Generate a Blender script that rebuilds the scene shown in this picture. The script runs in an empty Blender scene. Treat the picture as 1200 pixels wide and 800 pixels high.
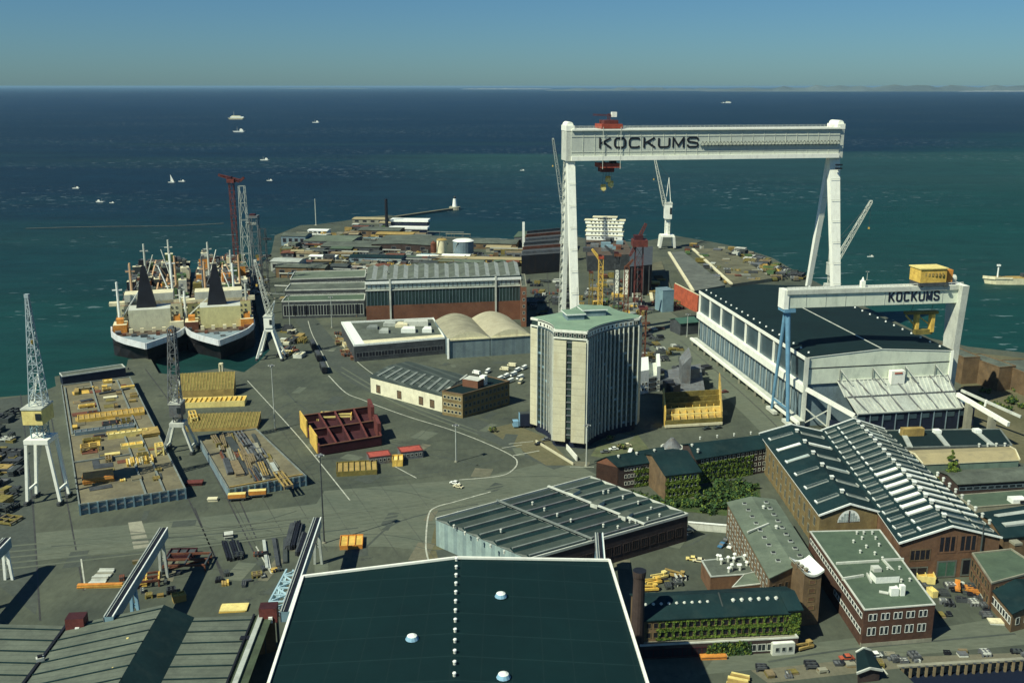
import bpy, math, random
from mathutils import Vector
rnd = random.Random(7)
sc = bpy.context.scene
COL = sc.collection
# ---------------------------------------------------------------- survey helpers
F = 1166.7; H = 160.0; TH = math.atan(299/F); SN = math.sin(TH); CS = math.cos(TH)
def g(px, py, z=0.0):
    """plan position of a point of height z seen at photo position px,py"""
    v = (py-400)/F; k = (SN+v*CS)/(CS-v*SN); Y = (H-z)/k
    t = Y*CS+(H-z)*SN
    return ((px-600)/F*t, Y)
def zt(Y, py):
    v = (py-400)/F
    return H - Y*(SN+v*CS)/(CS-v*SN)
def xat(px, Y, z): return (px-600)/F*(Y*CS+(H-z)*SN)
def pt(px, py, Y):
    z = zt(Y, py); return Vector((xat(px, Y, z), Y, z))
def g3(px, py, z=0.0):
    x, y = g(px, py, z); return Vector((x, y, z))
def dirv(vp):
    d = Vector(((vp-600)/1204.0, 1.0)); d.normalize(); return d
# ---------------------------------------------------------------- materials
M = {}
def nodes(name):
    m = bpy.data.materials.new(name); m.use_nodes = True; nt = m.node_tree; nt.nodes.clear()
    o = nt.nodes.new('ShaderNodeOutputMaterial'); b = nt.nodes.new('ShaderNodeBsdfPrincipled')
    nt.links.new(b.outputs[0], o.inputs[0]); return m, nt, b
def N(nt, t, **k):
    n = nt.nodes.new(t)
    for a, v in k.items(): setattr(n, a, v)
    return n
def math_(nt, op, a, b=None):
    n = N(nt, 'ShaderNodeMath', operation=op)
    for i, x in enumerate((a, b)):
        if x is None: continue
        if isinstance(x, (int, float)): n.inputs[i].default_value = x
        else: nt.links.new(x, n.inputs[i])
    return n.outputs[0]
def mixc(nt, f, a, b, bt='MIX'):
    n = N(nt, 'ShaderNodeMix', data_type='RGBA', blend_type=bt)
    for i, x in ((0, f), (6, a), (7, b)):
        if isinstance(x, (int, float)): n.inputs[i].default_value = x
        elif isinstance(x, tuple): n.inputs[i].default_value = (*x[:3], 1)
        else: nt.links.new(x, n.inputs[i])
    return n.outputs[2]
def noise(nt, vec, scale, detail=4, rough=.6):
    n = N(nt, 'ShaderNodeTexNoise'); n.inputs['Scale'].default_value = scale
    n.inputs['Detail'].default_value = detail; n.inputs['Roughness'].default_value = rough
    nt.links.new(vec, n.inputs['Vector']); return n.outputs[0]
def ramp(nt, f, a, b):
    n = N(nt, 'ShaderNodeMapRange'); n.inputs[1].default_value = a; n.inputs[2].default_value = b
    nt.links.new(f, n.inputs[0]); return n.outputs[0]
def pos(nt): return N(nt, 'ShaderNodeNewGeometry').outputs['Position']
def scaled(nt, v, s):
    n = N(nt, 'ShaderNodeVectorMath', operation='MULTIPLY'); nt.links.new(v, n.inputs[0]); n.inputs[1].default_value = s
    return n.outputs[0]
def stripef(nt, p, d, period, duty, off=0.0):
    n = N(nt, 'ShaderNodeVectorMath', operation='DOT_PRODUCT'); nt.links.new(p, n.inputs[0]); n.inputs[1].default_value = tuple(d)
    f = math_(nt, 'FRACT', math_(nt, 'ADD', math_(nt, 'DIVIDE', n.outputs['Value'], period), off))
    return math_(nt, 'LESS_THAN', f, duty)
def mat(name, c, rough=.8, var=.3, scale=.12, metal=0, dirt=None, stripes=(), spec=.3, fine=1.2):
    """procedural paint/stone: two octaves of wear, optional dirt patches, optional stripe sets (colour, dir, period, duty)"""
    m, nt, b = nodes(name); p = pos(nt)
    col = c
    for s in stripes:
        col = mixc(nt, stripef(nt, p, *s[1:]), col, s[0])
    n1 = ramp(nt, noise(nt, p, scale, 5), .3, .7); n2 = ramp(nt, noise(nt, p, fine, 3), .25, .75)
    lo, hi = 1-var, 1+var
    w1 = mixc(nt, n1, (lo, lo, lo), (hi, hi, hi*.97)); w2 = mixc(nt, n2, (1-var*.5,)*3, (1+var*.5,)*3)
    col = mixc(nt, 1.0, mixc(nt, 1.0, col, w1, 'MULTIPLY'), w2, 'MULTIPLY')
    if dirt:
        d = ramp(nt, noise(nt, scaled(nt, p, (1, 1, .35)), scale*1.9, 6, .7), .5, .68)
        col = mixc(nt, math_(nt, 'MULTIPLY', d, .75), col, dirt)
    nt.links.new(col, b.inputs['Base Color'])
    b.inputs['Roughness'].default_value = rough; b.inputs['Metallic'].default_value = metal
    b.inputs['Specular IOR Level'].default_value = spec
    M[name] = m; return m
# ---------------------------------------------------------------- mesh builder
class MB:
    def __init__(s): s.v = []; s.f = []; s.m = []
    def face(s, pts, m):
        i = len(s.v); s.v += [Vector(p) for p in pts]; s.f.append(tuple(range(i, i+len(pts)))); s.m.append(m)
    def prism(s, poly, z0, z1, m, mt=None, bottom=True):
        n = len(poly); i = len(s.v)
        zz0 = z0 if isinstance(z0, (list, tuple)) else [z0]*n; zz1 = z1 if isinstance(z1, (list, tuple)) else [z1]*n
        s.v += [Vector((p[0], p[1], z)) for p, z in zip(poly, zz0)]+[Vector((p[0], p[1], z)) for p, z in zip(poly, zz1)]
        for k in range(n):
            j = (k+1) % n; s.f.append((i+k, i+j, i+n+j, i+n+k)); s.m.append(m)
        s.f.append(tuple(i+n+k for k in range(n))); s.m.append(mt or m)
        if bottom: s.f.append(tuple(i+k for k in reversed(range(n)))); s.m.append(m)
    def box(s, x, y, z0, sx, sy, sz, a=0.0, m='white', mt=None):
        c, d = math.cos(a), math.sin(a)
        P = [(x+c*u-d*w, y+d*u+c*w) for u, w in ((-sx/2, -sy/2), (sx/2, -sy/2), (sx/2, sy/2), (-sx/2, sy/2))]
        s.prism(P, z0, z0+sz, m, mt)
    def beam(s, p0, p1, w, h=None, m='white', w1=None, h1=None):
        p0 = Vector(p0); p1 = Vector(p1); h = h or w; w1 = w1 or w; h1 = h1 or h
        d = (p1-p0).normalized(); up = Vector((0, 0, 1))
        if abs(d.z) > .98: up = Vector((0, 1, 0))
        r = d.cross(up).normalized(); u = r.cross(d)
        i = len(s.v)
        for p, a, b in ((p0, w, h), (p1, w1, h1)):
            for sx, sy in ((-1, -1), (1, -1), (1, 1), (-1, 1)): s.v.append(p+r*sx*a/2+u*sy*b/2)
        for q in ((0, 1, 5, 4), (1, 2, 6, 5), (2, 3, 7, 6), (3, 0, 4, 7), (3, 2, 1, 0), (4, 5, 6, 7)):
            s.f.append(tuple(i+k for k in q)); s.m.append(m)
    def cyl(s, p0, p1, r0, r1=None, n=10, m='white', mt=None):
        p0 = Vector(p0); p1 = Vector(p1); r1 = r0 if r1 is None else r1
        d = (p1-p0).normalized(); up = Vector((0, 0, 1)) if abs(d.z) < .9 else Vector((0, 1, 0))
        a = d.cross(up).normalized(); b = a.cross(d); i = len(s.v)
        for p, r in ((p0, r0), (p1, r1)):
            for k in range(n):
                t = 2*math.pi*k/n; s.v.append(p+a*math.cos(t)*r+b*math.sin(t)*r)
        for k in range(n):
            j = (k+1) % n; s.f.append((i+j, i+k, i+n+k, i+n+j)); s.m.append(m)
        s.f.append(tuple(i+k for k in range(n))); s.m.append(m)
        s.f.append(tuple(i+n+k for k in reversed(range(n)))); s.m.append(mt or m)
    def lattice(s, p0, p1, w0, w1, n, c, m='white', d=None):
        """four corner chords with zigzag lacing"""
        p0 = Vector(p0); p1 = Vector(p1); d = d or c*.6
        ax = (p1-p0).normalized(); up = Vector((0, 0, 1)) if abs(ax.z) < .9 else Vector((0, 1, 0))
        r = ax.cross(up).normalized(); u = r.cross(ax); C4 = ((-1, -1), (1, -1), (1, 1), (-1, 1))
        def q(k, i):
            t = i/n; w = (w0+(w1-w0)*t)/2; return p0.lerp(p1, t)+r*C4[k][0]*w+u*C4[k][1]*w
        for k in range(4):
            s.beam(q(k, 0), q(k, n), c, c, m)
            for i in range(n):
                a, b = (k, (k+1) % 4) if i % 2 else ((k+1) % 4, k)
                s.beam(q(a, i), q(b, i+1), d, d, m); s.beam(q(k, i+1), q((k+1) % 4, i+1), d, d, m)
    def build(s, name, parent=None, smooth=False):
        o = Vector((0, 0, 0)); p = parent
        while p is not None: o += p.location; p = p.parent
        me = bpy.data.meshes.new(name)
        me.from_pydata([tuple(v-o) for v in s.v], [], s.f)
        keys = []
        for k in s.m:
            if k not in keys: keys.append(k)
        for k in keys: me.materials.append(M[k])
        me.polygons.foreach_set('material_index', [keys.index(k) for k in s.m])
        if smooth: me.polygons.foreach_set('use_smooth', [True]*len(s.f))
        me.update()
        ob = bpy.data.objects.new(name, me); COL.objects.link(ob)
        if parent is not None: ob.parent = parent
        return ob
def tag(o, label, cat, group=None, kind=None):
    if label: o['label'] = label
    if cat: o['category'] = cat
    if group: o['group'] = group
    if kind: o['kind'] = kind
    return o
def struct(mb, name): o = mb.build(name); o['kind'] = 'structure'; return o
def T(name, label, cat, loc=(0, 0, 0), group=None):
    o = bpy.data.objects.new(name, None); COL.objects.link(o); o.location = (loc[0], loc[1], loc[2] if len(loc) > 2 else 0)
    o.empty_display_size = 2; return tag(o, label, cat, group)
def one(mb, name, label, cat, group=None): return tag(mb.build(name), label, cat, group)
def copy_tree(o, parent=None):
    c = o.copy(); COL.objects.link(c)
    if parent is not None: c.parent = parent
    for ch in list(o.children): copy_tree(ch, c)
    return c
def ctr(q): return (sum(p[0] for p in q)/len(q), sum(p[1] for p in q)/len(q))
def lp(a, b, t): return (a[0]+(b[0]-a[0])*t, a[1]+(b[1]-a[1])*t)
def RH(pts, z): return [g(x, y, z) for x, y in pts]
def RB(pa, pb, depth):
    a = Vector(g(*pa)); b = Vector(g(*pb)); d = (b-a).normalized(); n = Vector((-d.y, d.x))
    return [tuple(a), tuple(b), tuple(b+n*depth), tuple(a+n*depth)]
def grow(q, e):
    c = Vector(ctr(q)); out = []
    n = len(q)
    for i in range(n):
        p = Vector(q[i]); a = (Vector(q[i-1])-p).normalized(); b = (Vector(q[(i+1) % n])-p).normalized()
        out.append(tuple(p-(a+b)*e))
    return out
# ---------------------------------------------------------------- buildings
WINM = {}
def winmesh(w, h, pane, frame, bar):
    k = (round(w, 2), round(h, 2), pane, frame, bar)
    if k in WINM: return WINM[k]
    b = MB(); fr = max(.09, min(w, h)*.09)
    b.box(0, -.02, -h/2, w, .1, h, 0, pane)
    for x in (-w/2+fr/2, w/2-fr/2): b.box(x, -.06, -h/2, fr, .14, h, 0, frame)
    for z in (-h/2, h/2-fr): b.box(0, -.055, z, w-2*fr, .13, fr, 0, frame)
    if bar:
        for i in range(1, bar+1): b.box(-w/2+w*i/(bar+1), -.05, -h/2+fr, fr*.7, .1, h-2*fr, 0, frame)
    o = b.build('window'); me = o.data; bpy.data.objects.remove(o); WINM[k] = me; return me
def wins(root, P, Q, z0, z1, rows, cols, w, h, pane='glass', frame='white', m0=0.0, m1=None, bar=0, name='window', skip=None):
    """openings spread over the wall P->Q (outside on the right-hand side)"""
    P = Vector(P[:2]); Q = Vector(Q[:2]); d = Q-P; L = d.length; a = math.atan2(d.y, d.x); m1 = m0 if m1 is None else m1
    me = winmesh(w, h, pane, frame, bar); o0 = Vector((0, 0, 0)); p = root
    while p is not None: o0 += p.location; p = p.parent
    for r in range(rows):
        z = z0+(z1-z0)*(r+.5)/rows
        for c in range(cols):
            if skip and skip(r, c): continue
            t = m0+(L-m0-m1)*(c+.5)/cols; q = P+d.normalized()*t
            o = bpy.data.objects.new(name, me); COL.objects.link(o); o.parent = root
            o.location = Vector((q.x, q.y, z))-o0; o.rotation_euler = (0, 0, a)
def gable_mesh(b, q, h, rh, along, m, over=.5, th=.35, z0=0):
    A, B, C, D = q
    if along == 'AD': E, G = lp(A, B, .5), lp(D, C, .5); tri = ((A, B, E), (C, D, G)); sl = ((A, D, G, E), (C, B, E, G))
    else: E, G = lp(A, D, .5), lp(B, C, .5); tri = ((D, A, E), (B, C, G)); sl = ((B, A, E, G), (D, C, G, E))
    return E, G, tri, sl
def bld(name, label, cat, q, h, wall, roof, kind='flat', rh=3.0, along='AD', trim=None, par=.7, z0=0.0, group=None, over=.6):
    """walls + roof over the footprint q (A front-left, B front-right, C back-right, D back-left)"""
    c = ctr(q); r = T(name, label, cat, (c[0], c[1], z0), group)
    w = MB(); rf = MB()
    if kind == 'flat':
        w.prism(q, z0, h, wall, wall)
        rf.prism(grow(q, -.35), h, h+.12, roof, roof)
        if par:
            tq = grow(q, .12); iq = grow(q, -.4)
            pm = MB()
            for i in range(4):
                j = (i+1) % 4
                pm.prism([tq[i], tq[j], iq[j], iq[i]], h+.002, h+par, trim or wall)
            pm.build('parapet', r)
    else:
        w.prism(q, z0, h, wall, wall)
        E, G, tri, sl = gable_mesh(w, q, h, rh, along, wall)
        for (a, b_, e) in tri:
            w.face([(a[0], a[1], h), (b_[0], b_[1], h), (e[0], e[1], h+rh)], wall)
        oq = grow(q, over); E, G, tri, sl = gable_mesh(w, oq, h, rh, along, wall)
        drop = -.12
        for (a, d, gg, e) in sl:
            top = [(a[0], a[1], h+drop+.35), (d[0], d[1], h+drop+.35), (gg[0], gg[1], h+rh+.35), (e[0], e[1], h+rh+.35)]
            n = (Vector(top[1])-Vector(top[0])).cross(Vector(top[3])-Vector(top[0]))
            if n.z < 0: top = [top[1], top[0], top[3], top[2]]
            bot = [Vector(p)-Vector((0, 0, .33)) for p in top]
            rf.face(top, roof); rf.face(list(reversed(bot)), roof)
            for i in range(4):
                j = (i+1) % 4; rf.face([bot[i], bot[j], top[j], top[i]], trim or roof)
        if trim:
            for (a, b_, e) in tri:
                tm = MB()
                for p in (a, b_):
                    tm.beam((p[0], p[1], h+.32), (e[0], e[1], h+rh+.45), .45, .6, trim)
                tm.build('verge_board', r)
    w.build('wall', r); rf.build('roof', r)
    return r
def letters(txt, p, right, up, width, height, m, parent, name='letter', depth=.12):
    """heavy extended capitals drawn as strokes in a unit box, one raised plate per stroke"""
    R = Vector(right).normalized(); U = Vector(up).normalized(); Nn = R.cross(U); b = MB(); n = len(txt); cw = width/(n-.16); lw = cw*.84
    sq = [(.5+.5*sx*abs(math.cos(t))**.55, .5+.5*sy*abs(math.sin(t))**.55) for t, sx, sy in ((2*math.pi*k/24, 1 if math.cos(2*math.pi*k/24) >= 0 else -1, 1 if math.sin(2*math.pi*k/24) >= 0 else -1) for k in range(25))]
    S_ = [(1, .74), (.96, .93), (.8, 1), (.2, 1), (.04, .93), (0, .75), (.06, .6), (.25, .54), (.75, .46), (.94, .4), (1, .25), (.96, .07), (.8, 0), (.2, 0), (.04, .07), (0, .26)]
    G = {'K': [[(0, 0), (0, 1)], [(.02, .42), (.95, 1)], [(.3, .58), (1, 0)]], 'O': [sq], 'C': [sq[2:23]], 'U': [[(0, 1), (0, .22), (.06, .07), (.2, 0), (.8, 0), (.94, .07), (1, .22), (1, 1)]],
         'M': [[(0, 0), (0, 1)], [(0, 1), (.5, .12)], [(.5, .12), (1, 1)], [(1, 1), (1, 0)]], 'S': [S_]}
    wv = height*.17; wh = wv
    P = lambda x, y: Vector(p)+R*x+U*y
    for i, ch in enumerate(txt):
        k0 = 0; b = MB()
        for st in G[ch]:
            pts = [Vector((i*cw+wh/2+x*(lw-wh), wv/2+y*(height-wv))) for x, y in st]; L_, R_ = [], []
            for j, q in enumerate(pts):
                d = (pts[min(j+1, len(pts)-1)]-pts[max(j-1, 0)])
                if ch == 'O' and j in (0, len(pts)-1): d = pts[1]-pts[-2]
                d.normalize(); e = d*wv/2 if (len(st) == 2 and (j == 0 or j == len(pts)-1)) else Vector((0, 0)); s = -1 if j == 0 else 1
                nn = Vector((-d.y, d.x))*wv/2; L_.append(q+nn+e*s*.6); R_.append(q-nn+e*s*.6)
            k0 += 1; z0 = depth*(1+.12*k0)
            for j in range(len(pts)-1):
                f = [R_[j], R_[j+1], L_[j+1], L_[j]]; t = [P(a.x, a.y)+Nn*z0 for a in f]; bt = [P(a.x, a.y) for a in f]
                b.face(t, m)
                for e in range(4): h_ = (e+1) % 4; b.face([bt[e], bt[h_], t[h_], t[e]], m)
        b.build(name, parent)
def strip(b, pts, w, z, m, closed=False):
    P = [Vector(p[:2]) for p in pts]
    L = []; R_ = []
    for i, p in enumerate(P):
        d = (P[min(i+1, len(P)-1)]-P[max(i-1, 0)]).normalized(); n = Vector((-d.y, d.x))
        L.append(p+n*w/2); R_.append(p-n*w/2)
    for i in range(len(P)-1):
        b.face([(R_[i].x, R_[i].y, z), (R_[i+1].x, R_[i+1].y, z), (L[i+1].x, L[i+1].y, z), (L[i].x, L[i].y, z)], m)
def smooth(pts, k=5):
    """Catmull-Rom through the points"""
    P = [Vector(p) for p in pts]; out = []
    for i in range(len(P)-1):
        a, b, c, d = P[max(i-1, 0)], P[i], P[i+1], P[min(i+2, len(P)-1)]
        for j in range(k):
            t = j/k; out.append(.5*((2*b)+(c-a)*t+(2*a-5*b+4*c-d)*t*t+(3*b-a-3*c+d)*t**3))
    return out+[P[-1]]
def leaves(b, n, place, size, mats):
    for _ in range(n):
        p, nn = place(); s = size*rnd.uniform(.6, 1.4)
        u = Vector((rnd.gauss(0, 1), rnd.gauss(0, 1), rnd.gauss(0, 1))).normalized()
        if nn is not None: nn = (nn+u*.6).normalized()
        else: nn = u
        a = nn.orthogonal().normalized(); a2 = nn.cross(a)
        t = rnd.uniform(0, 6.28); e = a*math.cos(t)+a2*math.sin(t); f = nn.cross(e)
        p = Vector(p)
        b.face([p-e*s, p+f*s*.6, p+e*s, p-f*s*.6], rnd.choice(mats))
# ---------------------------------------------------------------- palette
mat('white', (.80, .82, .70), .55, .10, .2, dirt=(.55, .55, .45))
mat('cream', (.74, .70, .46), .7, .14, .2, dirt=(.5, .44, .28))
mat('offwhite', (.55, .58, .50), .7, .15, .15, dirt=(.38, .4, .34))
mat('cranewhite', (.90, .92, .80), .5, .06, .25, dirt=(.74, .75, .64))
mat('palegrey', (.40, .44, .39), .75, .18, .15, dirt=(.28, .3, .26))
mat('midgrey', (.19, .22, .20), .85, .22, .15, dirt=(.13, .15, .13))
mat('bluegrey', (.17, .24, .27), .7, .2, .15, dirt=(.12, .16, .17))
mat('darkgrey', (.05, .062, .06), .85, .3, .12)
mat('black', (.012, .014, .02), .6, .3, .2)
mat('navy', (.014, .02, .04), .5, .3, .2)
mat('roofdark', (.005, .018, .020), .85, .16, .06, fine=.5, spec=.2)
mat('roofteal', (.009, .028, .031), .8, .28, .09, dirt=(.022, .042, .040), spec=.15)
mat('roofgreen', (.135, .17, .125), .9, .22, .1, dirt=(.09, .12, .09), spec=.15)
mat('rooffelt', (.085, .125, .085), .9, .18, .12, dirt=(.06, .09, .065), spec=.15)
mat('rooftan', (.36, .31, .17), .9, .14, .1, dirt=(.27, .24, .14))
mat('roofgrey', (.10, .12, .095), .9, .3, .09, dirt=(.05, .06, .05))
mat('copper', (.20, .30, .21), .75, .16, .12, dirt=(.15, .27, .18))
mat('stone', (.57, .55, .38), .8, .12, .15, dirt=(.5, .46, .29), stripes=(((.44, .42, .29), (0, 0, 1), 3.2, .08),))
mat('brick', (.155, .088, .05), .9, .3, .25, dirt=(.13, .075, .045))
mat('brickred', (.165, .078, .046), .9, .25, .12, dirt=(.16, .07, .04))
mat('brickbrown', (.16, .11, .06), .9, .3, .2, dirt=(.10, .075, .045))
mat('brickdark', (.055, .04, .035), .9, .3, .2)
mat('brickyellow', (.20, .155, .07), .9, .3, .25, dirt=(.17, .12, .06))
mat('concrete', (.27, .27, .20), .9, .25, .1, dirt=(.18, .18, .135))
mat('concretedark', (.12, .135, .115), .9, .25, .1, dirt=(.08, .09, .08))
mat('yellow', (.68, .46, .10), .65, .22, .3, dirt=(.45, .28, .06))
mat('yellowpale', (.78, .66, .24), .7, .15, .3, dirt=(.6, .45, .15))
mat('orange', (.62, .26, .05), .65, .25, .3, dirt=(.4, .15, .04))
mat('olive', (.19, .16, .045), .85, .3, .3, dirt=(.11, .10, .035))
mat('ochre', (.36, .26, .085), .85, .3, .25, dirt=(.22, .16, .06))
mat('slabtan', (.17, .155, .095), .95, .28, .08, dirt=(.105, .10, .07), fine=.7)
mat('rust', (.15, .06, .035), .9, .35, .3, dirt=(.08, .04, .03))
mat('redoxide', (.13, .036, .03), .8, .3, .3, dirt=(.10, .035, .03))
mat('redbright', (.42, .10, .05), .75, .25, .3, dirt=(.28, .07, .05))
mat('maroon', (.05, .014, .018), .85, .3, .25)
mat('cranered', (.34, .07, .04), .7, .25, .3, dirt=(.2, .05, .04))
mat('blue', (.06, .17, .30), .5, .18, .2)
mat('bluepale', (.22, .40, .52), .5, .18, .2)
mat('craneblue', (.19, .30, .34), .5, .2, .2)
mat('steeldark', (.06, .068, .072), .6, .3, .3)
mat('steelgrey', (.14, .155, .16), .6, .25, .3, dirt=(.11, .09, .07))
mat('green', (.07, .13, .05), .8, .3, .3)
mat('greendoor', (.05, .12, .08), .7, .2, .3)
mat('timber', (.20, .16, .09), .9, .3, .4)
mat('glass', (.02, .03, .035), .25, .2, .3, spec=.5)
mat('glasstower', (.03, .052, .048), .3, .3, .3, spec=.5); mat('housecream', (.60, .60, .42), .7, .14, .2, dirt=(.42, .40, .28))
mat('glassblue', (.05, .085, .10), .3, .25, .12, spec=.5)
mat('glasspale', (.42, .50, .46), .35, .2, .3, spec=.5)
mat('whitewash', (.86, .90, .82), .6, .08, .6, dirt=(.62, .66, .6))
mat('girdergrey', (.52, .56, .48), .6, .06, .25, dirt=(.44, .48, .41))
mat('leafdark', (.022, .052, .018), .8, .3, .3)
mat('leaf', (.036, .082, .02), .8, .3, .3)
mat('leaflight', (.11, .17, .025), .8, .3, .3)
mat('ivy', (.12, .17, .025), .8, .35, .4)
mat('bark', (.06, .05, .035), .9, .3, .5)
mat('tyre', (.015, .015, .016), .9, .2, .5)
mat('paint', (.42, .44, .36), .85, .35, .5)
mat('rail', (.05, .052, .05), .6, .3, .3)
mat('foam', (.55, .6, .58), .8, .1, .2)
# ---------------------------------------------------------------- ground
def m_ground():
    m, nt, b = nodes('ground'); p = pos(nt)
    n1 = ramp(nt, noise(nt, p, .006, 6, .62), .36, .66)
    n2 = ramp(nt, noise(nt, p, .035, 6, .65), .3, .7)
    n3 = ramp(nt, noise(nt, scaled(nt, p, (1, .4, 1)), .5, 4, .7), .3, .75)
    c = mixc(nt, n1, (.068, .085, .066), (.102, .116, .086))
    c = mixc(nt, 1.0, c, mixc(nt, n2, (.66, .67, .70), (1.26, 1.22, 1.12)), 'MULTIPLY')
    c = mixc(nt, 1.0, c, mixc(nt, n3, (.82, .82, .82), (1.15, 1.15, 1.15)), 'MULTIPLY')
    st = ramp(nt, noise(nt, p, .09, 7, .75), .60, .66)
    c = mixc(nt, math_(nt, 'MULTIPLY', st, .62), c, (.034, .040, .04))
    nt.links.new(c, b.inputs['Base Color']); b.inputs['Roughness'].default_value = .92; b.inputs['Specular IOR Level'].default_value = .2
    M['ground'] = m
def m_patch(name, a, c2, sx=1, sy=1):
    m, nt, b = nodes(name); p = scaled(nt, pos(nt), (sx, sy, 1))
    n1 = ramp(nt, noise(nt, p, .05, 6, .65), .3, .7); n2 = ramp(nt, noise(nt, p, .5, 5, .7), .3, .7)
    c = mixc(nt, n1, a, c2); c = mixc(nt, 1.0, c, mixc(nt, n2, (.8,)*3, (1.18,)*3), 'MULTIPLY')
    nt.links.new(c, b.inputs['Base Color']); b.inputs['Roughness'].default_value = .92; b.inputs['Specular IOR Level'].default_value = .2
    M[name] = m
m_ground()
m_patch('asphalt', (.100, .121, .090), (.135, .152, .108), .5, 1.6)
m_patch('asphaltdark', (.056, .070, .060), (.080, .094, .076))
m_patch('earth', (.095, .095, .05), (.15, .14, .08))
m_patch('quay', (.12, .125, .085), (.18, .17, .115))
def m_sea():
    m, nt, b = nodes('sea'); p = pos(nt)
    sep = N(nt, 'ShaderNodeSeparateXYZ'); nt.links.new(p, sep.inputs[0])
    wob = noise(nt, scaled(nt, p, (.0012, .003, 0)), 1.0, 4, .6)
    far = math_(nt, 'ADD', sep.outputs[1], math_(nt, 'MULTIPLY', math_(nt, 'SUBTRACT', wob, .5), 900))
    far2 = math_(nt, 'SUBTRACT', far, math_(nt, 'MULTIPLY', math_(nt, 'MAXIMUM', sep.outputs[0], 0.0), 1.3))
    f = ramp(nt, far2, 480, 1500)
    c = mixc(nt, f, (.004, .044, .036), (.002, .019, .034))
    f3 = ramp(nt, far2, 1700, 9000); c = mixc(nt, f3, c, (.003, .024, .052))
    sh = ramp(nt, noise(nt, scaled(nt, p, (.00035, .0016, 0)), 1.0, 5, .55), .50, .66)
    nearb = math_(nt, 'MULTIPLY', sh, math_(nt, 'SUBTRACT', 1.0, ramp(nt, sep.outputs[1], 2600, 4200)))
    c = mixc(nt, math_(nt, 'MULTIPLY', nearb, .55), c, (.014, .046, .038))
    sx = ramp(nt, math_(nt, 'ADD', sep.outputs[0], math_(nt, 'MULTIPLY', wob, 260)), -230, 60)
    edge = math_(nt, 'ADD', sep.outputs[1], math_(nt, 'MULTIPLY', math_(nt, 'SUBTRACT', wob, .5), 500))
    sy = math_(nt, 'MULTIPLY', ramp(nt, edge, 2600, 2480), ramp(nt, edge, 1250, 2300))
    c = mixc(nt, math_(nt, 'MULTIPLY', math_(nt, 'MULTIPLY', sx, sy), .65), c, (.018, .062, .052))
    rip = noise(nt, scaled(nt, p, (.02, .05, 0)), 1.0, 6, .7)
    c = mixc(nt, 1.0, c, mixc(nt, ramp(nt, rip, .3, .7), (.78,)*3, (1.25,)*3), 'MULTIPLY')
    band = noise(nt, scaled(nt, p, (.0018, .010, 0)), 1.0, 5, .6)
    c = mixc(nt, 1.0, c, mixc(nt, ramp(nt, band, .3, .7), (.85,)*3, (1.16,)*3), 'MULTIPLY')
    wc = math_(nt, 'MULTIPLY', ramp(nt, noise(nt, scaled(nt, p, (.045, .11, 0)), 1.0, 3, .6), .625, .675), ramp(nt, noise(nt, scaled(nt, p, (.0009, .0018, 0)), 1.0, 2, .5), .44, .62))
    c = mixc(nt, math_(nt, 'MULTIPLY', wc, .7), c, (.34, .43, .45))
    c = mixc(nt, ramp(nt, sep.outputs[1], 330, 300), c, (.008, .014, .030))  # near basin water turned navy, its shadow mixed into the colour
    nt.links.new(c, b.inputs['Base Color']); b.inputs['Roughness'].default_value = .62; b.inputs['Specular IOR Level'].default_value = .22
    bp = N(nt, 'ShaderNodeBump'); bp.inputs['Strength'].default_value = .35; bp.inputs['Distance'].default_value = 1.5
    nt.links.new(noise(nt, scaled(nt, p, (.09, .16, .1)), 1.0, 5, .65), bp.inputs['Height']); nt.links.new(bp.outputs[0], b.inputs['Normal'])
    M['sea'] = m
m_sea()
# ---------------------------------------------------------------- sea, land, coast
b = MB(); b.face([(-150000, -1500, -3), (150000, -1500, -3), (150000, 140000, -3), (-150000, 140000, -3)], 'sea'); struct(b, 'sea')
shore = [(-700, 640), (-260, 500), (-60, 470), (40, 462), (66, 452), (64, 441), (110, 434), (148, 430), (150, 421), (176, 419), (186, 437), (205, 439), (262, 431), (286, 436),
         (303, 424), (318, 408), (306, 388), (298, 352), (300, 318), (318, 296), (322, 276), (352, 264), (372, 263), (402, 259), (432, 254), (455, 252), (488, 258), (496, 270),
         (500, 281), (545, 279), (585, 279), (604, 283), (612, 281), (668, 276), (690, 280), (748, 284), (790, 276), (832, 283), (868, 290), (905, 302), (940, 322), (985, 345), (1040, 372), (1090, 396), (1135, 406), (1200, 413), (1320, 420), (1500, 425)]
L = [g(x, y) for x, y in shore]
dock = [g(1180+130, 772), g(1200, 772), g(1120, 776), g(1052, 781)]
dx0 = dock[3]; dx1 = (dock[3][0]+9, 205)
L += [(330, 120), (330, dock[0][1]), dock[1], dock[2], dock[3], dx1, (dx1[0], 60), (-330, 60)]
L = L[::-1]
b = MB(); b.prism(L, -14, 0, 'concretedark', 'ground'); struct(b, 'ground')
# far coast : low islands on the horizon
mat('coast', (.10, .13, .12), .9, .35, .0006); mat('coastpale', (.24, .27, .25), .9, .2, .002)
def coast(name, px0, px1, D, hh, seed, m='coast', depth=1500):
    r = random.Random(seed); b = MB(); n = 40; top = []
    for i in range(n+1):
        x = ((px0+(px1-px0)*i/n)-600)/F*D*CS; e = math.sin(math.pi*i/n)**.35
        top.append((x, hh*e*r.uniform(.45, 1)))
    for i in range(n):
        (x0, h0), (x1, h1) = top[i], top[i+1]
        b.face([(x0, D, -3), (x1, D, -3), (x1, D+depth*.3, h1), (x0, D+depth*.3, h0)], m)
        b.face([(x0, D+depth*.3, h0), (x1, D+depth*.3, h1), (x1, D+depth, h1*.6), (x0, D+depth, h0*.6)], m)
        b.face([(x0, D+depth, h0*.6), (x1, D+depth, h1*.6), (x1, D+depth, -3), (x0, D+depth, -3)], m)
    struct(b, name)
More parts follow.
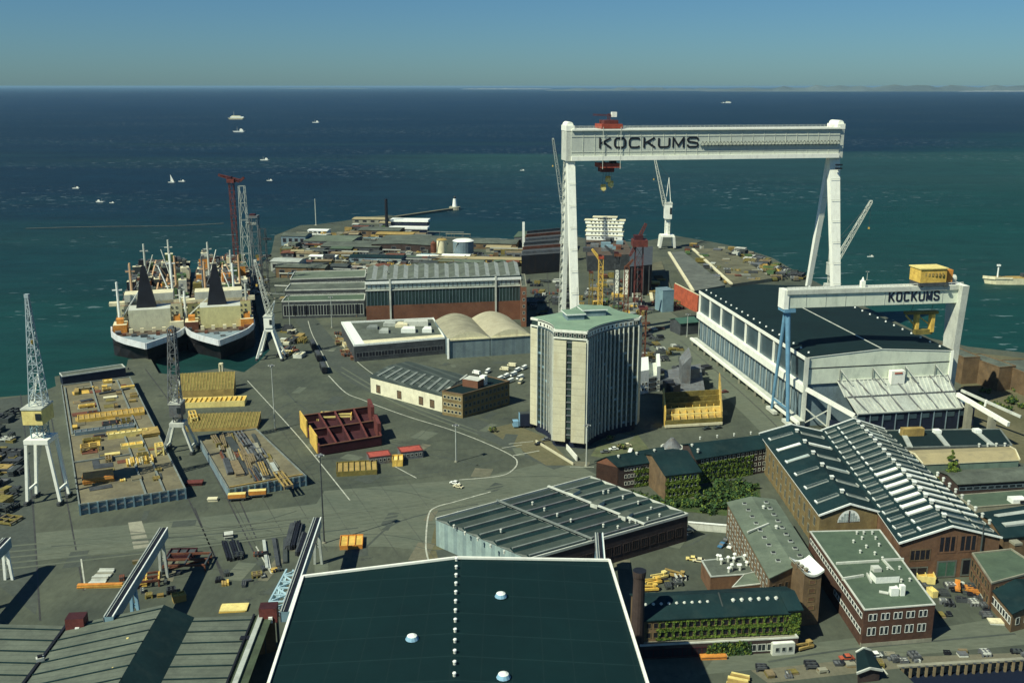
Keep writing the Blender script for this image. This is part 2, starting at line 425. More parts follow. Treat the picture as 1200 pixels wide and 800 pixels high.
coast('coast', 830, 1360, 31000, 215, 3)
coast('low_island', 640, 870, 36000, 120, 4)
coast('sandbank', 540, 648, 52000, 60, 5, 'coastpale')
coast('shoal', 325, 430, 60000, 60, 6)
coast('sand_cliff', 1130, 1300, 30500, 40, 9, 'coastpale')
# ---------------------------------------------------------------- yard surfaces and markings
b = MB()
main = smooth([(-330, 678), (-120, 655), (40, 640), (200, 625), (360, 606), (470, 592), (560, 575), (640, 556), (680, 546)])
PR = [g(p.x, p.y) for p in main]; strip(b, PR, 24, .008, 'asphalt'); struct(b, 'yard_road')
b = MB(); PR = [g(p.x, p.y) for p in smooth([(356, 372), (372, 392), (398, 424), (430, 448), (470, 466), (520, 484), (572, 505), (628, 530), (664, 545)])]
strip(b, PR, 15, .012, 'asphaltdark'); struct(b, 'curved_road')
b = MB(); strip(b, [g(x, y) for x, y in [(760, 432), (800, 400), (770, 372), (735, 345)]][::-1], 30, .016, 'asphalt')
struct(b, 'dock_road')
b = MB(); strip(b, [g(x, y) for x, y in [(790, 402), (850, 445), (900, 490), (930, 520)]], 20, .020, 'asphalt'); struct(b, 'hall_road')
b = MB(); b.face([(*p, .024) for p in RH([(455, 640), (690, 668), (560, 560), (380, 575), (340, 640)], 0)], 'asphalt'); struct(b, 'turning_area')
b = MB(); b.face([(*p, .028) for p in RH([(570, 503), (600, 496), (640, 512), (672, 545), (640, 545)], 0)], 'earth'); struct(b, 'grass_verge')
b = MB(); b.face([(*p, .032) for p in RH([(501, 655), (512, 606), (530, 600), (520, 655)], 0)], 'earth'); struct(b, 'gravel_verge')
b = MB(); b.face([(*p, .008) for p in RH([(820, 790), (1200, 755), (1320, 745), (1320, 700), (1100, 735), (960, 752), (840, 768)], 0)], 'asphalt'); struct(b, 'front_road')
b = MB(); b.face([(*p, .016) for p in RH([(900, 800), (1050, 783), (1200, 774), (1200, 764), (1000, 772), (880, 785)], 0)], 'quay'); struct(b, 'quay_edge')
b = MB(); b.face([(*p, .012) for p in RH([(1120, 520), (1260, 560), (1300, 430), (1130, 412)], 0)], 'earth'); struct(b, 'rough_ground')
b = MB(); b.face([(*p, .012) for p in RH([(40, 590), (56, 470), (44, 462), (-20, 470), (-60, 640), (42, 720), (46, 690)], 0)], 'asphaltdark'); struct(b, 'storage_yard')
b = MB(); b.face([(*p, .020) for p in RH([(150, 612), (166, 610), (176, 640), (157, 644)], 0)], 'concrete'); struct(b, 'concrete_pad')
def marks(name, lines, w, m, z_=.080, kind='structure'):
    b = MB()
    for l in lines: strip(b, [g(p[0], p[1]) for p in smooth(l, 5)], w, z_, m)
    o = b.build(name); o['kind'] = kind
def repairs():
    r = random.Random(11)
    for mname, nm, n in (('asphaltdark', 'asphalt_patch', 46), ('quay', 'concrete_patch', 16), ('asphalt', 'worn_patch', 30)):
        b = MB(); k = 0; placed = []
        while k < n:
            px, py = r.uniform(60, 880), r.uniform(395, 690)
            if px < 330 and py < 600: continue
            x, y = g(px, py); w, d = r.uniform(2, 9), r.uniform(3, 16); a = -.16+r.choice([0, .35, -.3])
            if any(abs(x-u)+abs(y-v) < 22 for u, v in placed): continue
            placed.append((x, y)); k += 1; c, s_ = math.cos(a), math.sin(a)
            b.face([(x+c*u-s_*v, y+s_*u+c*v, {'asphaltdark': .052, 'quay': .056, 'asphalt': .060}[mname]) for u, v in ((-w/2, -d/2), (w/2, -d/2), (w/2, d/2), (-w/2, d/2))], mname)
        struct(b, nm)
repairs()
marks('slab_joint', [[(210+k*34, 470+k*2), (300+k*42, 640+k*3)] for k in range(7)]+[[(240, 450+k*34), (420+k*22, 438+k*30)] for k in range(6)], .14, 'rail', .064)
marks('road_marking', [[(385, 440), (405, 460), (424, 468), (447, 477), (481, 489), (530, 504), (569, 519), (600, 534), (606, 543), (599, 552), (588, 557), (565, 560), (538, 562)],
                       [(600, 534), (616, 531), (632, 528)], [(502, 656), (499, 639), (502, 604), (511, 594), (532, 588), (575, 576)]], .6, 'paint')
def tracks():
    r = random.Random(5); L = []
    for k in range(34):
        x, y = r.uniform(80, 620), r.uniform(440, 690); a = r.uniform(-.5, .2); n = r.randint(3, 5); s = r.uniform(18, 45); pts = [(x, y)]
        for _ in range(n): a += r.uniform(-.35, .35); x += s*math.cos(a); y += s*math.sin(a)*.45; pts.append((x, y))
        L.append(pts)
    marks('tyre_marks', L, .35, 'asphaltdark', .068)
tracks()
marks('worn_track', [[(-60+0*k, 646+k*7), (120, 630+k*6), (300, 612+k*5), (470, 590+k*4), (600, 566+k*3)] for k in range(5)]+[[(400, 430+k*6), (470, 470+k*5), (560, 505+k*4)] for k in range(2)], 1.1, 'asphalt', .072)
b = MB(); strip(b, [g(x, y, -2) for x, y in smooth([(30, 267), (110, 265), (200, 264), (262, 261)])], 3, -2.6, 'concretedark'); struct(b, 'reef')
marks('lane_line', [[(361, 376), (366, 392), (378, 415), (386, 432)], [(392, 390), (398, 400), (420, 425), (450, 446), (490, 462)], [(372, 410), (392, 411)], [(668, 547), (696, 547)], [(290, 446), (344, 505), (374, 541), (410, 586)],
                    [(150, 560), (185, 556)], [(95, 655), (100, 690)], [(300, 640), (318, 672)], [(596, 520), (625, 517)], [(588, 525), (612, 521)], [(460, 545), (488, 560)],
                    [(640, 640+22), (700, 652), (790, 633)], [(1010, 752), (1040, 790)]], .5, 'paint', .084)
marks('crane_track', [[(24, 462), (38, 590), (47, 727)], [(55, 462), (78, 585), (98, 692)], [(146, 440), (190, 520), (265, 680)], [(170, 432), (232, 520), (310, 672)], [(228, 595), (262, 680)], [(262, 545), (300, 630)],
                      [(796, 398), (880, 470), (925, 515)], [(640, 300), (644, 360), (646, 400)], [(806, 300), (850, 335)], [(380, 360), (360, 340), (345, 330)], [(436, 464), (470, 478), (512, 491)]], .5, 'rail', .048)
marks('tyre_track', [[(420, 560), (520, 552), (590, 538)], [(300, 500), (350, 470), (420, 500)], [(330, 450), (360, 480), (460, 520), (560, 545)], [(60, 640), (200, 630), (380, 612)], [(70, 656), (220, 642), (420, 618)], [(430, 640), (470, 610), (560, 590)],
                     [(730, 640), (800, 640), (830, 625)], [(900, 775), (1000, 760), (1190, 742)]], .9, 'asphaltdark', .036)
mat('palewall', (.66, .72, .58), .7, .1, .1, dirt=(.44, .5, .4))
mat('craneblue2', (.13, .28, .40), .45, .2, .25, dirt=(.10, .22, .32))
mat('roofbig', (.003, .019, .021), .9, .12, .05, fine=.35, spec=.15, stripes=(((.011, .034, .035), (0, 1, 0), 9, .03), ((.0075, .024, .025), (1, 0, 0), 6.5, .03)))
mat('skylight', (.045, .065, .06), .35, .3, .3, spec=.5)
mat('brickdark2', (.085, .045, .03), .9, .3, .3, dirt=(.06, .04, .03))
mat('brickdark3', (.05, .04, .04), .9, .3, .2); mat('clad', (.28, .38, .36), .7, .16, .2, dirt=(.2, .26, .25), stripes=(((.21, .29, .29), Vector((.55, -.83, 0)), 4.5, .4),))
mat('roofribA', (.05, .072, .06), .9, .22, .15, dirt=(.05, .065, .055)); mat('roofribB', (.028, .046, .042), .9, .22, .15, dirt=(.03, .045, .04))
mat('ribbed', (.115, .137, .105), .9, .24, .1, dirt=(.075, .09, .072), stripes=(((.095, .115, .09), (0, 1, 0), 2.4, .2),)); mat('ribdark', (.06, .085, .05), .9, .3, .2, dirt=(.04, .05, .035))
mat('greenclad', (.13, .19, .15), .8, .16, .2, dirt=(.1, .14, .11))
mat('glassgreen', (.022, .046, .044), .35, .25, .12, spec=.5, dirt=(.03, .06, .055)); mat('vault', (.30, .29, .20), .85, .2, .12, dirt=(.22, .21, .14)); mat('vaultpale', (.40, .38, .26), .85, .15, .12, dirt=(.34, .31, .2))
mat('clad2', (.16, .22, .23), .75, .2, .15, stripes=(((.13, .18, .20), (1, 0, 0), 6, .3),)); mat('whitewall', (.74, .72, .52), .7, .15, .2, dirt=(.58, .55, .38)); mat('roofstripe', (.045, .062, .055), .85, .25, .1, stripes=(((.075, .095, .082), Vector((.8, .6, 0)), 7, .3),))
mat('hullblack', (.018, .020, .024), .6, .3, .12, dirt=(.04, .028, .022)); mat('hullpale', (.62, .66, .66), .6, .12, .2, dirt=(.45, .42, .36)); mat('hullgrey', (.22, .29, .31), .7, .2, .15); mat('shipdeck', (.10, .075, .055), .9, .35, .15, dirt=(.05, .06, .05)); mat('houseyellow', (.66, .62, .30), .7, .12, .2, dirt=(.55, .5, .25)); mat('masttan', (.62, .40, .22), .7, .2, .2)
mat('cranelace', (.36, .44, .46), .6, .2, .2); mat('redbright2', (.40, .085, .06), .75, .2, .3, dirt=(.28, .07, .05)); mat('greenroof', (.05, .12, .09), .8, .2, .2); mat('earthtop', (.12, .12, .075), .95, .35, .06, dirt=(.07, .075, .055))
mat('latblue', (.40, .58, .64), .5, .15, .2); mat('lawn', (.045, .075, .022), .95, .4, .25, dirt=(.09, .09, .045)); mat('lawn2', (.10, .12, .06), .95, .35, .2, dirt=(.13, .12, .075))
# ================================================================ office tower
def tower():
    HT = 54.8
    FL, FR = g(648, 523), g(685, 527); RN, RF = g(744.5, 504), g(747, 500); LN, LF = g(630.5, 505.5), g(622.5, 503)
    ce = ctr([FL, FR, RN, RF, LN, LF]); ce = (ce[0]+1, ce[1]+8)
    BR, BL = (2*ce[0]-FL[0], 2*ce[1]-FL[1]+2), (2*ce[0]-FR[0], 2*ce[1]-FR[1]+2)
    def concave(a, b, n=14, sag=.11):
        a = Vector(a); b = Vector(b); d = b-a; nn = Vector((-d.y, d.x)).normalized(); L = d.length
        return [tuple(a+d*i/n+nn*sag*L*4*(i/n)*(1-i/n)) for i in range(1, n)]
    fr = concave(FR, RN); rb = concave(RF, BR); bl = concave(BL, LF); lf = concave(LN, FL, 8)
    plan = [FL, FR]+fr+[RN, RF]+rb+[BR, BL]+bl+[LF, LN]+lf
    r = T('office_tower', 'tall pale stone office tower with curved dark glass side and green copper roof', 'tower', ce)
    b = MB(); b.prism(plan, 4.5, HT, 'glasstower'); b.build('glass_wall', r)
    b = MB(); b.prism(grow(plan, -1.2), 0, 4.5, 'navy'); b.build('base', r)
    # stone end walls with a central slit of windows
    for a, c in ((FL, FR), (RN, RF), (BR, BL), (LF, LN)):
        A = Vector(a); B = Vector(c); d = (B-A); L = d.length; d.normalize(); n = Vector((d.y, -d.x)); ang = math.atan2(d.y, d.x)
        b = MB()
        parts = ((0, .39), (.57, 1)) if L > 8 else ((0, 1),)
        for t0, t1 in parts:
            m = A+d*L*(t0+t1)/2+n*.25; b.box(m.x, m.y, 3.2, L*(t1-t0), 1.1, HT-3.2-4.4, ang, 'stone')
        if L > 8:
            m = A+d*L*.48+n*.05
            for k in range(15): b.box(m.x, m.y, 6.2+k*3.1, L*.18, .7, .5, ang, 'steelgrey')
        b.build('end_wall', r)
    # floors and mullions on the hollow sides
    cnt = [0]
    for side, stone in ((([FR]+fr+[RN]), 1), (([LN]+lf+[FL]), 1), (([RF]+rb+[BR]), 1), (([BL]+bl+[LF]), 1)):
        b = MB()
        for i in range(len(side)):
            p = Vector(side[i]); q = Vector(side[min(i+1, len(side)-1)]); pp = Vector(side[max(i-1, 0)]); d = (q-pp).normalized(); n = Vector((d.y, -d.x))
            m = p+n*.35
            if i % 1 == 0: b.box(m.x, m.y, 3.2, .42, 1.0, HT-3.2-3.4, math.atan2(d.y, d.x), 'offwhite')
        for k in range(16):
            z0 = 4.6+k*3.1; s = MB()
            for i in range(len(side)-1):
                p = Vector(side[i]); q = Vector(side[i+1]); d = (q-p); n = Vector((d.y, -d.x)).normalized(); m = (p+q)/2+n*.06
                s.box(m.x, m.y, z0, d.length, .3, 1.0, math.atan2(d.y, d.x), 'glassblue' if (k*7+i*3) % 11 else 'craneblue')
            s.build('spandrel', r)
        b.build('mullion', r)
    # crown : white frieze with small openings, copper roof, plant rooms
    b = MB(); b.prism(grow(plan, .35), HT-3.6, HT-2.9, 'white'); b.prism(grow(plan, .35), HT-.6, HT+.5, 'white'); b.prism(grow(plan, -.25), HT-2.9, HT-.6, 'white'); b.build('frieze', r)
    P = grow(plan, .05)
    for a, c, n in ((FL, FR, 5), (FR, RN, 12), (LN, FL, 6), (RN, RF, 2)):
        A = Vector(a); B = Vector(c)
        side = [FL, FR] if a == FL else ([FR]+fr+[RN] if a == FR else ([LN]+lf+[FL] if a == LN else [RN, RF]))
        for i in range(len(side)-1):
            k = max(1, round((Vector(side[i+1])-Vector(side[i])).length/2.2))
            wins(r, side[i], side[i+1], HT-2.7, HT-.7, 1, k, 1.15, 1.5, 'black', 'white', name='loft_window')
    b = MB(); b.prism(grow(plan, -.4), HT+.4, HT+.65, 'copper')
    inner = [lp(p, ce, .55) for p in plan]; n = len(plan); oq = grow(plan, -.9)
    for i in range(n):
        j = (i+1) % n; b.face([(*oq[i], HT+.7), (*oq[j], HT+.7), (*inner[j], HT+1.5), (*inner[i], HT+1.5)], 'copper')
    b.face([(*p, HT+1.5) for p in inner], 'copper'); b.build('roof', r)
    for px, py, sx, sy, h in ((672, 371, 8, 9, 2.6), (694, 367, 11, 8, 3.0)):
        x, y = g(px, py, HT+2); b = MB(); b.box(x, y, HT+1.2, sx, sy, h, .2, 'bluegrey'); b.box(x, y, HT+1.2+h, sx+1.2, sy+1.2, .6, .2, 'whitewash', 'copper'); b.build('plant_room', r)
    b = MB(); b.cyl((*g(676, 368, HT), HT+2), (*g(676, 368, HT), HT+13), .12, .06, 6, 'darkgrey'); b.build('aerial', r)
    # porch wall in front
    b = MB(); b.beam((*g(664, 526), 1.2), (*g(676, 540), 1.2), .5, 2.4, 'white'); b.beam((*g(628, 518), .6), (*g(672, 545), .6), .4, 1.2, 'stone')
    one(b, 'garden_wall', 'low white garden wall at the foot of the pale office tower', 'wall')
tower()
# ================================================================ the great gantry crane
def leg_pair(r, base, apex, w0, w1, f0, f1, m, thin=None):
    pass
def gantry_big():
    Lb = Vector((35, 616, 0)); Rb = Vector((204, 644, 0)); u = (Rb-Lb).normalized(); tr = Vector((-u.y, u.x, 0)); up = Vector((0, 0, 1))
    r = T('gantry_crane', 'huge white shipyard gantry crane spanning the dock behind the office tower', 'crane', (*((Lb+Rb)/2).xy, 0))
    Z0, Z1 = 118.2, 134.2
    for s in (-1, 1):
        gb = MB(); o = tr*s*5.2
        a = Lb-u*.5+o; c = Rb+u*.5+o
        gb.beam(a+up*(Z0+Z1)/2, c+up*(Z0+Z1)/2, 4.4, Z1-Z0, 'girdergrey')
        gb.beam(a+up*(Z1+.35)+tr*s*.3, c+up*(Z1+.35)+tr*s*.3, 6.2, .9, 'cranewhite')
        gb.beam(a+up*(Z0-.55)+tr*s*.3, c+up*(Z0-.55)+tr*s*.3, 6.4, 2.6, 'cranewhite')
        f = tr*s*2.3
        for k in range(1, 24): p = a.lerp(c, k/24)+f; gb.beam(p+up*Z0, p+up*Z1, .22, .25, 'offwhite')
        for zz in (Z0+3.2, Z0+12.3): gb.beam(a+f+up*zz, c+f+up*zz, .3, .3, 'offwhite')
        gd = gb.build('girder', r)
        wk = MB(); q = f*1.45
        st = .47 if s < 0 else 0
        A = a.lerp(c, st)+q; Cc_ = c+q
        wk.beam(A+up*(Z0+7.2), Cc_+up*(Z0+7.2), 1.5, .25, 'offwhite')
        n = 40
        for k in range(n): 
            p = A.lerp(Cc_, k/n); p2 = A.lerp(Cc_, (k+.5)/n); p3 = A.lerp(Cc_, (k+1)/n)
            wk.beam(p+up*(Z0+7.2), p2+up*(Z0+9), .22, .22, 'darkgrey'); wk.beam(p2+up*(Z0+9), p3+up*(Z0+7.2), .22, .22, 'darkgrey')
            wk.beam(p+up*(Z0+7.4)+tr*s*-.6, p+tr*s*-.6+up*(Z0+6), .25, .9, 'bluegrey')
        wk.beam(A+up*(Z0+9), Cc_+up*(Z0+9), .2, .2, 'offwhite'); wk.build('walkway', gd)
        rl = MB()
        for k in range(61): p = a.lerp(c, k/60)+tr*s*3.2; rl.beam(p+up*(Z1+.8), p+up*(Z1+2), .1, .1, 'offwhite')
        for zz in (1.4, 2): rl.beam(a+tr*s*3.2+up*(Z1+zz), c+tr*s*3.2+up*(Z1+zz), .1, .1, 'offwhite')
        rl.build('railing', gd)
    p0 = Vector(xp(702, Lb, u, -tr*7.62, 126)); p1 = Vector(xp(819, Lb, u, -tr*7.62, 126))
    letters('KOCKUMS', Vector((p0.x, p0.y, Z0+5.2)), u, up, (p1-p0).length, 6.6, 'black', r)
    # legs : each side an A of two tapering box columns that spread along the track
    for B, sx in ((Lb, -1), (Rb, 1)):
        lg = MB()
        for s, w in ((-1, .95), (1, .55)):
            top = B+tr*s*(3.4 if sx < 0 else 1.6)+up*(Z0-2); bot = B+tr*(s*25 if sx > 0 or s < 0 else 13)+up*3
            wt = (4.8 if sx < 0 else 7.4)*w; wb = (5.2 if sx < 0 else 4.6)*w
            lg = MB(); d = (top-bot)
            i = len(lg.v)
            for p, ww, dd in ((bot, wb, 4.2*w), (top, wt, 4.4)):
                for e, ff in ((-1, -1), (1, -1), (1, 1), (-1, 1)): lg.v.append(p+u*e*ww/2+tr*ff*dd/2)
            for q in ((0, 1, 5, 4), (1, 2, 6, 5), (2, 3, 7, 6), (3, 0, 4, 7), (3, 2, 1, 0), (4, 5, 6, 7)): lg.f.append(tuple(q)); lg.m.append('cranewhite')
            lgo = lg.build('leg', r)
            k = MB()
            for zz in range(12, 116, 13):
                t = (zz-3)/(Z0-5); p = bot.lerp(top, t); ww = wb+(wt-wb)*t
                k.beam(p-u*(ww/2+.04)-tr*2.9, p+u*(ww/2+.04)-tr*2.9, .12, .22, 'offwhite')
            if sx < 0 and s > 0:      # stairs and lift shaft up the leg
                for zz in range(4, 116, 5):
                    t = (zz-3)/(Z0-5); p = bot.lerp(top, t)-u*(wb/2+.8); k.box(p.x, p.y, p.z, 1.2, 2.0, .3, math.atan2(u.y, u.x), 'palegrey'); k.beam(p-tr*1, p+tr*1+up*5, .35, .35, 'offwhite')
                k.beam(bot-u*(wb/2+1.7), top-u*(wt/2+1.5), .35, .35, 'offwhite')
            k.build('ladder', lgo)
            bg = MB(); bo = B+tr*(s*25 if sx > 0 or s < 0 else 13)
            bg.beam(bo-tr*9+up*1.9, bo+tr*9+up*1.9, 3.2, 2.2, 'steelgrey')
            for e in range(-4, 5): bg.cyl(bo+tr*e*2-u*1.0+up*.75, bo+tr*e*2+u*1.0+up*.75, .7, .7, 10, 'darkgrey')
            bg.build('bogie', r)
        sb = MB(); sb.beam(B-tr*24+up*9, B+tr*(24 if sx > 0 else 12)+up*9, 3, 3.6, 'cranewhite'); sb.build('sill_beam', r)
        cp = MB(); c = B+u*sx*1.2; a = math.atan2(u.y, u.x)
        cp.box(c.x, c.y, Z0-2, 4.6, 14, Z1-Z0+1.5, a, 'offwhite'); cp.box(c.x, c.y, Z1-.3, 5.0, 14.4, 3.2, a, 'cranewhite'); cp.cyl(Vector((c.x, c.y, Z1+3))-tr*6, Vector((c.x, c.y, Z1+3))+tr*6, 2.1, 2.1, 12, 'cranewhite')
        co_ = cp.build('end_carriage', r)
        q = MB()
        for e in (-1.5, 0, 1.5):
            for zz in (-5, -2.8): p = c+u*e-tr*7.8+up*(Z0-4+zz); q.box(p.x, p.y, p.z, 1.1, 1.6, .9, a, 'black')
        if sx > 0: q.build('window', co_)
    # trolleys
    cx = Vector(xp(713, Lb, u, Vector((0, 0, 0)), 130)); cx.z = 0; a = math.atan2(u.y, u.x)
    t = MB(); p = cx
    t.box(p.x, p.y, Z1+1.0, 13, 17, 2.6, a, 'cranered'); t.box(p.x, p.y, Z1+3.6, 9, 11, 2.2, a, 'redoxide')
    for e in (-5.5, 5.5): t.beam(p+u*e-tr*8.6+up*(Z1+2), p+u*e-tr*8.6+up*(Z0-7), .3, .3, 'offwhite'); t.beam(p+u*e+tr*8.6+up*(Z1+2), p+u*e+tr*8.6+up*(Z0-7), .3, .3, 'offwhite')
    tb = t.build('trolley', r)
    j = MB(); j.lattice(p+up*(Z1+5.5), p+up*(Z1+9.5), 1.6, 1.2, 3, .25, 'redoxide'); j.lattice(p+up*(Z1+9)-u*10, p+up*(Z1+8.4)+u*4, .8, .8, 9, .2, 'redoxide'); j.box(p.x+3, p.y, Z1+7.6, 3, 3, 3, a, 'cranewhite'); j.build('service_jib', tb)
    t = MB(); t.box(p.x, p.y, Z0-6.4, 13, 14, 2.4, a, 'cranered'); t.box(p.x-1, p.y, Z0-9.2, 8, 9, 2.8, a, 'redoxide'); t.box(p.x+3, p.y, Z0-4, 3, 6, 2, a, 'darkgrey')
    for e in (-6, 6): 
        for k in range(4): t.beam(p+u*(e*.5+k*.5)+up*(Z0-4), p+u*(e+k*.2)+up*(Z0+1), .25, .25, 'redoxide')
    t.build('lower_trolley', r)
    hk = MB()
    for e, dz in ((-2.6, -19.5), (.4, -14.5), (2.2, -17.5)):
        q = p+u*e+up*(Z0+dz); hk.box(q.x, q.y, q.z, 2.6, 2.6, 2.6, a, 'yellow'); hk.cyl(q-tr*1.5+up*.2, q+tr*1.5+up*.2, 1.5, 1.5, 12, 'yellowpale')
        hk.cyl(q-up*1.8, q, .25, .25, 6, 'darkgrey'); hk.beam(q-up*1.8, q+u*.9-up*2.3, .35, .35, 'yellow')
        for ex in (-.8, .8): hk.beam(q+u*ex+up*2.4, p+u*(e*.6+ex)+up*(Z0-8.6), .12, .12, 'steeldark')
    hk.build('hook_block', r)
def xp(px, B, u, off, z):
    """point on the line B+off along u at height z that the photo shows in column px"""
    lo, hi = -20.0, 260.0
    for _ in range(50):
        m = (lo+hi)/2; p = B+off+u*m; x = 600+F*p.x/(p.y*CS+(H-z)*SN)
        if x < px: lo = m
        else: hi = m
    p = B+off+u*lo; return (p.x, p.y, z)
gantry_big()
# ================================================================ the assembly hall and its gantry
HA = (141, 458); HU = Vector((-.135, .991)); HW = Vector((.975, .17)).normalized()
def hp(s, t): p = Vector(HA)+HW*s+HU*t; return (p.x, p.y)
def hall():
    W, L, E, RG = 75, 161, 35.0, 37.6
    q = [hp(0, 0), hp(W, 0), hp(W, L), hp(0, L)]
    c = ctr(q); r = T('assembly_hall', 'long white and blue grey shipbuilding hall with flat dark roof beside the water', 'hall', c)
    a = math.atan2(HW.y, HW.x); up = Vector((0, 0, 1)); V = lambda s, t, z: Vector((*hp(s, t), z))
    b = MB(); b.prism([hp(.6, .6), hp(W-.6, .6), hp(W-.6, L-.6), hp(.6, L-.6)], 0, E-.05, 'bluegrey'); b.build('wall', r)
    mid = hp(W/2, 0), hp(W/2, L); rf = MB()
    for s0, s1 in ((-.8, W/2), (W/2, W+.8)):
        z0, z1 = (E, RG) if s0 < 1 else (RG, E)
        P = [V(s0, -.8, z0), V(s1, -.8, z1), V(s1, L+.8, z1), V(s0, L+.8, z0)]
        rf.face(P, 'roofdark'); rf.face([p-up*.4 for p in reversed(P)], 'roofdark')
        for i in range(4): j = (i+1) % 4; rf.face([P[i]-up*.4, P[j]-up*.4, P[j], P[i]], 'cranewhite')
    rf.build('roof', r)
    rd = MB(); rd.beam(V(W/2, -.8, RG+.12), V(W/2, L*.62, RG+.12), .5, .25, 'offwhite')
    rd.build('ridge_cap', r)
    vm = MB()
    for k in range(18): 
        for s in (3.2, W-2.5): p = V(s, 6+k*9, E+.1); vm.cyl(p, p+up*.8, .55, .45, 8, 'whitewash')
    vm.build('roof_vent', r)
    # left side: clerestory between white posts, white beam, ribbed cladding below, crane ledge
    f = MB()
    f.beam(V(-.3, 0, E-.9), V(-.3, L, E-.9), 1.6, 1.8, 'cranewhite'); f.beam(V(-.6, -.4, 19.2), V(-.6, L+.4, 19.2), 2.4, 3.6, 'cranewhite')
    for k in range(9): p = V(-.2, L*k/8, 0); f.beam(p+up*20.5, p+up*(E-1.5), 1.0, 1.1, 'cranewhite')
    f.build('side_frame', r)
    f = MB()
    for k in range(41): p = V(0, L*k/40, 0); f.beam(p+up*4.6, p+up*17.5, .35, .5, 'bluegrey' if k % 2 else 'palegrey')
    f.build('mullion', r)
    for k in range(8):
        g_ = MB(); A = V(.5, L*k/8+1, 21.6); B_ = V(.5, L*(k+1)/8-1, 21.6); g_.beam((A+B_)/2+up*5.6-HU.to_3d()*8, (A+B_)/2+up*5.6+HU.to_3d()*8, .5, 10.6, 'glassblue'); g_.build('clerestory', r)
    f = MB(); f.beam(V(-5, -6, 4.0), V(-5, L, 4.0), 1.5, 1.3, 'cranewhite'); f.beam(V(-2.6, -4, 4.3), V(-2.6, L, 4.3), 3.2, .3, 'offwhite')
    for k in range(14): p = V(-5, 2+k*12, 0); f.beam(p, p+up*3.4, .9, .9, 'concrete')
    f.build('crane_ledge', r)
    # front gable : two white bands, stays, sloping canopy, dark doors
    G = MB()
    def band(z0, z1, y, m, peak=0):
        pts = [V(0, y, z0), V(W, y, z0), V(W, y, z1), V(W/2, y, z1+peak), V(0, y, z1)]; bk = [p+HU.to_3d()*.5 for p in pts]
        G.face(pts, m); n = len(pts)
        for i in range(n): j = (i+1) % n; G.face([pts[j], pts[i], bk[i], bk[j]], m)
    band(29.6, E-.1, -.5, 'palewall', RG-E); band(21.4, 28.8, -.2, 'palewall'); band(28.8, 29.6, 0.1, 'steelgrey')
    G.beam(V(-.4, -.4, 0), V(-.4, -.4, E), 1.8, 1.8, 'offwhite'); G.beam(V(W+.3, -.4, 20), V(W+.3, -.4, E), 1.4, 1.4, 'cranewhite'); G.build('gable', r)
    st = MB()
    for s in (20, 37, 54, 70): st.beam(V(s-3, -.8, 28.4), V(s+2.5, -4, 21.0), .5, .5, 'offwhite'); st.beam(V(s-3, -.9, 28.6), V(s-3, -.9, 21.4), .3, .3, 'steelgrey')
    st.build('stay', r)
    cz = [(16, -.6, 22.2), (W-1, -.6, 22.2), (W-1, -16, 10.4), (20, -16, 10.4)]
    cp = MB(); P = [V(*k) for k in cz]; cp.face([P[3], P[2], P[1], P[0]], 'palegrey'); cp.face([p-up*.5 for p in P], 'palegrey')
    for i in range(4): j = (i+1) % 4; cp.face([P[i], P[j], P[j]-up*.5, P[i]-up*.5], 'offwhite')
    for k in range(27):
        t = k/26; A = P[0].lerp(P[1], t); B_ = P[3].lerp(P[2], t)
        if 11 < k < 15: continue
        cp.beam(A+up*.3, A.lerp(B_, .5)+up*.3-HW.to_3d()*1.2, .5, .3, 'offwhite'); cp.beam(A.lerp(B_, .54)+up*.3, B_+up*.3+HW.to_3d()*1.0, .5, .3, 'offwhite')  # off-white bars stand in for diagonal reflections on the canopy
    for t in (.5, .0, 1): cp.beam(P[0].lerp(P[3], t)+up*.3, P[1].lerp(P[2], t)+up*.3, .8, .5, 'steelgrey' if t == .5 else 'offwhite')
    for k in range(7):
        A = P[0].lerp(P[1], k/6); B_ = P[3].lerp(P[2], k/6); cp.beam(A+up*.6, B_.lerp(P[3].lerp(P[2], min(1, (k+.6)/6)), 1)+up*.5, .4, .6, 'steelgrey')
    cp.build('canopy', r)
    dr = MB(); dr.beam(V(19, -15.2, 5.1), V(W-2, -15.2, 5.1), .6, 10, 'navy')
    for k in range(9): p = V(20+k*6.6, -15.7, 0); dr.beam(p, p+up*10, .4, .5, 'bluegrey')
    for k in range(9): p = V(22+k*6.6, -15.6, 6.6); dr.box(p.x, p.y, p.z, 4.4, .3, 2.2, a, 'glassblue')
    dr.build('door', r)
    bm = MB(); bm.beam(V(0, -.9, 19.4), V(18, -16.5, 10), 1.3, 2, 'cranewhite'); bm.beam(V(18, -16.5, 10), V(18, -16.5, 0), 1.6, 1.6, 'offwhite'); bm.beam(V(9, -8.5, 14), V(9, -8.5, 0), 1.4, 1.4, 'offwhite'); bm.beam(V(0, -.9, 10), V(9, -8.5, 2), .5, .5, 'offwhite'); bm.beam(V(0, -.9, 2), V(9, -8.5, 11), .5, .5, 'offwhite')
    bm.beam(V(9, -8.5, 3), V(18, -16.5, 3), .8, 6, 'navy'); bm.build('canopy_frame', r)
    p = V(46, -2.2, 20.2); hb = MB(); hb.box(p.x, p.y, p.z, 7, 3, 6.6, a, 'cranewhite'); hb.box(p.x, p.y-.2, p.z+5.2, 4, 3.1, .7, a, 'redbright'); hb.build('hoist_cabin', r)
hall()
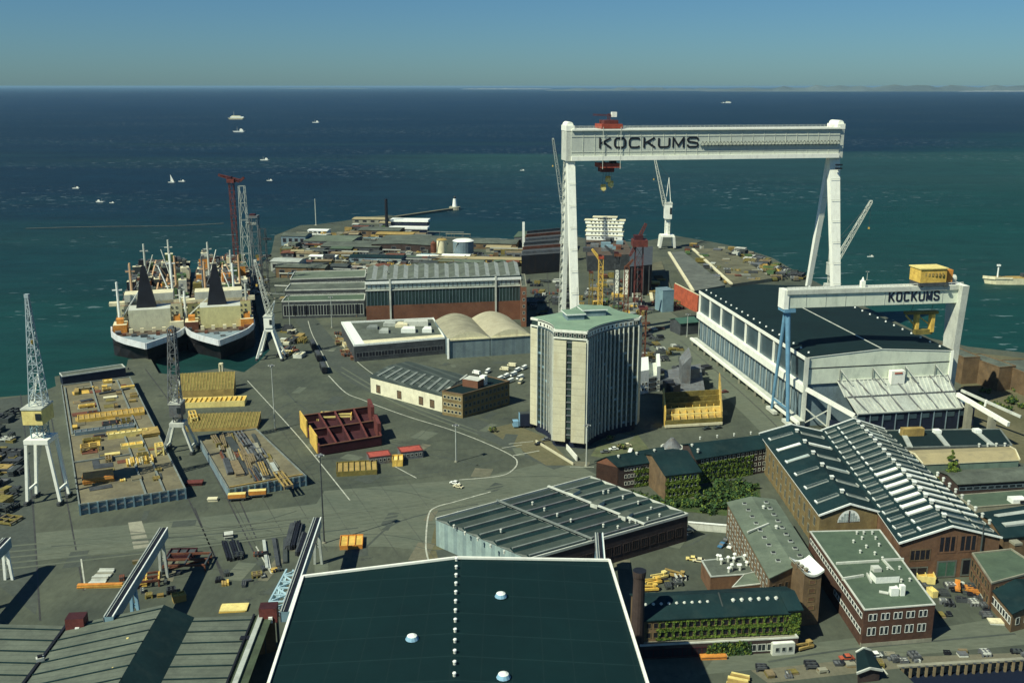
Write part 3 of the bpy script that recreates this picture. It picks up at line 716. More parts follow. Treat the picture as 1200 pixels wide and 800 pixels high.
def gantry_small():
    Lb = Vector((132.6, 469, 0)); Rb = Vector((219.5, 481.5, 0)); u = (Rb-Lb).normalized(); tr = Vector((-u.y, u.x, 0)); up = Vector((0, 0, 1)); a = math.atan2(u.y, u.x)
    r = T('gantry_crane', 'smaller pale gantry crane with blue legs straddling the dark hall roof', 'crane', (*((Lb+Rb)/2).xy, 0))
    Z0, Z1 = 57, 64.6
    gb = MB(); A = Lb-u*2; B_ = Rb+u*.5
    gb.beam(A+up*(Z0+Z1)/2, B_+up*(Z0+Z1)/2, 6, Z1-Z0, 'palewall'); gb.beam(A+up*(Z1+.1)-tr*.3, B_+up*(Z1+.1)-tr*.3, 7, 2.0, 'offwhite'); gb.beam(A+up*(Z1+1.4)-tr*3.3, B_+up*(Z1+1.4)-tr*3.3, .6, .4, 'cranewhite')
    for k in range(1, 9): p = A.lerp(B_, k/9)-tr*3.05; gb.beam(p+up*Z0, p+up*Z1, .2, .2, 'palegrey')
    gb.box(A.x, A.y, Z0-.4, 2.4, 7, Z1-Z0+1.6, a, 'cranewhite')
    go = gb.build('girder', r)
    rl = MB()
    for k in range(46): p = A.lerp(B_, k/45)-tr*3.4; rl.beam(p+up*(Z1+1), p+up*(Z1+2.6), .12, .12, 'offwhite')
    rl.beam(A-tr*3.4+up*(Z1+2.6), B_-tr*3.4+up*(Z1+2.6), .25, .2, 'cranewhite'); rl.build('railing', go)
    wp = MB(); p = A.lerp(B_, .44); wp.box(p.x, p.y, Z1+1, 2, 2, 3.2, a, 'cranewhite'); wp.cyl((p.x, p.y, Z1+4.2), (p.x, p.y, Z1+6), .8, .2, 8, 'cranewhite'); wp.build('lamp_housing', r)
    p0 = Vector(xp(1041, Lb, u, -tr*3.1, 60)); p1 = Vector(xp(1101, Lb, u, -tr*3.1, 60))
    letters('KOCKUMS', Vector((p0.x, p0.y, Z0+1.5)), u, up, (p1-p0).length, 5.0, 'navy', r)
    for s, w in ((-1, 2.8), (1, 2.2)):
        k = MB(); k.cyl(Lb+tr*s*10+up*2.4, Lb+tr*s*1.2+up*(Z0-1), w*.3, w*.48, 10, 'craneblue2'); k.build('leg', r)
        k = MB(); k.beam(Lb+tr*(s*10-5)+up*1.5, Lb+tr*(s*10+5)+up*1.5, 2, 1.6, 'offwhite'); k.build('bogie', r)
    k = MB(); k.beam(Lb-tr*4+up*(Z0-1.2), Lb+tr*4+up*(Z0-1.2), 5.6, 1.6, 'craneblue2'); k.beam(Lb-tr*9.5+up*8, Lb+tr*9.5+up*8, .8, .9, 'craneblue2'); k.build('leg_brace', r)
    k = MB(); b0 = Rb+up*2; t0 = Rb+up*(Z1+1.5); i = 0
    for p, ww, dd in ((b0, 3.2, 7), (Rb+up*40, 3.2, 10), (t0, 3.4, 14)):
        for e, f_ in ((-1, -1), (1, -1), (1, 1), (-1, 1)): k.v.append(p+u*e*ww/2+tr*f_*dd/2)
    for o in (0, 4):
        for q in ((0, 1, 5, 4), (1, 2, 6, 5), (2, 3, 7, 6), (3, 0, 4, 7)): k.f.append(tuple(x+o for x in q)); k.m.append('offwhite')
    k.f.append((8, 9, 10, 11)); k.m.append('cranewhite'); lo = k.build('leg', r)
    k = MB(); k.cyl(Rb-u*1+tr*5+up*(Z1+3), Rb+u*1+tr*5+up*(Z1+3), 2, 2, 12, 'offwhite'); k.build('sheave', r)
    c = Vector(xp(1090, Lb, u, Vector((0, 0, 0)), 66))
    tb = MB(); tb.box(c.x-1.5, c.y, Z1+3.2, 13.5, 10, 6.6, a, 'yellow'); tb.box(c.x-1.5, c.y, Z1+9.8, 14.5, 11, .5, a, 'yellowpale'); tb.box(c.x+7.2, c.y+2, Z1+2.8, 5, 7, 6, a, 'orange'); tb.box(c.x-1, c.y-.5, Z1+1.6, 15, 9, 1.6, a, 'steeldark')
    for e in range(7): tb.box(c.x-6.5+e*1.7, c.y-5.2-(3-e)*.12, Z1+6.4, .9, .3, 1.6, a, 'ochre')
    for e in (-6, 6): tb.cyl((c.x+e, c.y-4.5, Z1+1.8), (c.x+e, c.y-5, Z1+1.8), .9, .9, 10, 'darkgrey')
    tb.build('trolley', r)
    sp = MB(); d = Vector(xp(1078, Lb, u, tr*3, 45))
    sp.box(d.x, d.y, 50.6, 17, 3, 1.4, a, 'olive'); sp.box(d.x-2, d.y, 43.0, 1.6, 3, 7.6, a, 'yellow'); sp.box(d.x+5.6, d.y, 41.6, 1.8, 3, 9, a, 'yellow'); sp.box(d.x+1.6, d.y, 40.4, 9, 3, 2.4, a, 'olive')
    sp.beam(d-up*(45-50)-u*8, d-up*2-u*1, .7, .7, 'yellow'); sp.beam(d+u*5, d-u*2+up*5, .5, .5, 'yellow')
    for e in (-5, 5): sp.beam((d.x+e, d.y, 52), (c.x+e*.8, c.y, Z1+2), .15, .15, 'steeldark')
    sp.build('lifting_beam', r)
gantry_small()
# ================================================================ the big dark hall in the foreground
def front_hall():
    E, RG = 40.0, 42.4
    BL, BR = g(355, 676, E), g(714, 657, E); RD = g(535, 654, RG); ax = dirv(545)
    def fw(p, y): t = (p[1]-y)/ax.y; return (p[0]-ax.x*t, y)
    FL, FR, FD = fw(BL, 96), fw(BR, 96), fw(RD, 96); FL = (FL[0]+.6, 96); FR = (FR[0]+.4, 96)
    q = [FL, FR, BR, BL]; r = T('shipyard_hall', 'huge dark green hall roof with white edges filling the bottom of the view', 'hall', ctr(q))
    up = Vector((0, 0, 1)); V = lambda p, z: Vector((p[0], p[1], z))
    w = MB(); wq = grow(q, -.8); w.prism(wq, 0, E-.6, 'bluegrey'); w.face([V(wq[2], E-.6), V(wq[3], E-.6), V(lp(wq[2], wq[3], .5), RG-.5)], 'bluegrey'); w.build('wall', r)
    rf = MB()
    for P in ([V(FL, E), V(FD, RG), V(RD, RG), V(BL, E)], [V(FD, RG), V(FR, E), V(BR, E), V(RD, RG)]):
        rf.face(P, 'roofbig'); rf.face([p-up*.5 for p in reversed(P)], 'roofbig')
    rf.build('roof', r)
    tm = MB()
    for a, b_ in ((V(FL, E), V(BL, E)), (V(FR, E), V(BR, E)), (V(BL, E), V(RD, RG)), (V(RD, RG), V(BR, E))): tm.beam(a+up*.1, b_+up*.1, .62, .9, 'cranewhite')
    tm.build('verge_board', r)
    bb = MB()
    for k in range(8): 
        p = V(lp(BL, FL, (k+.5)/8), 0); bb.beam(p+up*1, p+up*(E-1), .8, .8, 'palegrey'); p = V(lp(BR, FR, (k+.5)/8), 0); bb.beam(p+up*1, p+up*(E-1), .8, .8, 'palegrey')
    bb.build('pilaster', r)
    me = None; o0 = r.location
    for k in range(20):
        p = V(lp(RD, FD, (k+.3)/20*.62), RG)
        if me is None:
            m = MB(); m.cyl((0, 0, 0), (0, 0, .7), .34, .3, 8, 'offwhite'); m.cyl((0, 0, .7), (0, 0, .9), .45, .34, 8, 'whitewash'); oo = m.build('roof_vent'); oo.parent = r; me = oo.data
        else: oo = bpy.data.objects.new('roof_vent', me); COL.objects.link(oo); oo.parent = r
        oo.location = p-o0
    for px, py in ((587, 701), (483, 751), (590, 796)):
        zz = E+1.4; p = g3(px, py, zz); m = MB(); m.cyl(p-up*.3, p+up*.6, 1.0, 1.0, 12, 'bluepale'); m.cyl(p+up*.6, p+up*1.4, 1.5, 1.1, 12, 'bluepale'); m.cyl(p+up*1.4, p+up*1.7, 1.1, .5, 12, 'whitewash'); m.build('fan_cowl', r)
front_hall()
# ================================================================ buildings
def V3(p, z): return Vector((p[0], p[1], z))
def prow(root, name, P, Q, n, fn):
    """n pieces along P->Q, each its own part sharing one mesh; fn(MB) shapes it around the origin"""
    m = MB(); fn(m); o = m.build(name); me = o.data; bpy.data.objects.remove(o)
    P = Vector(P); Q = Vector(Q); a = math.atan2((Q-P).y, (Q-P).x); o0 = Vector((0, 0, 0)); p = root
    while p is not None: o0 += p.location; p = p.parent
    for i in range(n):
        o = bpy.data.objects.new(name, me); COL.objects.link(o); o.parent = root
        o.location = P.lerp(Q, (i+.5)/n)-o0; o.rotation_euler = (0, 0, a)
def vent(m): m.cyl((0, 0, -.3), (0, 0, .7), .34, .3, 8, 'offwhite'); m.cyl((0, 0, .7), (0, 0, .95), .5, .34, 8, 'offwhite')
def bigvent(m): m.cyl((0, 0, -.5), (0, 0, .8), .5, .46, 9, 'offwhite'); m.cyl((0, 0, .8), (0, 0, 1.15), .68, .42, 9, 'offwhite')
def chim(m): m.box(0, 0, -.5, .9, .9, 2.0, 0, 'brickbrown'); m.box(0, 0, 1.5, 1.1, 1.1, .25, 0, 'concrete')
def ivy(root, P, Q, z0, z1, n, size=.55, mats=('ivy', 'ivy', 'leaf', 'leaflight'), gap=.35, seed=1, grid=None):
    r = random.Random(seed); P = Vector(P[:2]); Q = Vector(Q[:2]); d = (Q-P); L = d.length; d.normalize(); nn = Vector((d.y, -d.x, 0))
    blobs = [(r.uniform(0, L), r.uniform(z0, z1), r.uniform(1.2, 3.2)) for _ in range(int(L*(z1-z0)/6))]
    def place():
        while True:
            s = r.uniform(0, L); z = z0+(z1-z0)*r.random()**1.25
            if grid:        # keep clear of the windows
                W0, W1, a0, a1, rr_, cc_, ww, hh_, m0, m1 = grid; D0 = Vector(W1[:2])-Vector(W0[:2]); LL = D0.length; x = (P+d*s-Vector(W0[:2])).dot(D0.normalized())-m0
                u = (x/(LL-m0-m1)*cc_) % 1; v = ((z-a0)/(a1-a0)*rr_) % 1
                if abs(u-.5)*(LL-m0-m1)/cc_ < ww*.62 and abs(v-.5)*(a1-a0)/rr_ < hh_*.62: continue
            if r.random() < gap or any((s-a)**2+(z-c)**2 < e*e for a, c, e in blobs):
                q = P+d*s; return (q.x+nn.x*r.uniform(.1, .45), q.y+nn.y*r.uniform(.1, .45), z), nn
    b = MB(); leaves(b, n, place, size, mats); return b.build('ivy', root)
# ---- terrace of dark roofed offices with ivy
def terrace():
    a = bld('brick_office', 'ivy covered brick office with bare red gable end nearest the pale tower', 'office building', RH([(724, 547), (781, 539), (771, 526), (699, 541)], 10), 10, 'brickdark', 'roofteal', 'gable', 3.2, 'AB', None)
    q = RH([(724, 547), (781, 539), (771, 526), (699, 541)], 10)
    e = MB(); D, A = q[3], q[0]; e.prism([D, A, lp(A, q[1], .012), lp(D, q[2], .012)], 0, 9.8, 'brickred'); 
    n = Vector((A[0]-D[0], A[1]-D[1])).normalized(); n = Vector((n.y, -n.x))*.12
    e.face([(D[0]+n.x, D[1]+n.y, 9.8), (A[0]+n.x, A[1]+n.y, 9.8), ((A[0]+D[0])/2+n.x, (A[1]+D[1])/2+n.y, 12.9)], 'brickred'); e.build('gable_wall', a)
    wins(a, q[0], q[1], .8, 10, 3, 12, 1.1, 1.6, 'glass', 'white', 3, 2); ivy(a, lp(q[0], q[1], .35), q[1], .3, 8.5, 1400, seed=3, grid=(q[0], q[1], .8, 10, 3, 12, 1.1, 1.6, 3, 2))
    prow(a, 'roof_vent', V3(lp(q[0], q[3], .4), 12.6), V3(lp(q[1], q[2], .4), 12.4), 3, bigvent)
    q2 = RB((779, 586), (819, 581), 26)
    b = bld('brick_office', 'bright green ivy clad gabled wing standing forward between two dark roofed offices', 'office building', q2, 10.5, 'brickbrown', 'roofteal', 'gable', 4, 'AB', None)
    wins(b, q2[0], q2[1], .8, 10.4, 3, 7, 1.2, 1.6, 'glass', 'whitewash', 1, 1); ivy(b, q2[0], q2[1], .3, 9.8, 2200, .5, ('leaflight', 'leaflight', 'ivy', 'ivy'), .5, 5, (q2[0], q2[1], .8, 10.4, 3, 7, 1.2, 1.6, 1, 1))
    wins(b, q2[1], q2[2], 1, 10, 3, 6, 1.2, 1.6, 'glass', 'white', 1, 1)
    q3 = RH([(816, 538), (901, 524.5), (899, 511), (800, 521)], 11)
    c = bld('brick_office', 'long dark brick office half hidden by ivy and meeting the skylit workshop', 'office building', q3, 11, 'brickdark', 'roofteal', 'gable', 3.4, 'AB', None)
    wins(c, q3[0], q3[1], .5, 11, 4, 15, 1.15, 1.5, 'glass', 'white', 2, 1); ivy(c, q3[0], lp(q3[0], q3[1], .78), .3, 9, 2600, seed=9, grid=(q3[0], q3[1], .5, 11, 4, 15, 1.15, 1.5, 2, 1))
    prow(c, 'roof_vent', V3(lp(q3[0], q3[3], .55), 14.2), V3(lp(q3[0], q3[1], .06), 13.2), 2, bigvent)
    prow(c, 'roof_vent', V3(lp(q3[3], q3[2], .1), 13), V3(lp(q3[3], q3[2], .9), 13), 4, vent)
    # round red kiosk behind
    x, y = g(787, 534); k = T('round_kiosk', 'small round red brick and white kiosk behind the ivy offices', 'kiosk', (x, y))
    m = MB(); m.cyl((x, y, 0), (x, y, 3.6), 4.6, 4.6, 18, 'brickred'); m.build('wall', k); m = MB(); m.cyl((x, y, 3.6), (x, y, 4.4), 5.1, 5.1, 18, 'offwhite'); m.cyl((x, y, 4.4), (x, y, 8.5), 4.4, .8, 18, 'steelgrey'); m.build('roof', k)
terrace()
# ---- twin nave workshop with white skylights
def nave(label, pts, h, rh, rows, white, wallm, bounds):
    q = RH(pts, h)
    r = bld('workshop', label, 'workshop', q, h, wallm, 'roofteal', 'gable', rh, 'AD', 'whitewash', over=.5)
    A, B, C, D = q; o0 = r.location
    for k in range(rows):
        t = (k+.7)/(rows+.4)
        L_, R_ = lp(A, D, t), lp(B, C, t); Mid = lp(L_, R_, .5); w = k in white
        for side in (0, 1):
            e = L_ if side == 0 else R_
            for s0, s1 in bounds:
                p0 = V3(lp(e, Mid, s0), h+rh*s0+.45); p1 = V3(lp(e, Mid, s1), h+rh*s1+.45); m = MB()
                w2 = w and not (side == 0 and s0 < .3 and len(bounds) > 1); glassm = 'whitewash' if w2 else ('glasspale' if rnd.random() < .12 else 'skylight')  # listed rows get white panes
                m.beam(p0, p1, 2.0, .7, 'offwhite' if w2 else 'palegrey'); m.beam(p0.lerp(p1, .02)+Vector((0, 0, .18)), p0.lerp(p1, .98)+Vector((0, 0, .18)), 1.55, .5, glassm); m.beam(p0.lerp(p1, -.02)+Vector((0, 0, .1)), p0.lerp(p1, .04)+Vector((0, 0, .1)), 2.2, .9, 'whitewash' if side == 0 else 'offwhite')
                m.build('skylight', r)
    prow(r, 'ridge_vent', V3(lp(lp(A, B, .5), lp(D, C, .5), .04), h+rh+.3), V3(lp(lp(A, B, .5), lp(D, C, .5), .97), h+rh+.3), rows, lambda m: (m.box(0, 0, 0, 1.1, 1.0, 1.0, 0, 'offwhite'), m.box(0, 0, 1.0, 1.4, 1.5, .3, 0, 'whitewash')))
    return r, q
r, q = nave('brick workshop nave with six long skylights and an arched white window in its gable', [(961, 604), (1029, 600), (962.5, 506.5), (891, 509)], 13.6, 3.6, 6, (4,), 'brickyellow', ((.12, .86),))
def arch(r, P, Q, z0, w, h):
    P = Vector(P); Q = Vector(Q); d = (Q-P).normalized(); n = Vector((d.y, -d.x)); c = (P+Q)/2+n*.12
    m = MB(); N_ = 14; pts = []
    for i in range(N_+1):
        t = math.pi*i/N_; pts.append((c+d*math.cos(t)*w/2, z0+math.sin(t)*h))
    f = [Vector((p.x, p.y, z)) for p, z in pts]; m.face(f, 'whitewash')
    nn = Vector((n.x, n.y, 0))*.08
    for sx in (-1, 1):
        for i in range(4):
            for j in range(4):
                u0 = sx*(.08+.22*i); x = u0*w/2; hh = h*math.sqrt(max(0, 1-(abs(u0)+.2)**2)); z1 = .25+j*h*.24
                if z1+h*.2 > hh: continue
                p = c+d*x; p2 = c+d*(x+sx*w*.09); a = [(p, z0+z1), (p2, z0+z1), (p2, z0+z1+h*.2), (p, z0+z1+h*.2)]
                if sx < 0: a = [a[1], a[0], a[3], a[2]]
                m.face([Vector((k.x, k.y, z))+nn for k, z in a], 'glasspale')
    m.face([Vector(((c-d*.25).x, (c-d*.25).y, z0+.2))+nn*1.5, Vector(((c+d*.25).x, (c+d*.25).y, z0+.2))+nn*1.5, Vector(((c+d*.25).x, (c+d*.25).y, z0+h*.95))+nn*1.5, Vector(((c-d*.25).x, (c-d*.25).y, z0+h*.95))+nn*1.5], 'brickdark')
    m.build('arched_window', r)
arch(r, q[0], q[1], 10.6, 8.4, 4.6)
wins(r, q[3], q[0], 1, 12, 2, 13, 2.6, 3.4, 'glass', 'concrete', 2, 2, 2)
pl = MB()
for i in range(14): p = lp(q[3], q[0], (i+.05)/13.6); d = Vector((q[0][0]-q[3][0], q[0][1]-q[3][1])).normalized(); pl.box(p[0]+.2, p[1], 0, .9, .8, 12.6, math.atan2(d.y, d.x), 'brickyellow')
pl.build('pilaster', r)
r2, q2 = nave('big brick workshop nave with rows of skylights, its front half white', [(1055, 636.5), (1172, 630), (1036, 503.5), (963, 505.5)], 13.6, 5.0, 18, (2, 3, 4, 5, 6, 7, 8), 'brick', ((.06, .36), (.44, .95)))
P, Q = q2[0], q2[1]
wins(r2, lp(P, Q, .34), lp(P, Q, .80), 9.2, 15.6, 1, 2, 6.4, 6.4, 'black', 'brick', 1, .5, 2, 'window'); wins(r2, lp(P, Q, .06), lp(P, Q, .36), 6.6, 11.5, 1, 1, 7.4, 4.2, 'black', 'brickbrown', 0, 0, 3)
wins(r2, lp(P, Q, .05), lp(P, Q, .34), .2, 5, 1, 1, 7.6, 4.2, 'black', 'concretedark', 0, 0, 1, 'gate'); wins(r2, lp(P, Q, .62), lp(P, Q, .84), .2, 7, 1, 1, 6.6, 6.4, 'black', 'concretedark', 0, 0, 1, 'gate'); wins(r2, lp(P, Q, .36), lp(P, Q, .62), .2, 6.5, 1, 1, 7.0, 6.2, 'greendoor', 'concretedark', 0, 0, 1, 'gate')
pp = MB(); d = lp(P, Q, .81); pp.cyl((d[0], d[1]-.6, 0), (d[0], d[1]-.6, 19), .28, .28, 8, 'darkgrey'); pp.build('downpipe', r2)
prow(r2, 'roof_vent', V3(lp(q2[1], q2[2], .05), 15.5), V3(lp(q2[1], q2[2], .5), 15.5), 9, bigvent)
# ---- long grey roofed office with stair tower
q = RH([(902, 677), (957, 662), (908, 586), (853, 589)], 14)
r = bld('office_block', 'long narrow brick office under a pale grey roof with small dark rooflights', 'office building', q, 14, 'brickbrown', 'roofgreen', 'gable', 1.6, 'AD', None, over=.4)
A, B, C, D = q
for s, hh in ((.28, .56), (.74, .52)):
    prow(r, 'rooflight', V3(lp(lp(A, B, s), lp(D, C, s), .06), 14.15+1.6*hh+.3), V3(lp(lp(A, B, s), lp(D, C, s), .96), 14.15+1.6*hh+.3), 9, lambda m: (m.box(0, 0, 0, 1.3, 1.5, .45, 0, 'palegrey'), m.box(0, 0, .45, 1.0, 1.2, .1, 0, 'black')))
prow(r, 'roof_vent', V3(lp(lp(A, B, .62), lp(D, C, .62), .35), 15.6), V3(lp(lp(A, B, .6), lp(D, C, .6), .97), 15.6), 2, bigvent)
wins(r, D, A, 1, 13, 4, 16, 1.4, 1.7, 'glass', 'offwhite', 1, 1); wins(r, B, C, 1, 13, 4, 16, 1.4, 1.7, 'glass', 'offwhite', 1, 1)
wins(r, A, lp(A, B, .6), 1, 12, 3, 4, 1.4, 2.2, 'glass', 'brickbrown', .6, .6)
m = MB(); m.beam(V3(lp(lp(A, B, .02), lp(D, C, .02), .52), 15.3), V3(lp(lp(A, B, .5), lp(D, C, .5), .56), 16.3), .5, .5, 'offwhite'); m.build('gutter', r)
sx, sy = g(947, 730); r = T('stair_tower', 'narrow brick stair tower with a white curved roof at the office end', 'tower', (sx, sy))
sq = RB((938, 733), (958, 731), 9)
m = MB(); m.prism(sq, 0, 17, 'brickbrown'); m.build('wall', r)
m = MB(); N_ = 6; a, b_, c, d = grow(sq, .5)
for i in range(N_):
    t0, t1 = i/N_, (i+1)/N_; z0, z1 = 17+1.5*(1-2*t0)**2, 17+1.5*(1-2*t1)**2
    p = [V3(lp(a, b_, t0), z0+.1), V3(lp(a, b_, t1), z1+.1), V3(lp(d, c, t1), z1+.1), V3(lp(d, c, t0), z0+.1)]; m.face(p, 'whitewash'); dn = [k-Vector((0, 0, .7)) for k in p]; m.face(dn[::-1], 'offwhite'); m.face([dn[0], dn[1], p[1], p[0]], 'offwhite'); m.face([dn[2], dn[3], p[3], p[2]], 'offwhite')
m.build('roof', r); wins(r, sq[0], sq[1], 1.5, 16, 5, 1, 2.2, 1.5, 'brick', 'brickyellow', 0, 0)
prow(r, 'chimney_pot', V3(lp(sq[3], sq[0], .3), 17), V3(lp(sq[0], sq[1], .2), 17), 3, chim)
# ---- flat roofed office in front of it
q = RH([(1013, 715), (1096, 708.5), (1031, 621), (949, 623)], 12)
r = bld('office_block', 'flat roofed dark brick office with two rows of paired white windows facing the quay', 'office building', q, 12, 'brickdark2', 'rooffelt', 'flat', trim='offwhite', par=.35)
A, B, C, D = q
for rr, (z0, z1) in enumerate(((3.2, 6.8), (7.8, 11.4))):
    L = (Vector(B)-Vector(A)).length
    for k in range(5): wins(r, lp(A, B, (.06+k*.178)), lp(A, B, (.06+k*.178+.13)), z0, z1, 1, 2, 1.2, 2.2 if rr else 2.6, 'glass', 'whitewash', 0, 0)
wins(r, D, A, 7.4, 11.6, 1, 22, 2.0, 1.7, 'glass', 'whitewash', 1, 1); wins(r, lp(D, A, .5), A, 2.5, 6.5, 1, 11, 2.0, 1.7, 'glass', 'whitewash', 1, 1); wins(r, B, C, 3, 11.5, 2, 20, 1.6, 1.7, 'glass', 'offwhite', 1, 1)
m = MB(); m.prism(grow([A, B, lp(B, C, .012), lp(A, D, .012)], .1), 0, 1.2, 'concrete'); m.build('plinth', r)
up = lambda x, y: V3(g(x, y, 12.4), 12.4)
m = MB()
for a, b_ in (((987, 678), (1012, 674)), ((1016, 672), (1021, 682)), ((1035, 656), (1059, 655)), ((1035, 656), (1047, 669)), ((980, 660), (1030, 657))): m.beam(up(*a), up(*b_), .5, .9, 'offwhite')
m.build('upstand', r)
x, y = g(1036, 679, 12); m = MB(); m.box(x, y, 12, 7.5, 4.5, 2.2, .1, 'whitewash', 'rooffelt'); m.box(x-2, y+2, 12, 2.5, 2.5, 3.4, .1, 'offwhite'); m.build('plant_room', r)
x, y = g(1047, 697, 12); m = MB(); m.box(x, y, 12, 2.4, 1.6, 2.6, .1, 'whitewash'); m.box(x+2.4, y, 12, 1.4, 1.4, 3.4, .1, 'whitewash'); m.cyl((x-4, y+1, 12.6), (x-1.5, y, 12.6), .5, .5, 8, 'offwhite'); m.build('air_handler', r)
for k, (px, py) in enumerate([(1000, 636), (1010, 632), (1026, 632), (1015, 642), (1025, 650), (1034, 656), (1008, 648), (1012, 626), (1022, 626), (1066, 681), (1056, 682), (1040, 668), (1004, 626), (1030, 640), (1054, 667), (1050, 690)]):
    x, y = g(px, py, 12); m = MB(); vent(m)
    for v in m.v: v += Vector((x, y, 12.3))
    m.build('roof_vent', r)
# ---- low felt roofs and plant between
q = RH([(833, 676), (888, 672), (870, 652), (822, 657)], 6)
r = bld('plant_house', 'low grey felt roofed plant house cluttered with white vents beside the long office', 'plant house', q, 6, 'brick', 'roofgrey', 'flat', trim='palegrey', par=.3)
for k in range(14):
    px, py = rnd.uniform(836, 882), rnd.uniform(655, 671); x, y = g(px, py, 6); m = MB(); hh = rnd.uniform(.8, 2.6); m.cyl((x, y, 5.9), (x, y, 6+hh), .4, .4, 8, 'offwhite'); m.cyl((x, y, 6+hh), (x, y, 6.4+hh), .7, .5, 8, 'whitewash'); m.build('roof_vent', r)
q = RH([(858, 688), (902, 683), (893, 668), (872, 673)], 7)
r = bld('plant_house', 'brick plant house with a green door facing the ivy covered front building', 'plant house', q, 7, 'brick', 'roofgreen', 'flat', trim='offwhite', par=.3); wins(r, q[3], q[0], .2, 5, 1, 1, 4, 4.2, 'greendoor', 'brick', 0, 0, 0, 'door')
# ---- ivy covered front building and its chimney
q = RB((751, 768), (921, 759), 15); A, B, C, D = q
hh = zt((A[1]+B[1])/2, 722.5)
r = bld('brick_office', 'dark roofed front building with ivy hanging between small windows and oval roof vents', 'office building', q, hh, 'brickbrown', 'roofteal', 'gable', 3.0, 'AB', None, over=.5)
wins(r, A, B, 5.0, hh-.3, 2, 20, 1.5, 1.9, 'black', 'brickyellow', 1, 1); ivy(r, lp(A, B, .1), B, 5.2, hh-.5, 6500, .4, ('ivy', 'leaflight', 'leaflight', 'leaf'), .3, 21, (A, B, 5.0, hh-.3, 2, 20, 1.5, 1.9, 1, 1))
zr = hh+3.0*.62
prow(r, 'roof_vent', V3(lp(lp(A, D, .32), lp(B, C, .32), .02), zr), V3(lp(lp(A, D, .32), lp(B, C, .32), .5), zr), 9, lambda m: (m.cyl((0, 0, -.4), (0, 0, .5), .42, .4, 10, 'whitewash'), m.cyl((0, 0, .5), (0, 0, .85), .52, .3, 10, 'offwhite')))
prow(r, 'roof_vent', V3(lp(lp(A, D, .32), lp(B, C, .32), .62), zr), V3(lp(lp(A, D, .32), lp(B, C, .32), .98), zr), 6, lambda m: (m.cyl((0, 0, -.4), (0, 0, .7), .55, .5, 10, 'whitewash'), m.cyl((0, 0, .7), (0, 0, 1.1), .66, .3, 10, 'offwhite')))
m = MB(); m.beam(V3(lp(lp(A, D, .2), lp(B, C, .2), .565), hh+1.4), V3(lp(lp(A, D, .5), lp(B, C, .5), .565), hh+3.5), .35, .6, 'darkgrey'); m.build('fire_wall', r)
q = RB((921, 759), (935, 758), 13)
r = bld('brick_office', 'small ivy clad annex at the right end of the ivy front building', 'annex', q, hh+1, 'brickbrown', 'roofteal', 'gable', 2.2, 'AB', None); wins(r, q[0], q[1], 4.5, hh, 2, 2, 1.4, 1.8, 'black', 'brickyellow', .5, .5); ivy(r, q[0], q[1], 4, hh, 420, .42, seed=4)
q = RB((750, 773), (934, 763), 2.6); r = bld('lean_to', 'low dark lean-to with a long white roof edge below the ivy wall', 'shed', q, 4.4, 'brickdark', 'concrete', 'flat', trim='offwhite', par=.4)
wins(r, lp(q[0], q[1], .02), lp(q[0], q[1], .45), .3, 3.6, 1, 7, 3.2, 2.6, 'black', 'maroon', 0, 0, 1, 'gate'); wins(r, lp(q[0], q[1], .5), q[1], .4, 3.6, 1, 8, 2.6, 2.4, 'glass', 'offwhite', 0, 1, 1)
ivy(r, lp(q[0], q[1], .42), lp(q[0], q[1], .7), .2, 4.4, 700, .5, ('leaf', 'leafdark', 'ivy'), .4, 31)
cx, cy = g(746, 768); r = T('chimney', 'tall dark brick chimney beside the white edge of the big hall roof', 'chimney', (cx, cy)); zc = zt(cy, 668)
m = MB(); m.cyl((cx, cy, 0), (cx, cy, zc-1.6), 2.0, 1.65, 14, 'brickdark'); m.build('shaft', r); m = MB(); m.cyl((cx, cy, zc-1.8), (cx, cy, zc), 1.85, 1.95, 14, 'brickdark', 'black'); m.build('cap', r)
q = RB((905, 768), (931, 766), 7); r = bld('hut', 'white painted site hut at the foot of the ivy annex', 'hut', q, 3.6, 'offwhite', 'whitewash', 'flat', par=0); wins(r, q[0], q[1], .6, 3.2, 1, 3, 1.2, 1.4, 'glass', 'palegrey', .4, .4)
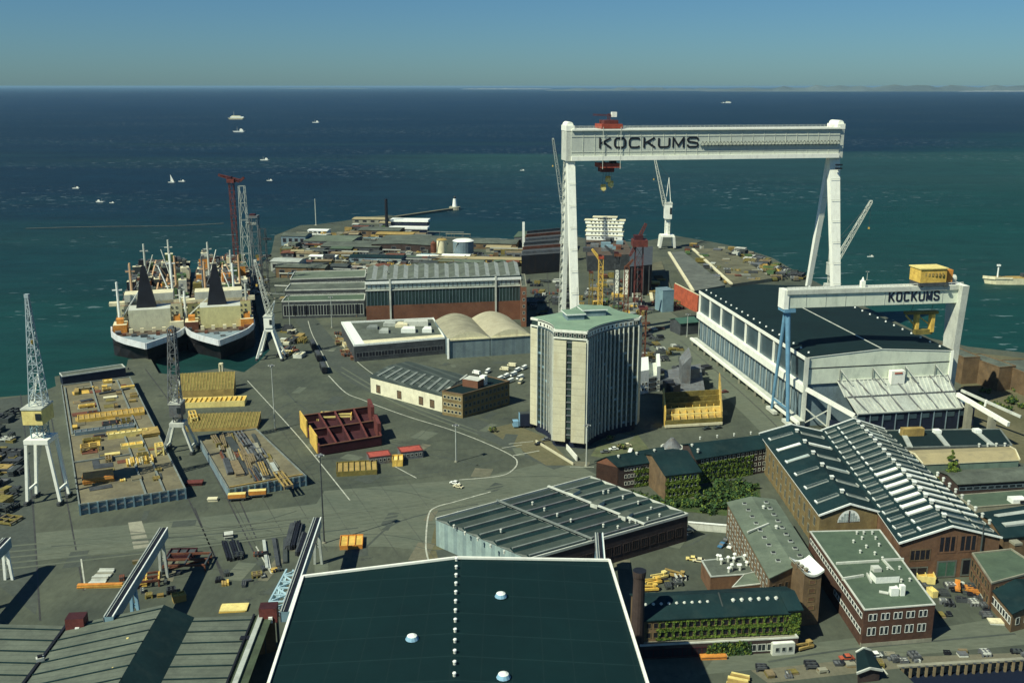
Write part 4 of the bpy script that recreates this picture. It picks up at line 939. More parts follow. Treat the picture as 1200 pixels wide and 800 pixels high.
# ---- workshop with ribbed dark roof in the middle
def sawshop():
    h = 10; q = RH([(622, 656), (806, 604), (692, 560), (511, 609)], h)
    A, B, C, D = q; r = T('workshop', 'low workshop with dark ribbed sawtooth roof and pale blue end wall', 'workshop', ctr(q))
    m = MB(); m.prism(q, 0, h, 'brickdark3'); m.build('wall', r)
    m = MB(); m.prism([lp(D, A, 0), A, lp(A, B, .006), lp(D, C, .006)], 0.0, h-.05, 'clad'); 
    for i in range(len(m.v)): m.v[i] += Vector((-.12, -.05, 0))
    m.build('end_wall', r)
    rf = MB(); n = 6; P = lambda s, t, z: V3(lp(lp(D, C, s), lp(A, B, s), t), z)     # s along ribs, t across
    segs = ((0, .36, 'roofribA'), (.375, .70, 'roofribB'), (.71, 1, 'roofribA'))
    for s0, s1, mm in segs:
        for k in range(n):
            t0, t1, t2 = k/n, (k+.74)/n, (k+1)/n
            rf.face([P(s0, t0, h+.1), P(s0, t1, h+1.1), P(s1, t1, h+1.1), P(s1, t0, h+.1)][::-1], mm)
            rf.face([P(s0, t1, h+1.1), P(s0, t2, h+.1), P(s1, t2, h+.1), P(s1, t1, h+1.1)][::-1], 'roofteal')
            for s in (s0, s1): rf.face([P(s, t0, h+.1), P(s, t1, h+1.1), P(s, t2, h+.1)], 'midgrey')
    rf.face([P(0, 0, h+.06), P(0, 1, h+.06), P(1, 1, h+.06), P(1, 0, h+.06)], 'roofteal'); rf.build('roof', r)
    for k in range(n):
        for s0, s1, mm in segs:
            g_ = MB(); t = (k+.80)/n; g_.beam(P(s0+.01, t, h+.98), P(s1-.01, t, h+.98), .7, .5, 'midgrey' if mm == 'roofribA' else 'steelgrey'); g_.build('rooflight', r)
    e = MB()
    for a, b_ in ((P(0, 0, h+.5), P(1, 0, h+.5)), (P(1, 0, h+.5), P(1, 1, h+.5)), (P(0, 1, h+.5), P(1, 1, h+.5))): e.beam(a, b_, .45, .9, 'offwhite')
    e.beam(P(.705, 0, h+1.5), P(.705, 1, h+1.5), .9, .5, 'offwhite'); e.beam(P(.368, 0, h+1.5), P(.368, 1, h+1.5), .7, .5, 'midgrey'); e.build('coping', r)
    vs_ = [(624, 590), (638, 597), (653, 603.5), (669, 610), (532, 617), (545, 625), (560, 632), (575, 640), (591, 647), (587, 622), (707, 577), (713, 576), (730, 583), (748, 589), (763, 596), (773, 604), (759, 608), (707, 616), (724, 618), (738, 611), (745, 612)]
    for px, py in vs_:
        x, y = g(px, py, h+1.2); m = MB(); vent(m)
        for v in m.v: v += Vector((x, y, h+1.1))
        m.build('roof_vent', r)
    for px, py in ((672, 577), (700, 590), (733, 604)):
        x, y = g(px, py, h+1.2); m = MB(); m.box(x, y, h+.4, 5, 3, 1.6, .9, 'offwhite', 'roofgrey'); m.build('dormer', r)
    wins(r, A, B, 1, 8, 1, 16, 3, 3.6, 'black', 'brickdark', 2, 2, 2); wins(r, lp(A, B, .3), lp(A, B, .34), .2, 4, 1, 1, 2.5, 3, 'midgrey', 'offwhite', 0, 0, 0, 'door')
    b = MB(); b.beam((*g(806, 620, 0), 1.4), (*g(853, 624, 0), 1.4), .5, 2.8, 'offwhite'); b.beam((*g(806, 620, 0), 3.0), (*g(853, 624, 0), 3.0), .9, .35, 'whitewash'); one(b, 'yard_wall', 'white capped yard wall running right from the ribbed workshop corner', 'wall')
    d = RH([(512, 603), (545, 590), (575, 583), (545, 596)], h); m = MB(); m.prism([lp(D, C, .16), lp(D, C, .32), (lp(D, C, .32)[0]-2.4, lp(D, C, .32)[1]+5), (lp(D, C, .16)[0]-2.4, lp(D, C, .16)[1]+5)], 0, 8.6, 'offwhite', 'roofgrey'); m.build('annex', r)
sawshop()
# ---- sheds at the lower left, with long ribbed roofs
def sheds():
    ax = dirv(545); Y1 = g(190, 709, 17)[1]
    X = lambda px, py, z: g(px, py, z)
    prof = [(X(-260, 727, 12), 12), (X(-150, 724, 16), 16), (X(-146, 727, 12), 12), (X(78, 733, 12.4), 12.4), (X(192, 708, 17), 17), (X(228, 723, 12.5), 12.5), (X(298, 721, 12.5), 12.5), (X(322, 714, 12.8), 12.8)]
    names = ('ribbed', 'roofteal', 'ribbed', 'ribbed', 'roofteal', 'ribbed', 'ribdark')  # steep right-hand slopes get the dark roof colour, their shade painted in
    r = T('shed', 'row of low sheds with ribbed grey green roofs left of the big hall', 'shed', (prof[4][0][0], 200))
    def fr(p, y): t = (p[1]-y)/ax.y; return (p[0]-ax.x*t, y)
    for i in range(len(prof)-1):
        (p, z), (q, w_) = prof[i], prof[i+1]; a, b_ = fr(p, 100), fr(q, 100); m = MB()
        t = [V3(a, z), V3(b_, w_), V3(q, w_), V3(p, z)]; m.face(t, names[i]); m.face([k-Vector((0, 0, .3)) for k in t[::-1]], names[i]); dn = [k-Vector((0, 0, .3)) for k in t]
        m.face([dn[2], dn[3], t[3], t[2]], 'offwhite'); m.build('roof', r)
        n = 10
        if names[i] == 'ribbed':
            m = MB()
            for k in range(26):
                s = .985-k*.0365; m.beam(t[0].lerp(t[3], s)+Vector((0, 0, .1)), t[1].lerp(t[2], s)+Vector((0, 0, .1)), .42, .3, 'roofteal')
            m.build('roof_rib', r)
    m = MB()
    for i in range(len(prof)-1):
        (p, z), (q, w_) = prof[i], prof[i+1]; k = Vector((0, -.8, 0)); P = V3(p, 0)+k; Q = V3(q, 0)+k; m.face([Q, P, P+Vector((0, 0, z-.32)), Q+Vector((0, 0, w_-.32))], 'brickbrown')
    m.build('wall', r)
    a = V3(prof[3][0], 12.7); b_ = V3(fr(prof[3][0], 100), 12.7); m = MB(); m.beam(a, b_, .8, .5, 'black')
    m.build('valley_gutter', r)
    for s in (.12, .22): 
        m = MB(); p = a.lerp(b_, s)+Vector((.2, 0, .2)); m.box(p.x, p.y, p.z, 2.0, 1.4, 1.0, .5, 'offwhite'); m.box(p.x, p.y, p.z+1, 1.2, .9, .6, .5, 'black'); m.build('roof_hatch', r)
    for px, py in ((150, 752), (133, 787)): x, y = g(px, py, 15); m = MB(); m.cyl((x, y, 14), (x, y, 16.3), .35, .35, 8, 'yellowpale'); m.build('roof_vent', r)
    x, y = g(288, 748, 12.5); m = MB(); m.box(x, y, 12.5, 3, 1.6, .5, 0, 'black'); m.build('roof_hatch', r)
    m = MB(); a = V3(prof[6][0], 12.9); b_ = V3(fr(prof[6][0], 100), 12.9); m.beam(a, b_, .5, .5, 'black'); m.beam(a+Vector((2.2, 0, .2)), b_+Vector((2.2, 0, .2)), 1.4, .6, 'palegrey'); m.build('gutter', r)
sheds()
# ---- buildings at the right edge
q = RH([(1162, 684), (1222, 668), (1185, 644), (1139, 649)], 9); r = bld('brick_office', 'brick office with pale felt roof and arched windows at the right edge', 'office building', q, 9, 'brick', 'rooffelt', 'flat', trim='concrete', par=.6); wins(r, q[3], q[0], .8, 8.6, 2, 7, 1.7, 2.6, 'glass', 'brickyellow', .6, .6); wins(r, q[0], q[1], .8, 8.6, 2, 6, 1.5, 2.2, 'glass', 'brickyellow', .6, .6)
q = RH([(1187, 718), (1250, 702), (1208, 676), (1163, 690)], 6.5); r = bld('brick_office', 'lower brick building with dark teal roof and white side windows at right', 'office building', q, 6.5, 'brickbrown', 'roofteal', 'gable', 1.8, 'AD', None); wins(r, q[3], q[0], .8, 6, 1, 7, 1.7, 2.4, 'glass', 'whitewash', .6, .6); wins(r, q[0], q[1], .8, 6, 1, 6, 1.6, 2.4, 'glass', 'offwhite', .6, .6)
q = RH([(1176, 630), (1260, 622), (1235, 588), (1146, 602)], 9); r = bld('workshop', 'dark teal roofed workshop with two pale roof ridges behind the brick chimney', 'workshop', q, 9, 'brickbrown', 'roofteal', 'gable', 2.4, 'AB', None)
for s in (.3, .6): m = MB(); m.beam(V3(lp(lp(q[0], q[3], s), lp(q[1], q[2], s), .1), 9+2.4*(1-abs(s-.5)*2)), V3(lp(lp(q[0], q[3], s), lp(q[1], q[2], s), .95), 9+2.4*(1-abs(s-.5)*2)+.2), 2.2, 1.4, 'palegrey'); m.build('rooflight', r)
x, y = g(1186, 668); r = T('chimney', 'square brown brick chimney stack rising at the right edge', 'chimney', (x, y)); z_ = zt(y, 634); m = MB(); m.box(x, y, 0, 2.6, 2.6, z_-.8, .2, 'brickbrown'); m.build('shaft', r); m = MB(); m.box(x, y, z_-.8, 3.0, 3.0, .8, .2, 'concrete'); m.build('cap', r)
q = RH([(1082, 544), (1194, 539), (1183, 524), (1062, 528.5)], 9); r = bld('storehouse', 'storehouse with long sandy tan roof behind the small pointed tree', 'storehouse', q, 9, 'greenclad', 'rooftan', 'gable', 1.4, 'AB', 'cream', over=.3)
m = MB(); m.beam(V3(lp(q[0], q[1], .1), 3.4), V3(lp(q[0], q[1], .99), 3.4), .5, .7, 'ochre'); m.build('band', r); wins(r, lp(q[0], q[1], .15), q[1], .3, 3, 1, 9, 2.6, 2.2, 'glass', 'midgrey', 1, 1)
q = RB((1121, 582), (1240, 575), 14); r = bld('storehouse', 'long low brown shed with a dark window band below the tan roof', 'storehouse', q, 5.5, 'brickdark', 'roofgrey', 'gable', 1.2, 'AB', None); wins(r, q[0], q[1], 2, 4.8, 1, 14, 2.8, 1.5, 'glass', 'bluegrey', .5, .5)
q = RB((1140, 606), (1240, 598), 12); r = bld('storehouse', 'low grey green flat shed with white roof lamps near the right edge', 'storehouse', q, 4, 'concrete', 'rooffelt', 'flat', trim='concrete', par=.3); p = g(1192, 588, 4); m = MB(); m.box(p[0], p[1], 4, 6, 4, 1.8, .1, 'whitewash'); m.box(p[0]+1, p[1]-2.1, 4.6, 2, .3, .9, .1, 'black'); m.build('plant_room', r)
q = RH([(1010, 526), (1186, 522), (1172, 503), (1020, 505)], 7); r = bld('workshop', 'flat dark workshop roof split by three pale walkways below the hall doors', 'workshop', q, 7, 'concretedark', 'roofdark', 'flat', trim='midgrey', par=.5)
for s in (.0, .27, .52, .82): m = MB(); m.beam(V3(lp(q[0], q[1], s+.05), 7.4), V3(lp(q[3], q[2], max(0, s-.03)), 7.4), 2.2, .5, 'palegrey'); p = lp(lp(q[0], q[1], s+.05), lp(q[3], q[2], max(0, s-.03)), .8); m.box(p[0], p[1], 7.3, 3, 3, 1.6, .1, 'whitewash'); m.build('walkway', r)
p = g(1069, 505, 9); m = MB(); m.box(p[0], p[1], 7, 10, 3, 3.6, .1, 'ochre'); m.build('roof_cabin', r); prow(r, 'roof_vent', V3(lp(q[0], q[1], .75), 7.3), V3(lp(q[0], q[1], .98), 7.3), 4, bigvent)
for k, (pa, pb, dd, hh_, lb) in enumerate([((1126, 450), (1145, 449), 30, 15, 'tall windowless brown brick block nearest the hall by the water'), ((1168, 458), (1187, 456), 26, 13, 'second windowless brown brick block, right of the one by the hall'), ((1205, 466), (1240, 464), 30, 12, 'brown brick block cut by the right edge of the view')]):
    q = RB(pa, pb, dd); r = bld('brick_block', lb, 'storehouse', q, hh_, 'brickbrown', 'roofgrey', 'flat', par=.5); wins(r, q[1], q[2], 2, hh_-1, 2, 6, 2, 2.4, 'glass', 'concrete', 1, 1)
r = T('conveyor_bridge', 'white elevated track on concrete pillars running from the hall to the right', 'track', g(1150, 500)); z0, z1 = 16, 12
m = MB(); a = V3(g(1122, 462, z0), z0); b_ = V3(g(1182, 497, z1), z1); m.beam(a, b_, 1.4, 2.0, 'cranewhite'); m.build('track_beam', r)
m = MB(); m.beam(a+Vector((4, 5, .5)), b_+Vector((10, 9, .5)), .8, 1.2, 'offwhite'); m.beam(a.lerp(b_, .5)+Vector((2.5, 3, .2)), a.lerp(b_, .5)+Vector((3, 3, 3.5)), .6, .8, 'cranewhite'); m.build('side_rail', r)
for s in (.25, .7): p = a.lerp(b_, s); m = MB(); m.beam(V3(p, 0), V3(p, p.z-.8), 2.6, 3.2, 'concrete'); m.build('pillar', r)
q = RB((1121, 500), (1140, 499), 16); r = bld('substation', 'dark blue steel cabin standing beneath the elevated white track', 'cabin', q, 11, 'navy', 'bluegrey', 'flat', par=.3)
# ================================================================ sheds and halls in the middle distance
UP = Vector((0, 0, 1))
def brickhall():
    h = 30; q = RH([(428, 331), (610, 325), (606, 307.5), (431, 313)], h); A, B, C, D = q
    r = T('machine_hall', 'long hall with brick base, dark green glass band and white roof edge', 'hall', ctr(q))
    m = MB(); m.prism(q, 0, h, 'midgrey'); m.build('wall', r)
    d = Vector((B[0]-A[0], B[1]-A[1])).normalized(); n = Vector((d.y, -d.x)); L = (Vector(B)-Vector(A)).length; a = math.atan2(d.y, d.x); mid = (Vector(A)+Vector(B))/2
    m = MB(); c = mid+n*.3; m.box(c.x, c.y, 0, L, .9, 13.5, a, 'brickred'); m.build('brick_base', r)
    m = MB(); c = mid+n*.15; m.box(c.x, c.y, 13.6, L-1, .5, 10.5, a, 'glassgreen'); m.build('glass_band', r)
    m = MB()
    for k in range(46): p = Vector(A)+d*(1+k*(L-2)/45)+n*.5; m.box(p.x, p.y, 13.6, .22, .3, 10.5, a, 'bluegrey')
    m.build('mullion', r)
    wins(r, A, B, 24.6, 28.6, 1, 34, 2.6, 2.9, 'glasspale', 'palegrey', 1, 1)
    m = MB(); c = mid+n*.5; m.box(c.x, c.y, 28.7, L+.6, 1.4, 1.6, a, 'whitewash'); m.box(c.x, c.y, 24.0, L+.4, 1.0, .6, a, 'offwhite'); m.build('cornice', r)
    for px in (456, 580): p = Vector(A)+d*L*((px-428)/182)+n*1.0; m = MB(); m.box(p.x, p.y, 0, 1.1, 1.1, 31.4, a, 'offwhite'); m.build('pier', r)
    m = MB(); N_ = 15; P = lambda s, t, z: V3(lp(lp(A, B, s), lp(D, C, s), t), z)
    for k in range(N_):
        s0, s1, s2 = k/N_, (k+.6)/N_, (k+1)/N_
        m.face([P(s0, .12, h+.1), P(s1, .12, h+1.5), P(s1, 1, h+1.5), P(s0, 1, h+.1)][::-1] if False else [P(s0, .12, h+.1), P(s1, .12, h+1.5), P(s1, 1, h+1.5), P(s0, 1, h+.1)], 'roofgrey'); m.face([P(s1, .12, h+1.5), P(s2, .12, h+.1), P(s2, 1, h+.1), P(s1, 1, h+1.5)], 'palegrey'); m.face([P(s0, .12, h+.1), P(s2, .12, h+.1), P(s1, .12, h+1.5)], 'palegrey')
    m.face([P(0, 0, h+.06), P(1, 0, h+.06), P(1, 1, h+.06), P(0, 1, h+.06)], 'roofdark'); m.build('roof', r)
    q = RH([(611, 336), (617, 336), (615, 322), (609, 322)], 28); r = bld('stair_tower', 'red brick stair tower at the right end of the glazed hall', 'tower', q, 28, 'brickred', 'roofgrey', 'flat', trim='concrete'); wins(r, q[0], q[1], 3, 26, 5, 1, 1.6, 2, 'glass', 'offwhite', .5, .5)
brickhall()
def vaults():
    for k, (pa, pb, lb, mt) in enumerate([((526, 420), (574, 417), 'left of two hangars with rounded sandy barrel roofs', 'vault'), ((575, 417), (622, 413.5), 'right of two hangars with rounded sandy barrel roofs, beside the tower', 'vaultpale')]):
        q = RB(pa, pb, 52); A, B, C, D = q; h = 11.5; r = T('hangar', lb, 'hangar', ctr(q))
        m = MB(); m.prism(q, 0, h, 'clad2'); m.build('wall', r)
        m = MB(); n = 12
        for i in range(n):
            P = []
            for t in (i/n, (i+1)/n): P.append((t, h+.2+5.4*math.sin(math.pi*(.06+t*.88))-5.4*math.sin(math.pi*.06)))
            (t0, z0), (t1, z1) = P; f = [V3(lp(A, B, t0), z0), V3(lp(A, B, t1), z1), V3(lp(D, C, t1), z1), V3(lp(D, C, t0), z0)]; m.face(f, mt)
            m.face([V3(lp(A, B, t0), h-.1), V3(lp(A, B, t1), h-.1), f[1], f[0]], 'cream'); m.face([V3(lp(D, C, t1), h-.1), V3(lp(D, C, t0), h-.1), f[3], f[2]], 'cream')
        m.build('roof', r, True)
        m = MB(); m.beam(V3(A, h)-Vector((0, .3, 0)), V3(B, h)-Vector((0, .3, 0)), .5, .8, 'cream'); m.build('fascia', r)
        if k == 0: m = MB(); m.beam(V3(A, 0)-Vector((.3, .5, 0)), V3(A, h+1)-Vector((.3, .5, 0)), 1.2, 1.2, 'whitewash'); m.build('corner_post', r)
vaults()
q = RH([(415, 406), (521, 397), (508, 374), (400, 379)], 9.5); r = bld('workshop', 'low workshop with bright white parapet, broken grey roof and dark front', 'workshop', q, 9.5, 'steeldark', 'roofgrey', 'flat', trim='whitewash', par=1.2)
A, B, C, D = q; m = MB(); m.prism([A, lp(A, B, .12), lp(D, C, .10), D], 9.64, 10.3, 'whitewash'); m.build('roof_strip', r); m = MB(); m.prism([lp(A, B, 0.01), lp(A, B, .99), lp(lp(A, B, .99), lp(D, C, .99), .16), lp(lp(A, B, .01), lp(D, C, .01), .16)], 9.64, 10.25, 'cream'); m.build('roof_strip', r)
for s, t, ww, zz, mm in ((.66, .45, 9, 2.6, 'whitewash'), (.78, .75, 16, 3, 'offwhite'), (.62, .72, 8, 2, 'cream'), (.4, .5, 6, 1.8, 'palegrey'), (.3, .7, 7, 1.6, 'midgrey'), (.5, .8, 8, 2.1, 'palegrey'), (.86, .4, 6, 2.4, 'whitewash')):
    p = lp(lp(A, B, s), lp(D, C, s), t); m = MB(); m.prism([(p[0]-ww/2, p[1]-4), (p[0]+ww/2, p[1]-4), (p[0]+ww/2-1, p[1]+4), (p[0]-ww/2+1, p[1]+4)], 9.6, 9.6+zz, mm); m.build('rooflight', r)
wins(r, A, B, 1, 7, 1, 14, 4, 3.2, 'black', 'steelgrey', 1, 1, 1)
q = RH([(434, 441), (518, 463), (548, 441), (478, 424)], 9); r = bld('workshop', 'white walled workshop with dark striped roof along the curved road', 'workshop', q, 9, 'whitewall', 'roofstripe', 'gable', 1.6, 'AB', None); A, B, C, D = q
for k in range(8): m = MB(); a = lp(A, B, (k+.7)/8.4); b_ = lp(D, C, (k+.7)/8.4); m.beam(V3(lp(a, b_, .05), 9.7), V3(lp(a, b_, .5), 11.1), 1.6, .5, 'midgrey'); m.build('rooflight', r)
m = MB(); m.beam(V3(lp(B, C, .03), 9.9), V3(lp(B, C, .98), 9.9), .8, .9, 'offwhite'); m.build('coping', r)
wins(r, A, lp(A, B, .98), .2, 6, 1, 6, 3.2, 4.4, 'brickbrown', 'black', 2, 2, 1, 'gate', skip=lambda a, b_: b_ in (1, 3))
q = RH([(518, 459), (542, 463), (597, 447.5), (570, 441)], 12); r = bld('brick_office', 'three storey brick office with a navy shaded side at the end of the white workshop', 'office building', q, 12, 'brickyellow', 'roofdark', 'flat', trim='brickbrown', par=.6); A, B, C, D = q
wins(r, A, B, .6, 11.6, 3, 5, 1.7, 1.7, 'glass', 'cream', .6, .6); wins(r, B, C, .6, 11.6, 3, 11, 1.7, 1.9, 'glass', 'bluegrey', .8, .8)
p = g(555, 452, 12); m = MB(); m.box(p[0], p[1], 12, 9, 7, 4, -.5, 'brickred', 'offwhite'); m.box(p[0]+5, p[1]+2, 12, 3, 3, 5, -.5, 'whitewash'); m.build('penthouse', r)
x, y = g(619, 500); r = T('lorry', 'blue and pale box lorry parked at the foot of the pale tower', 'lorry', (x, y)); m = MB(); m.box(x, y, 1.1, 8.5, 3.6, 6.2, .12, 'navy', 'darkgrey'); m.box(x-4.32, y-.55, 1.2, .2, 3.5, 6, .12, 'bluepale'); m.build('box_body', r); m = MB(); m.box(x-6.2, y-.7, .8, 2.6, 3.2, 2.8, .12, 'bluepale'); m.box(x-7.0, y-.8, 2.2, 1.1, 2.9, 1.2, .12, 'glass'); m.build('cab', r)
for e in (-5.6, -2, 1, 3): m = MB(); m.cyl((x+e, y-1.9, .55), (x+e, y+1.6, .55), .55, .55, 10, 'tyre'); m.build('axle', r)
# ---------------- long transfer roofs left of the brick hall
for pts, h, lb, rf in (([(330, 354), (427, 352), (428, 345), (336, 347)], 12, 'long low shed with a pale green roof edge left of the glazed hall', 'rooffelt'), ([(334, 341), (428, 339), (429, 331), (340, 333)], 13, 'long low grey shed with striped roof behind the pale edged one', 'roofgrey'), ([(340, 328), (428, 325), (429, 317), (345, 319)], 12, 'long low shed with broken green roof at the foot of the far sheds', 'roofgreen')):
    q = RH(pts, h); r = bld('shed', lb, 'shed', q, h, 'steeldark', rf, 'flat', trim='offwhite', par=.8); wins(r, q[0], q[1], 1, h-1.5, 1, 14, 4.4, h-4, 'black', 'palegrey', 1, 1, 1)
# ---------------- far peninsula
def shed_at(lb, px, py, w, d, h, wallm, roofm, kind='gable', a=None, name='shed', cat='shed', rh=None, nw=4, group=None):
    x, y = g(px, py); a = -.13 if a is None else a; c, s = math.cos(a), math.sin(a)
    q = [(x+c*u-s*v, y+s*u+c*v) for u, v in ((-w/2, 0), (w/2, 0), (w/2, d), (-w/2, d))]
    r = bld(name, lb, cat, q, h, wallm, roofm, kind, rh if rh is not None else h*.14, 'AB' if w > d else 'AD', None, .5, group=group)
    if nw: wins(r, q[0], q[1], h*.25, h*.85, 1, nw, min(w/nw*.6, 5), h*.45, 'black', 'steelgrey', .5, .5)
    return r
for a in [('pale rounded shed near the shipside scaffold tower', 334, 318, 26, 20, 12, 'palegrey', 'palegrey'), ('blue grey shed with white end on the far shore', 344, 288, 26, 22, 14, 'bluegrey', 'roofgrey'), ('small white cabin with bright roof on the far point', 372, 275, 22, 14, 6, 'whitewash', 'whitewash'),
          ('brown windowed warehouse low on the far yard, left end', 352, 326, 44, 16, 13, 'brickbrown', 'roofgrey'), ('long bright white roofed shed in the far yard', 378, 306, 26, 10, 6, 'offwhite', 'whitewash'), ('dark windowed block beside the brown warehouse', 396, 322, 16, 14, 10, 'steeldark', 'darkgrey'),
          ('flat white topped store on the far headland', 432, 262, 40, 20, 7, 'concrete', 'rooftan'), ('brown shed below the dark mast on the headland', 444, 277, 46, 26, 9, 'brickbrown', 'roofgrey'), ('broad dark roofed shed right of the headland mast', 470, 296, 60, 60, 11, 'brickdark', 'roofgrey'),
          ('yellow brown shed left of the storage tanks', 462, 281, 40, 18, 8, 'ochre', 'ochre'), ('small white shed below the cream silo', 500, 306, 20, 10, 6, 'whitewash', 'whitewash'), ('white roofed lean shed below the grey tank', 534, 306, 26, 10, 7, 'offwhite', 'whitewash'),
          ('long tan shed stretching right of the tanks', 560, 309, 90, 14, 6, 'ochre', 'rooftan'), ('brown dock shed right of the storage tanks', 576, 292, 50, 30, 8, 'brickbrown', 'roofgrey'), ('grey shed by the dock head', 640, 300, 44, 60, 14, 'steelgrey', 'roofgreen'), ('green grey quay shed on the far side of the dock', 625, 288, 40, 40, 12, 'steelgrey', 'rooffelt'),
          ('dark low shed in the middle of the far peninsula', 410, 296, 60, 40, 8, 'steeldark', 'roofgrey'), ('wide grey green shed in the middle of the far peninsula', 384, 290, 50, 40, 9, 'steelgrey', 'roofgreen'), ('low teal shed above the long transfer sheds', 440, 309, 50, 16, 8, 'bluegrey', 'roofteal')]:
    shed_at(a[0], a[1], a[2], a[3], a[4], a[5]*.72, *a[6:])
for k in range(95):
    px, py = rnd.uniform(330, 610), rnd.uniform(262, 322)
    if px > 500 and py < 288: py += 25
    if py < 290-(px-330)*.35: py = rnd.uniform(285, 318)
    if 500 < px < 560 and py < 303: continue
    w, d = rnd.uniform(8, 26), rnd.uniform(8, 18); wm = rnd.choice(['steelgrey', 'concretedark', 'steeldark', 'concrete', 'olive']); shed_at('small weathered shed among the crowded far peninsula yards', px, py, w, d, rnd.uniform(3, 5.5), wm, rnd.choice(['roofgrey', 'rooffelt', 'darkgrey', 'rust', 'roofgreen', 'rooftan', 'timber']), rnd.choice(['gable', 'flat']), rnd.uniform(-.3, .1), nw=2, group='small sheds on the far peninsula')
x, y = g(480, 272); r = T('site_office', 'two tier white and blue site office at the headland harbour corner', 'office', (x, y))
for k in range(2): m = MB(); m.box(x, y+10*k, 7*k, 42, 14, 4.2, -.1, 'navy'); m.box(x, y+10*k, 4.2+7*k, 44, 16, 2.4, -.1, 'whitewash'); m.build('storey', r)
for px, py, w_, tp, lb, m1, m2 in ((518, 299, 12, 281, 'cream cylindrical silo beside the white topped tank', 'cream', 'ochre'), (543, 298.5, 24, 282, 'wide grey storage tank with white roof', 'bluegrey', 'whitewash')):
    x, y = g(px, py); zz = zt(y, tp); r = T('storage_tank', lb, 'tank', (x, y)); m = MB(); m.cyl((x, y, 0), (x, y, zz), w_/1.19/1.0*.5, None, 24, m1); m.build('shell', r); m = MB(); m.cyl((x, y, zz), (x, y, zz+1.2), w_/1.19*.5+.4, w_/1.19*.4, 24, m2); m.build('roof', r)
    m = MB(); m.beam((x-w_*.42-.3, y-2, 0), (x-w_*.2, y-w_*.42, zz), .8, .4, 'palegrey'); m.build('stair', r)
x, y = g(508, 299); r = T('storage_tank', 'slim rusty orange silo standing left of the cream one', 'tank', (x, y)); m = MB(); m.cyl((x, y, 0), (x, y, 12), 2.6, None, 14, 'rust'); m.build('shell', r); m = MB(); m.cyl((x, y, 12), (x, y, 14), 2.6, .6, 14, 'rust'); m.build('roof', r)
# masts, posts
def mast(name, lb, cat, px, py, ty, r0, r1, m, extra=None, group=None):
    x, y = g(px, py); zz = zt(y, ty); r = T(name, lb, cat, (x, y), group); b = MB(); b.cyl((x, y, 0), (x, y, zz), r0, r1, 10, m); b.build('pole', r); b = MB(); b.cyl((x, y, 0), (x, y, .6), r0*2.4, r0*2, 10, 'concrete'); b.build('base', r)
    if extra == 'lamp':
        b = MB(); b.cyl((x, y, zz-.3), (x, y, zz+.1), 1.0, 1.2, 10, 'steelgrey')
        for t in range(4): b.box(x+1.2*math.cos(t*1.57), y+1.2*math.sin(t*1.57), zz-.35, .7, .5, .4, t*1.57, 'offwhite')
        b.build('lamp_head', r)
    return r
mast('chimney', 'dark steel chimney on the far headland', 'chimney', 453.5, 272, 233, 1.9, 1.6, 'black'); mast('mast', 'thin pale mast on the far shore left of the headland', 'mast', 370.5, 264, 233, .8, .5, 'palegrey')
for px, py, ty, c_, lb in ((322.5, 503, 428, 'palegrey', 'tall pale floodlight mast beside the yellow block yard'), (380, 636, 533, 'steeldark', 'tall dark floodlight mast by the foreground crane girder'), (534.5, 541, 498, 'palegrey', 'pale floodlight mast on the open asphalt below the brick office'), (687, 546, 498, 'offwhite', 'slim white flag mast at the foot of the pale tower'), (1016, 328, 318, 'palegrey', 'thin mast behind the smaller gantry crane'), (340, 385, 346, 'palegrey', 'pale lamp mast left of the curved road'), (389, 384, 348, 'palegrey', 'pale lamp mast right of the curved road'), (455, 370, 318, 'offwhite', 'white mast standing in front of the glazed hall'), (805, 395, 368, 'palegrey', 'short lamp mast near the far corner of the hall')):
    mast('floodlight_mast', lb, 'mast', px, py, ty, .32, .2, c_, 'lamp')
# breakwater and lighthouse
A_, B_ = Vector(g(462, 254, -1)), Vector(g(533, 244, -1)); b = MB(); d = (B_-A_).normalized(); n = Vector((-d.y, d.x)); b.prism([tuple(A_-n*3), tuple(B_-n*3), tuple(B_+n*3), tuple(A_+n*3)], -9, -.4, 'concretedark', 'quay'); b.build('breakwater')['kind'] = 'structure'
p = B_; r = T('lighthouse', 'small white lighthouse at the tip of the breakwater', 'lighthouse', p); m = MB(); m.cyl((p.x, p.y, -6), (p.x, p.y, 1.2), 9, 7.5, 16, 'concrete'); m.build('base', r); m = MB(); m.cyl((p.x, p.y, 1.2), (p.x, p.y, 12), 3.4, 2.2, 12, 'whitewash'); m.build('tower', r); m = MB(); m.cyl((p.x, p.y, 12), (p.x, p.y, 14), 1.6, 1.6, 10, 'glass'); m.cyl((p.x, p.y, 14), (p.x, p.y, 15.4), 1.9, .3, 10, 'darkgrey'); m.build('lantern', r)
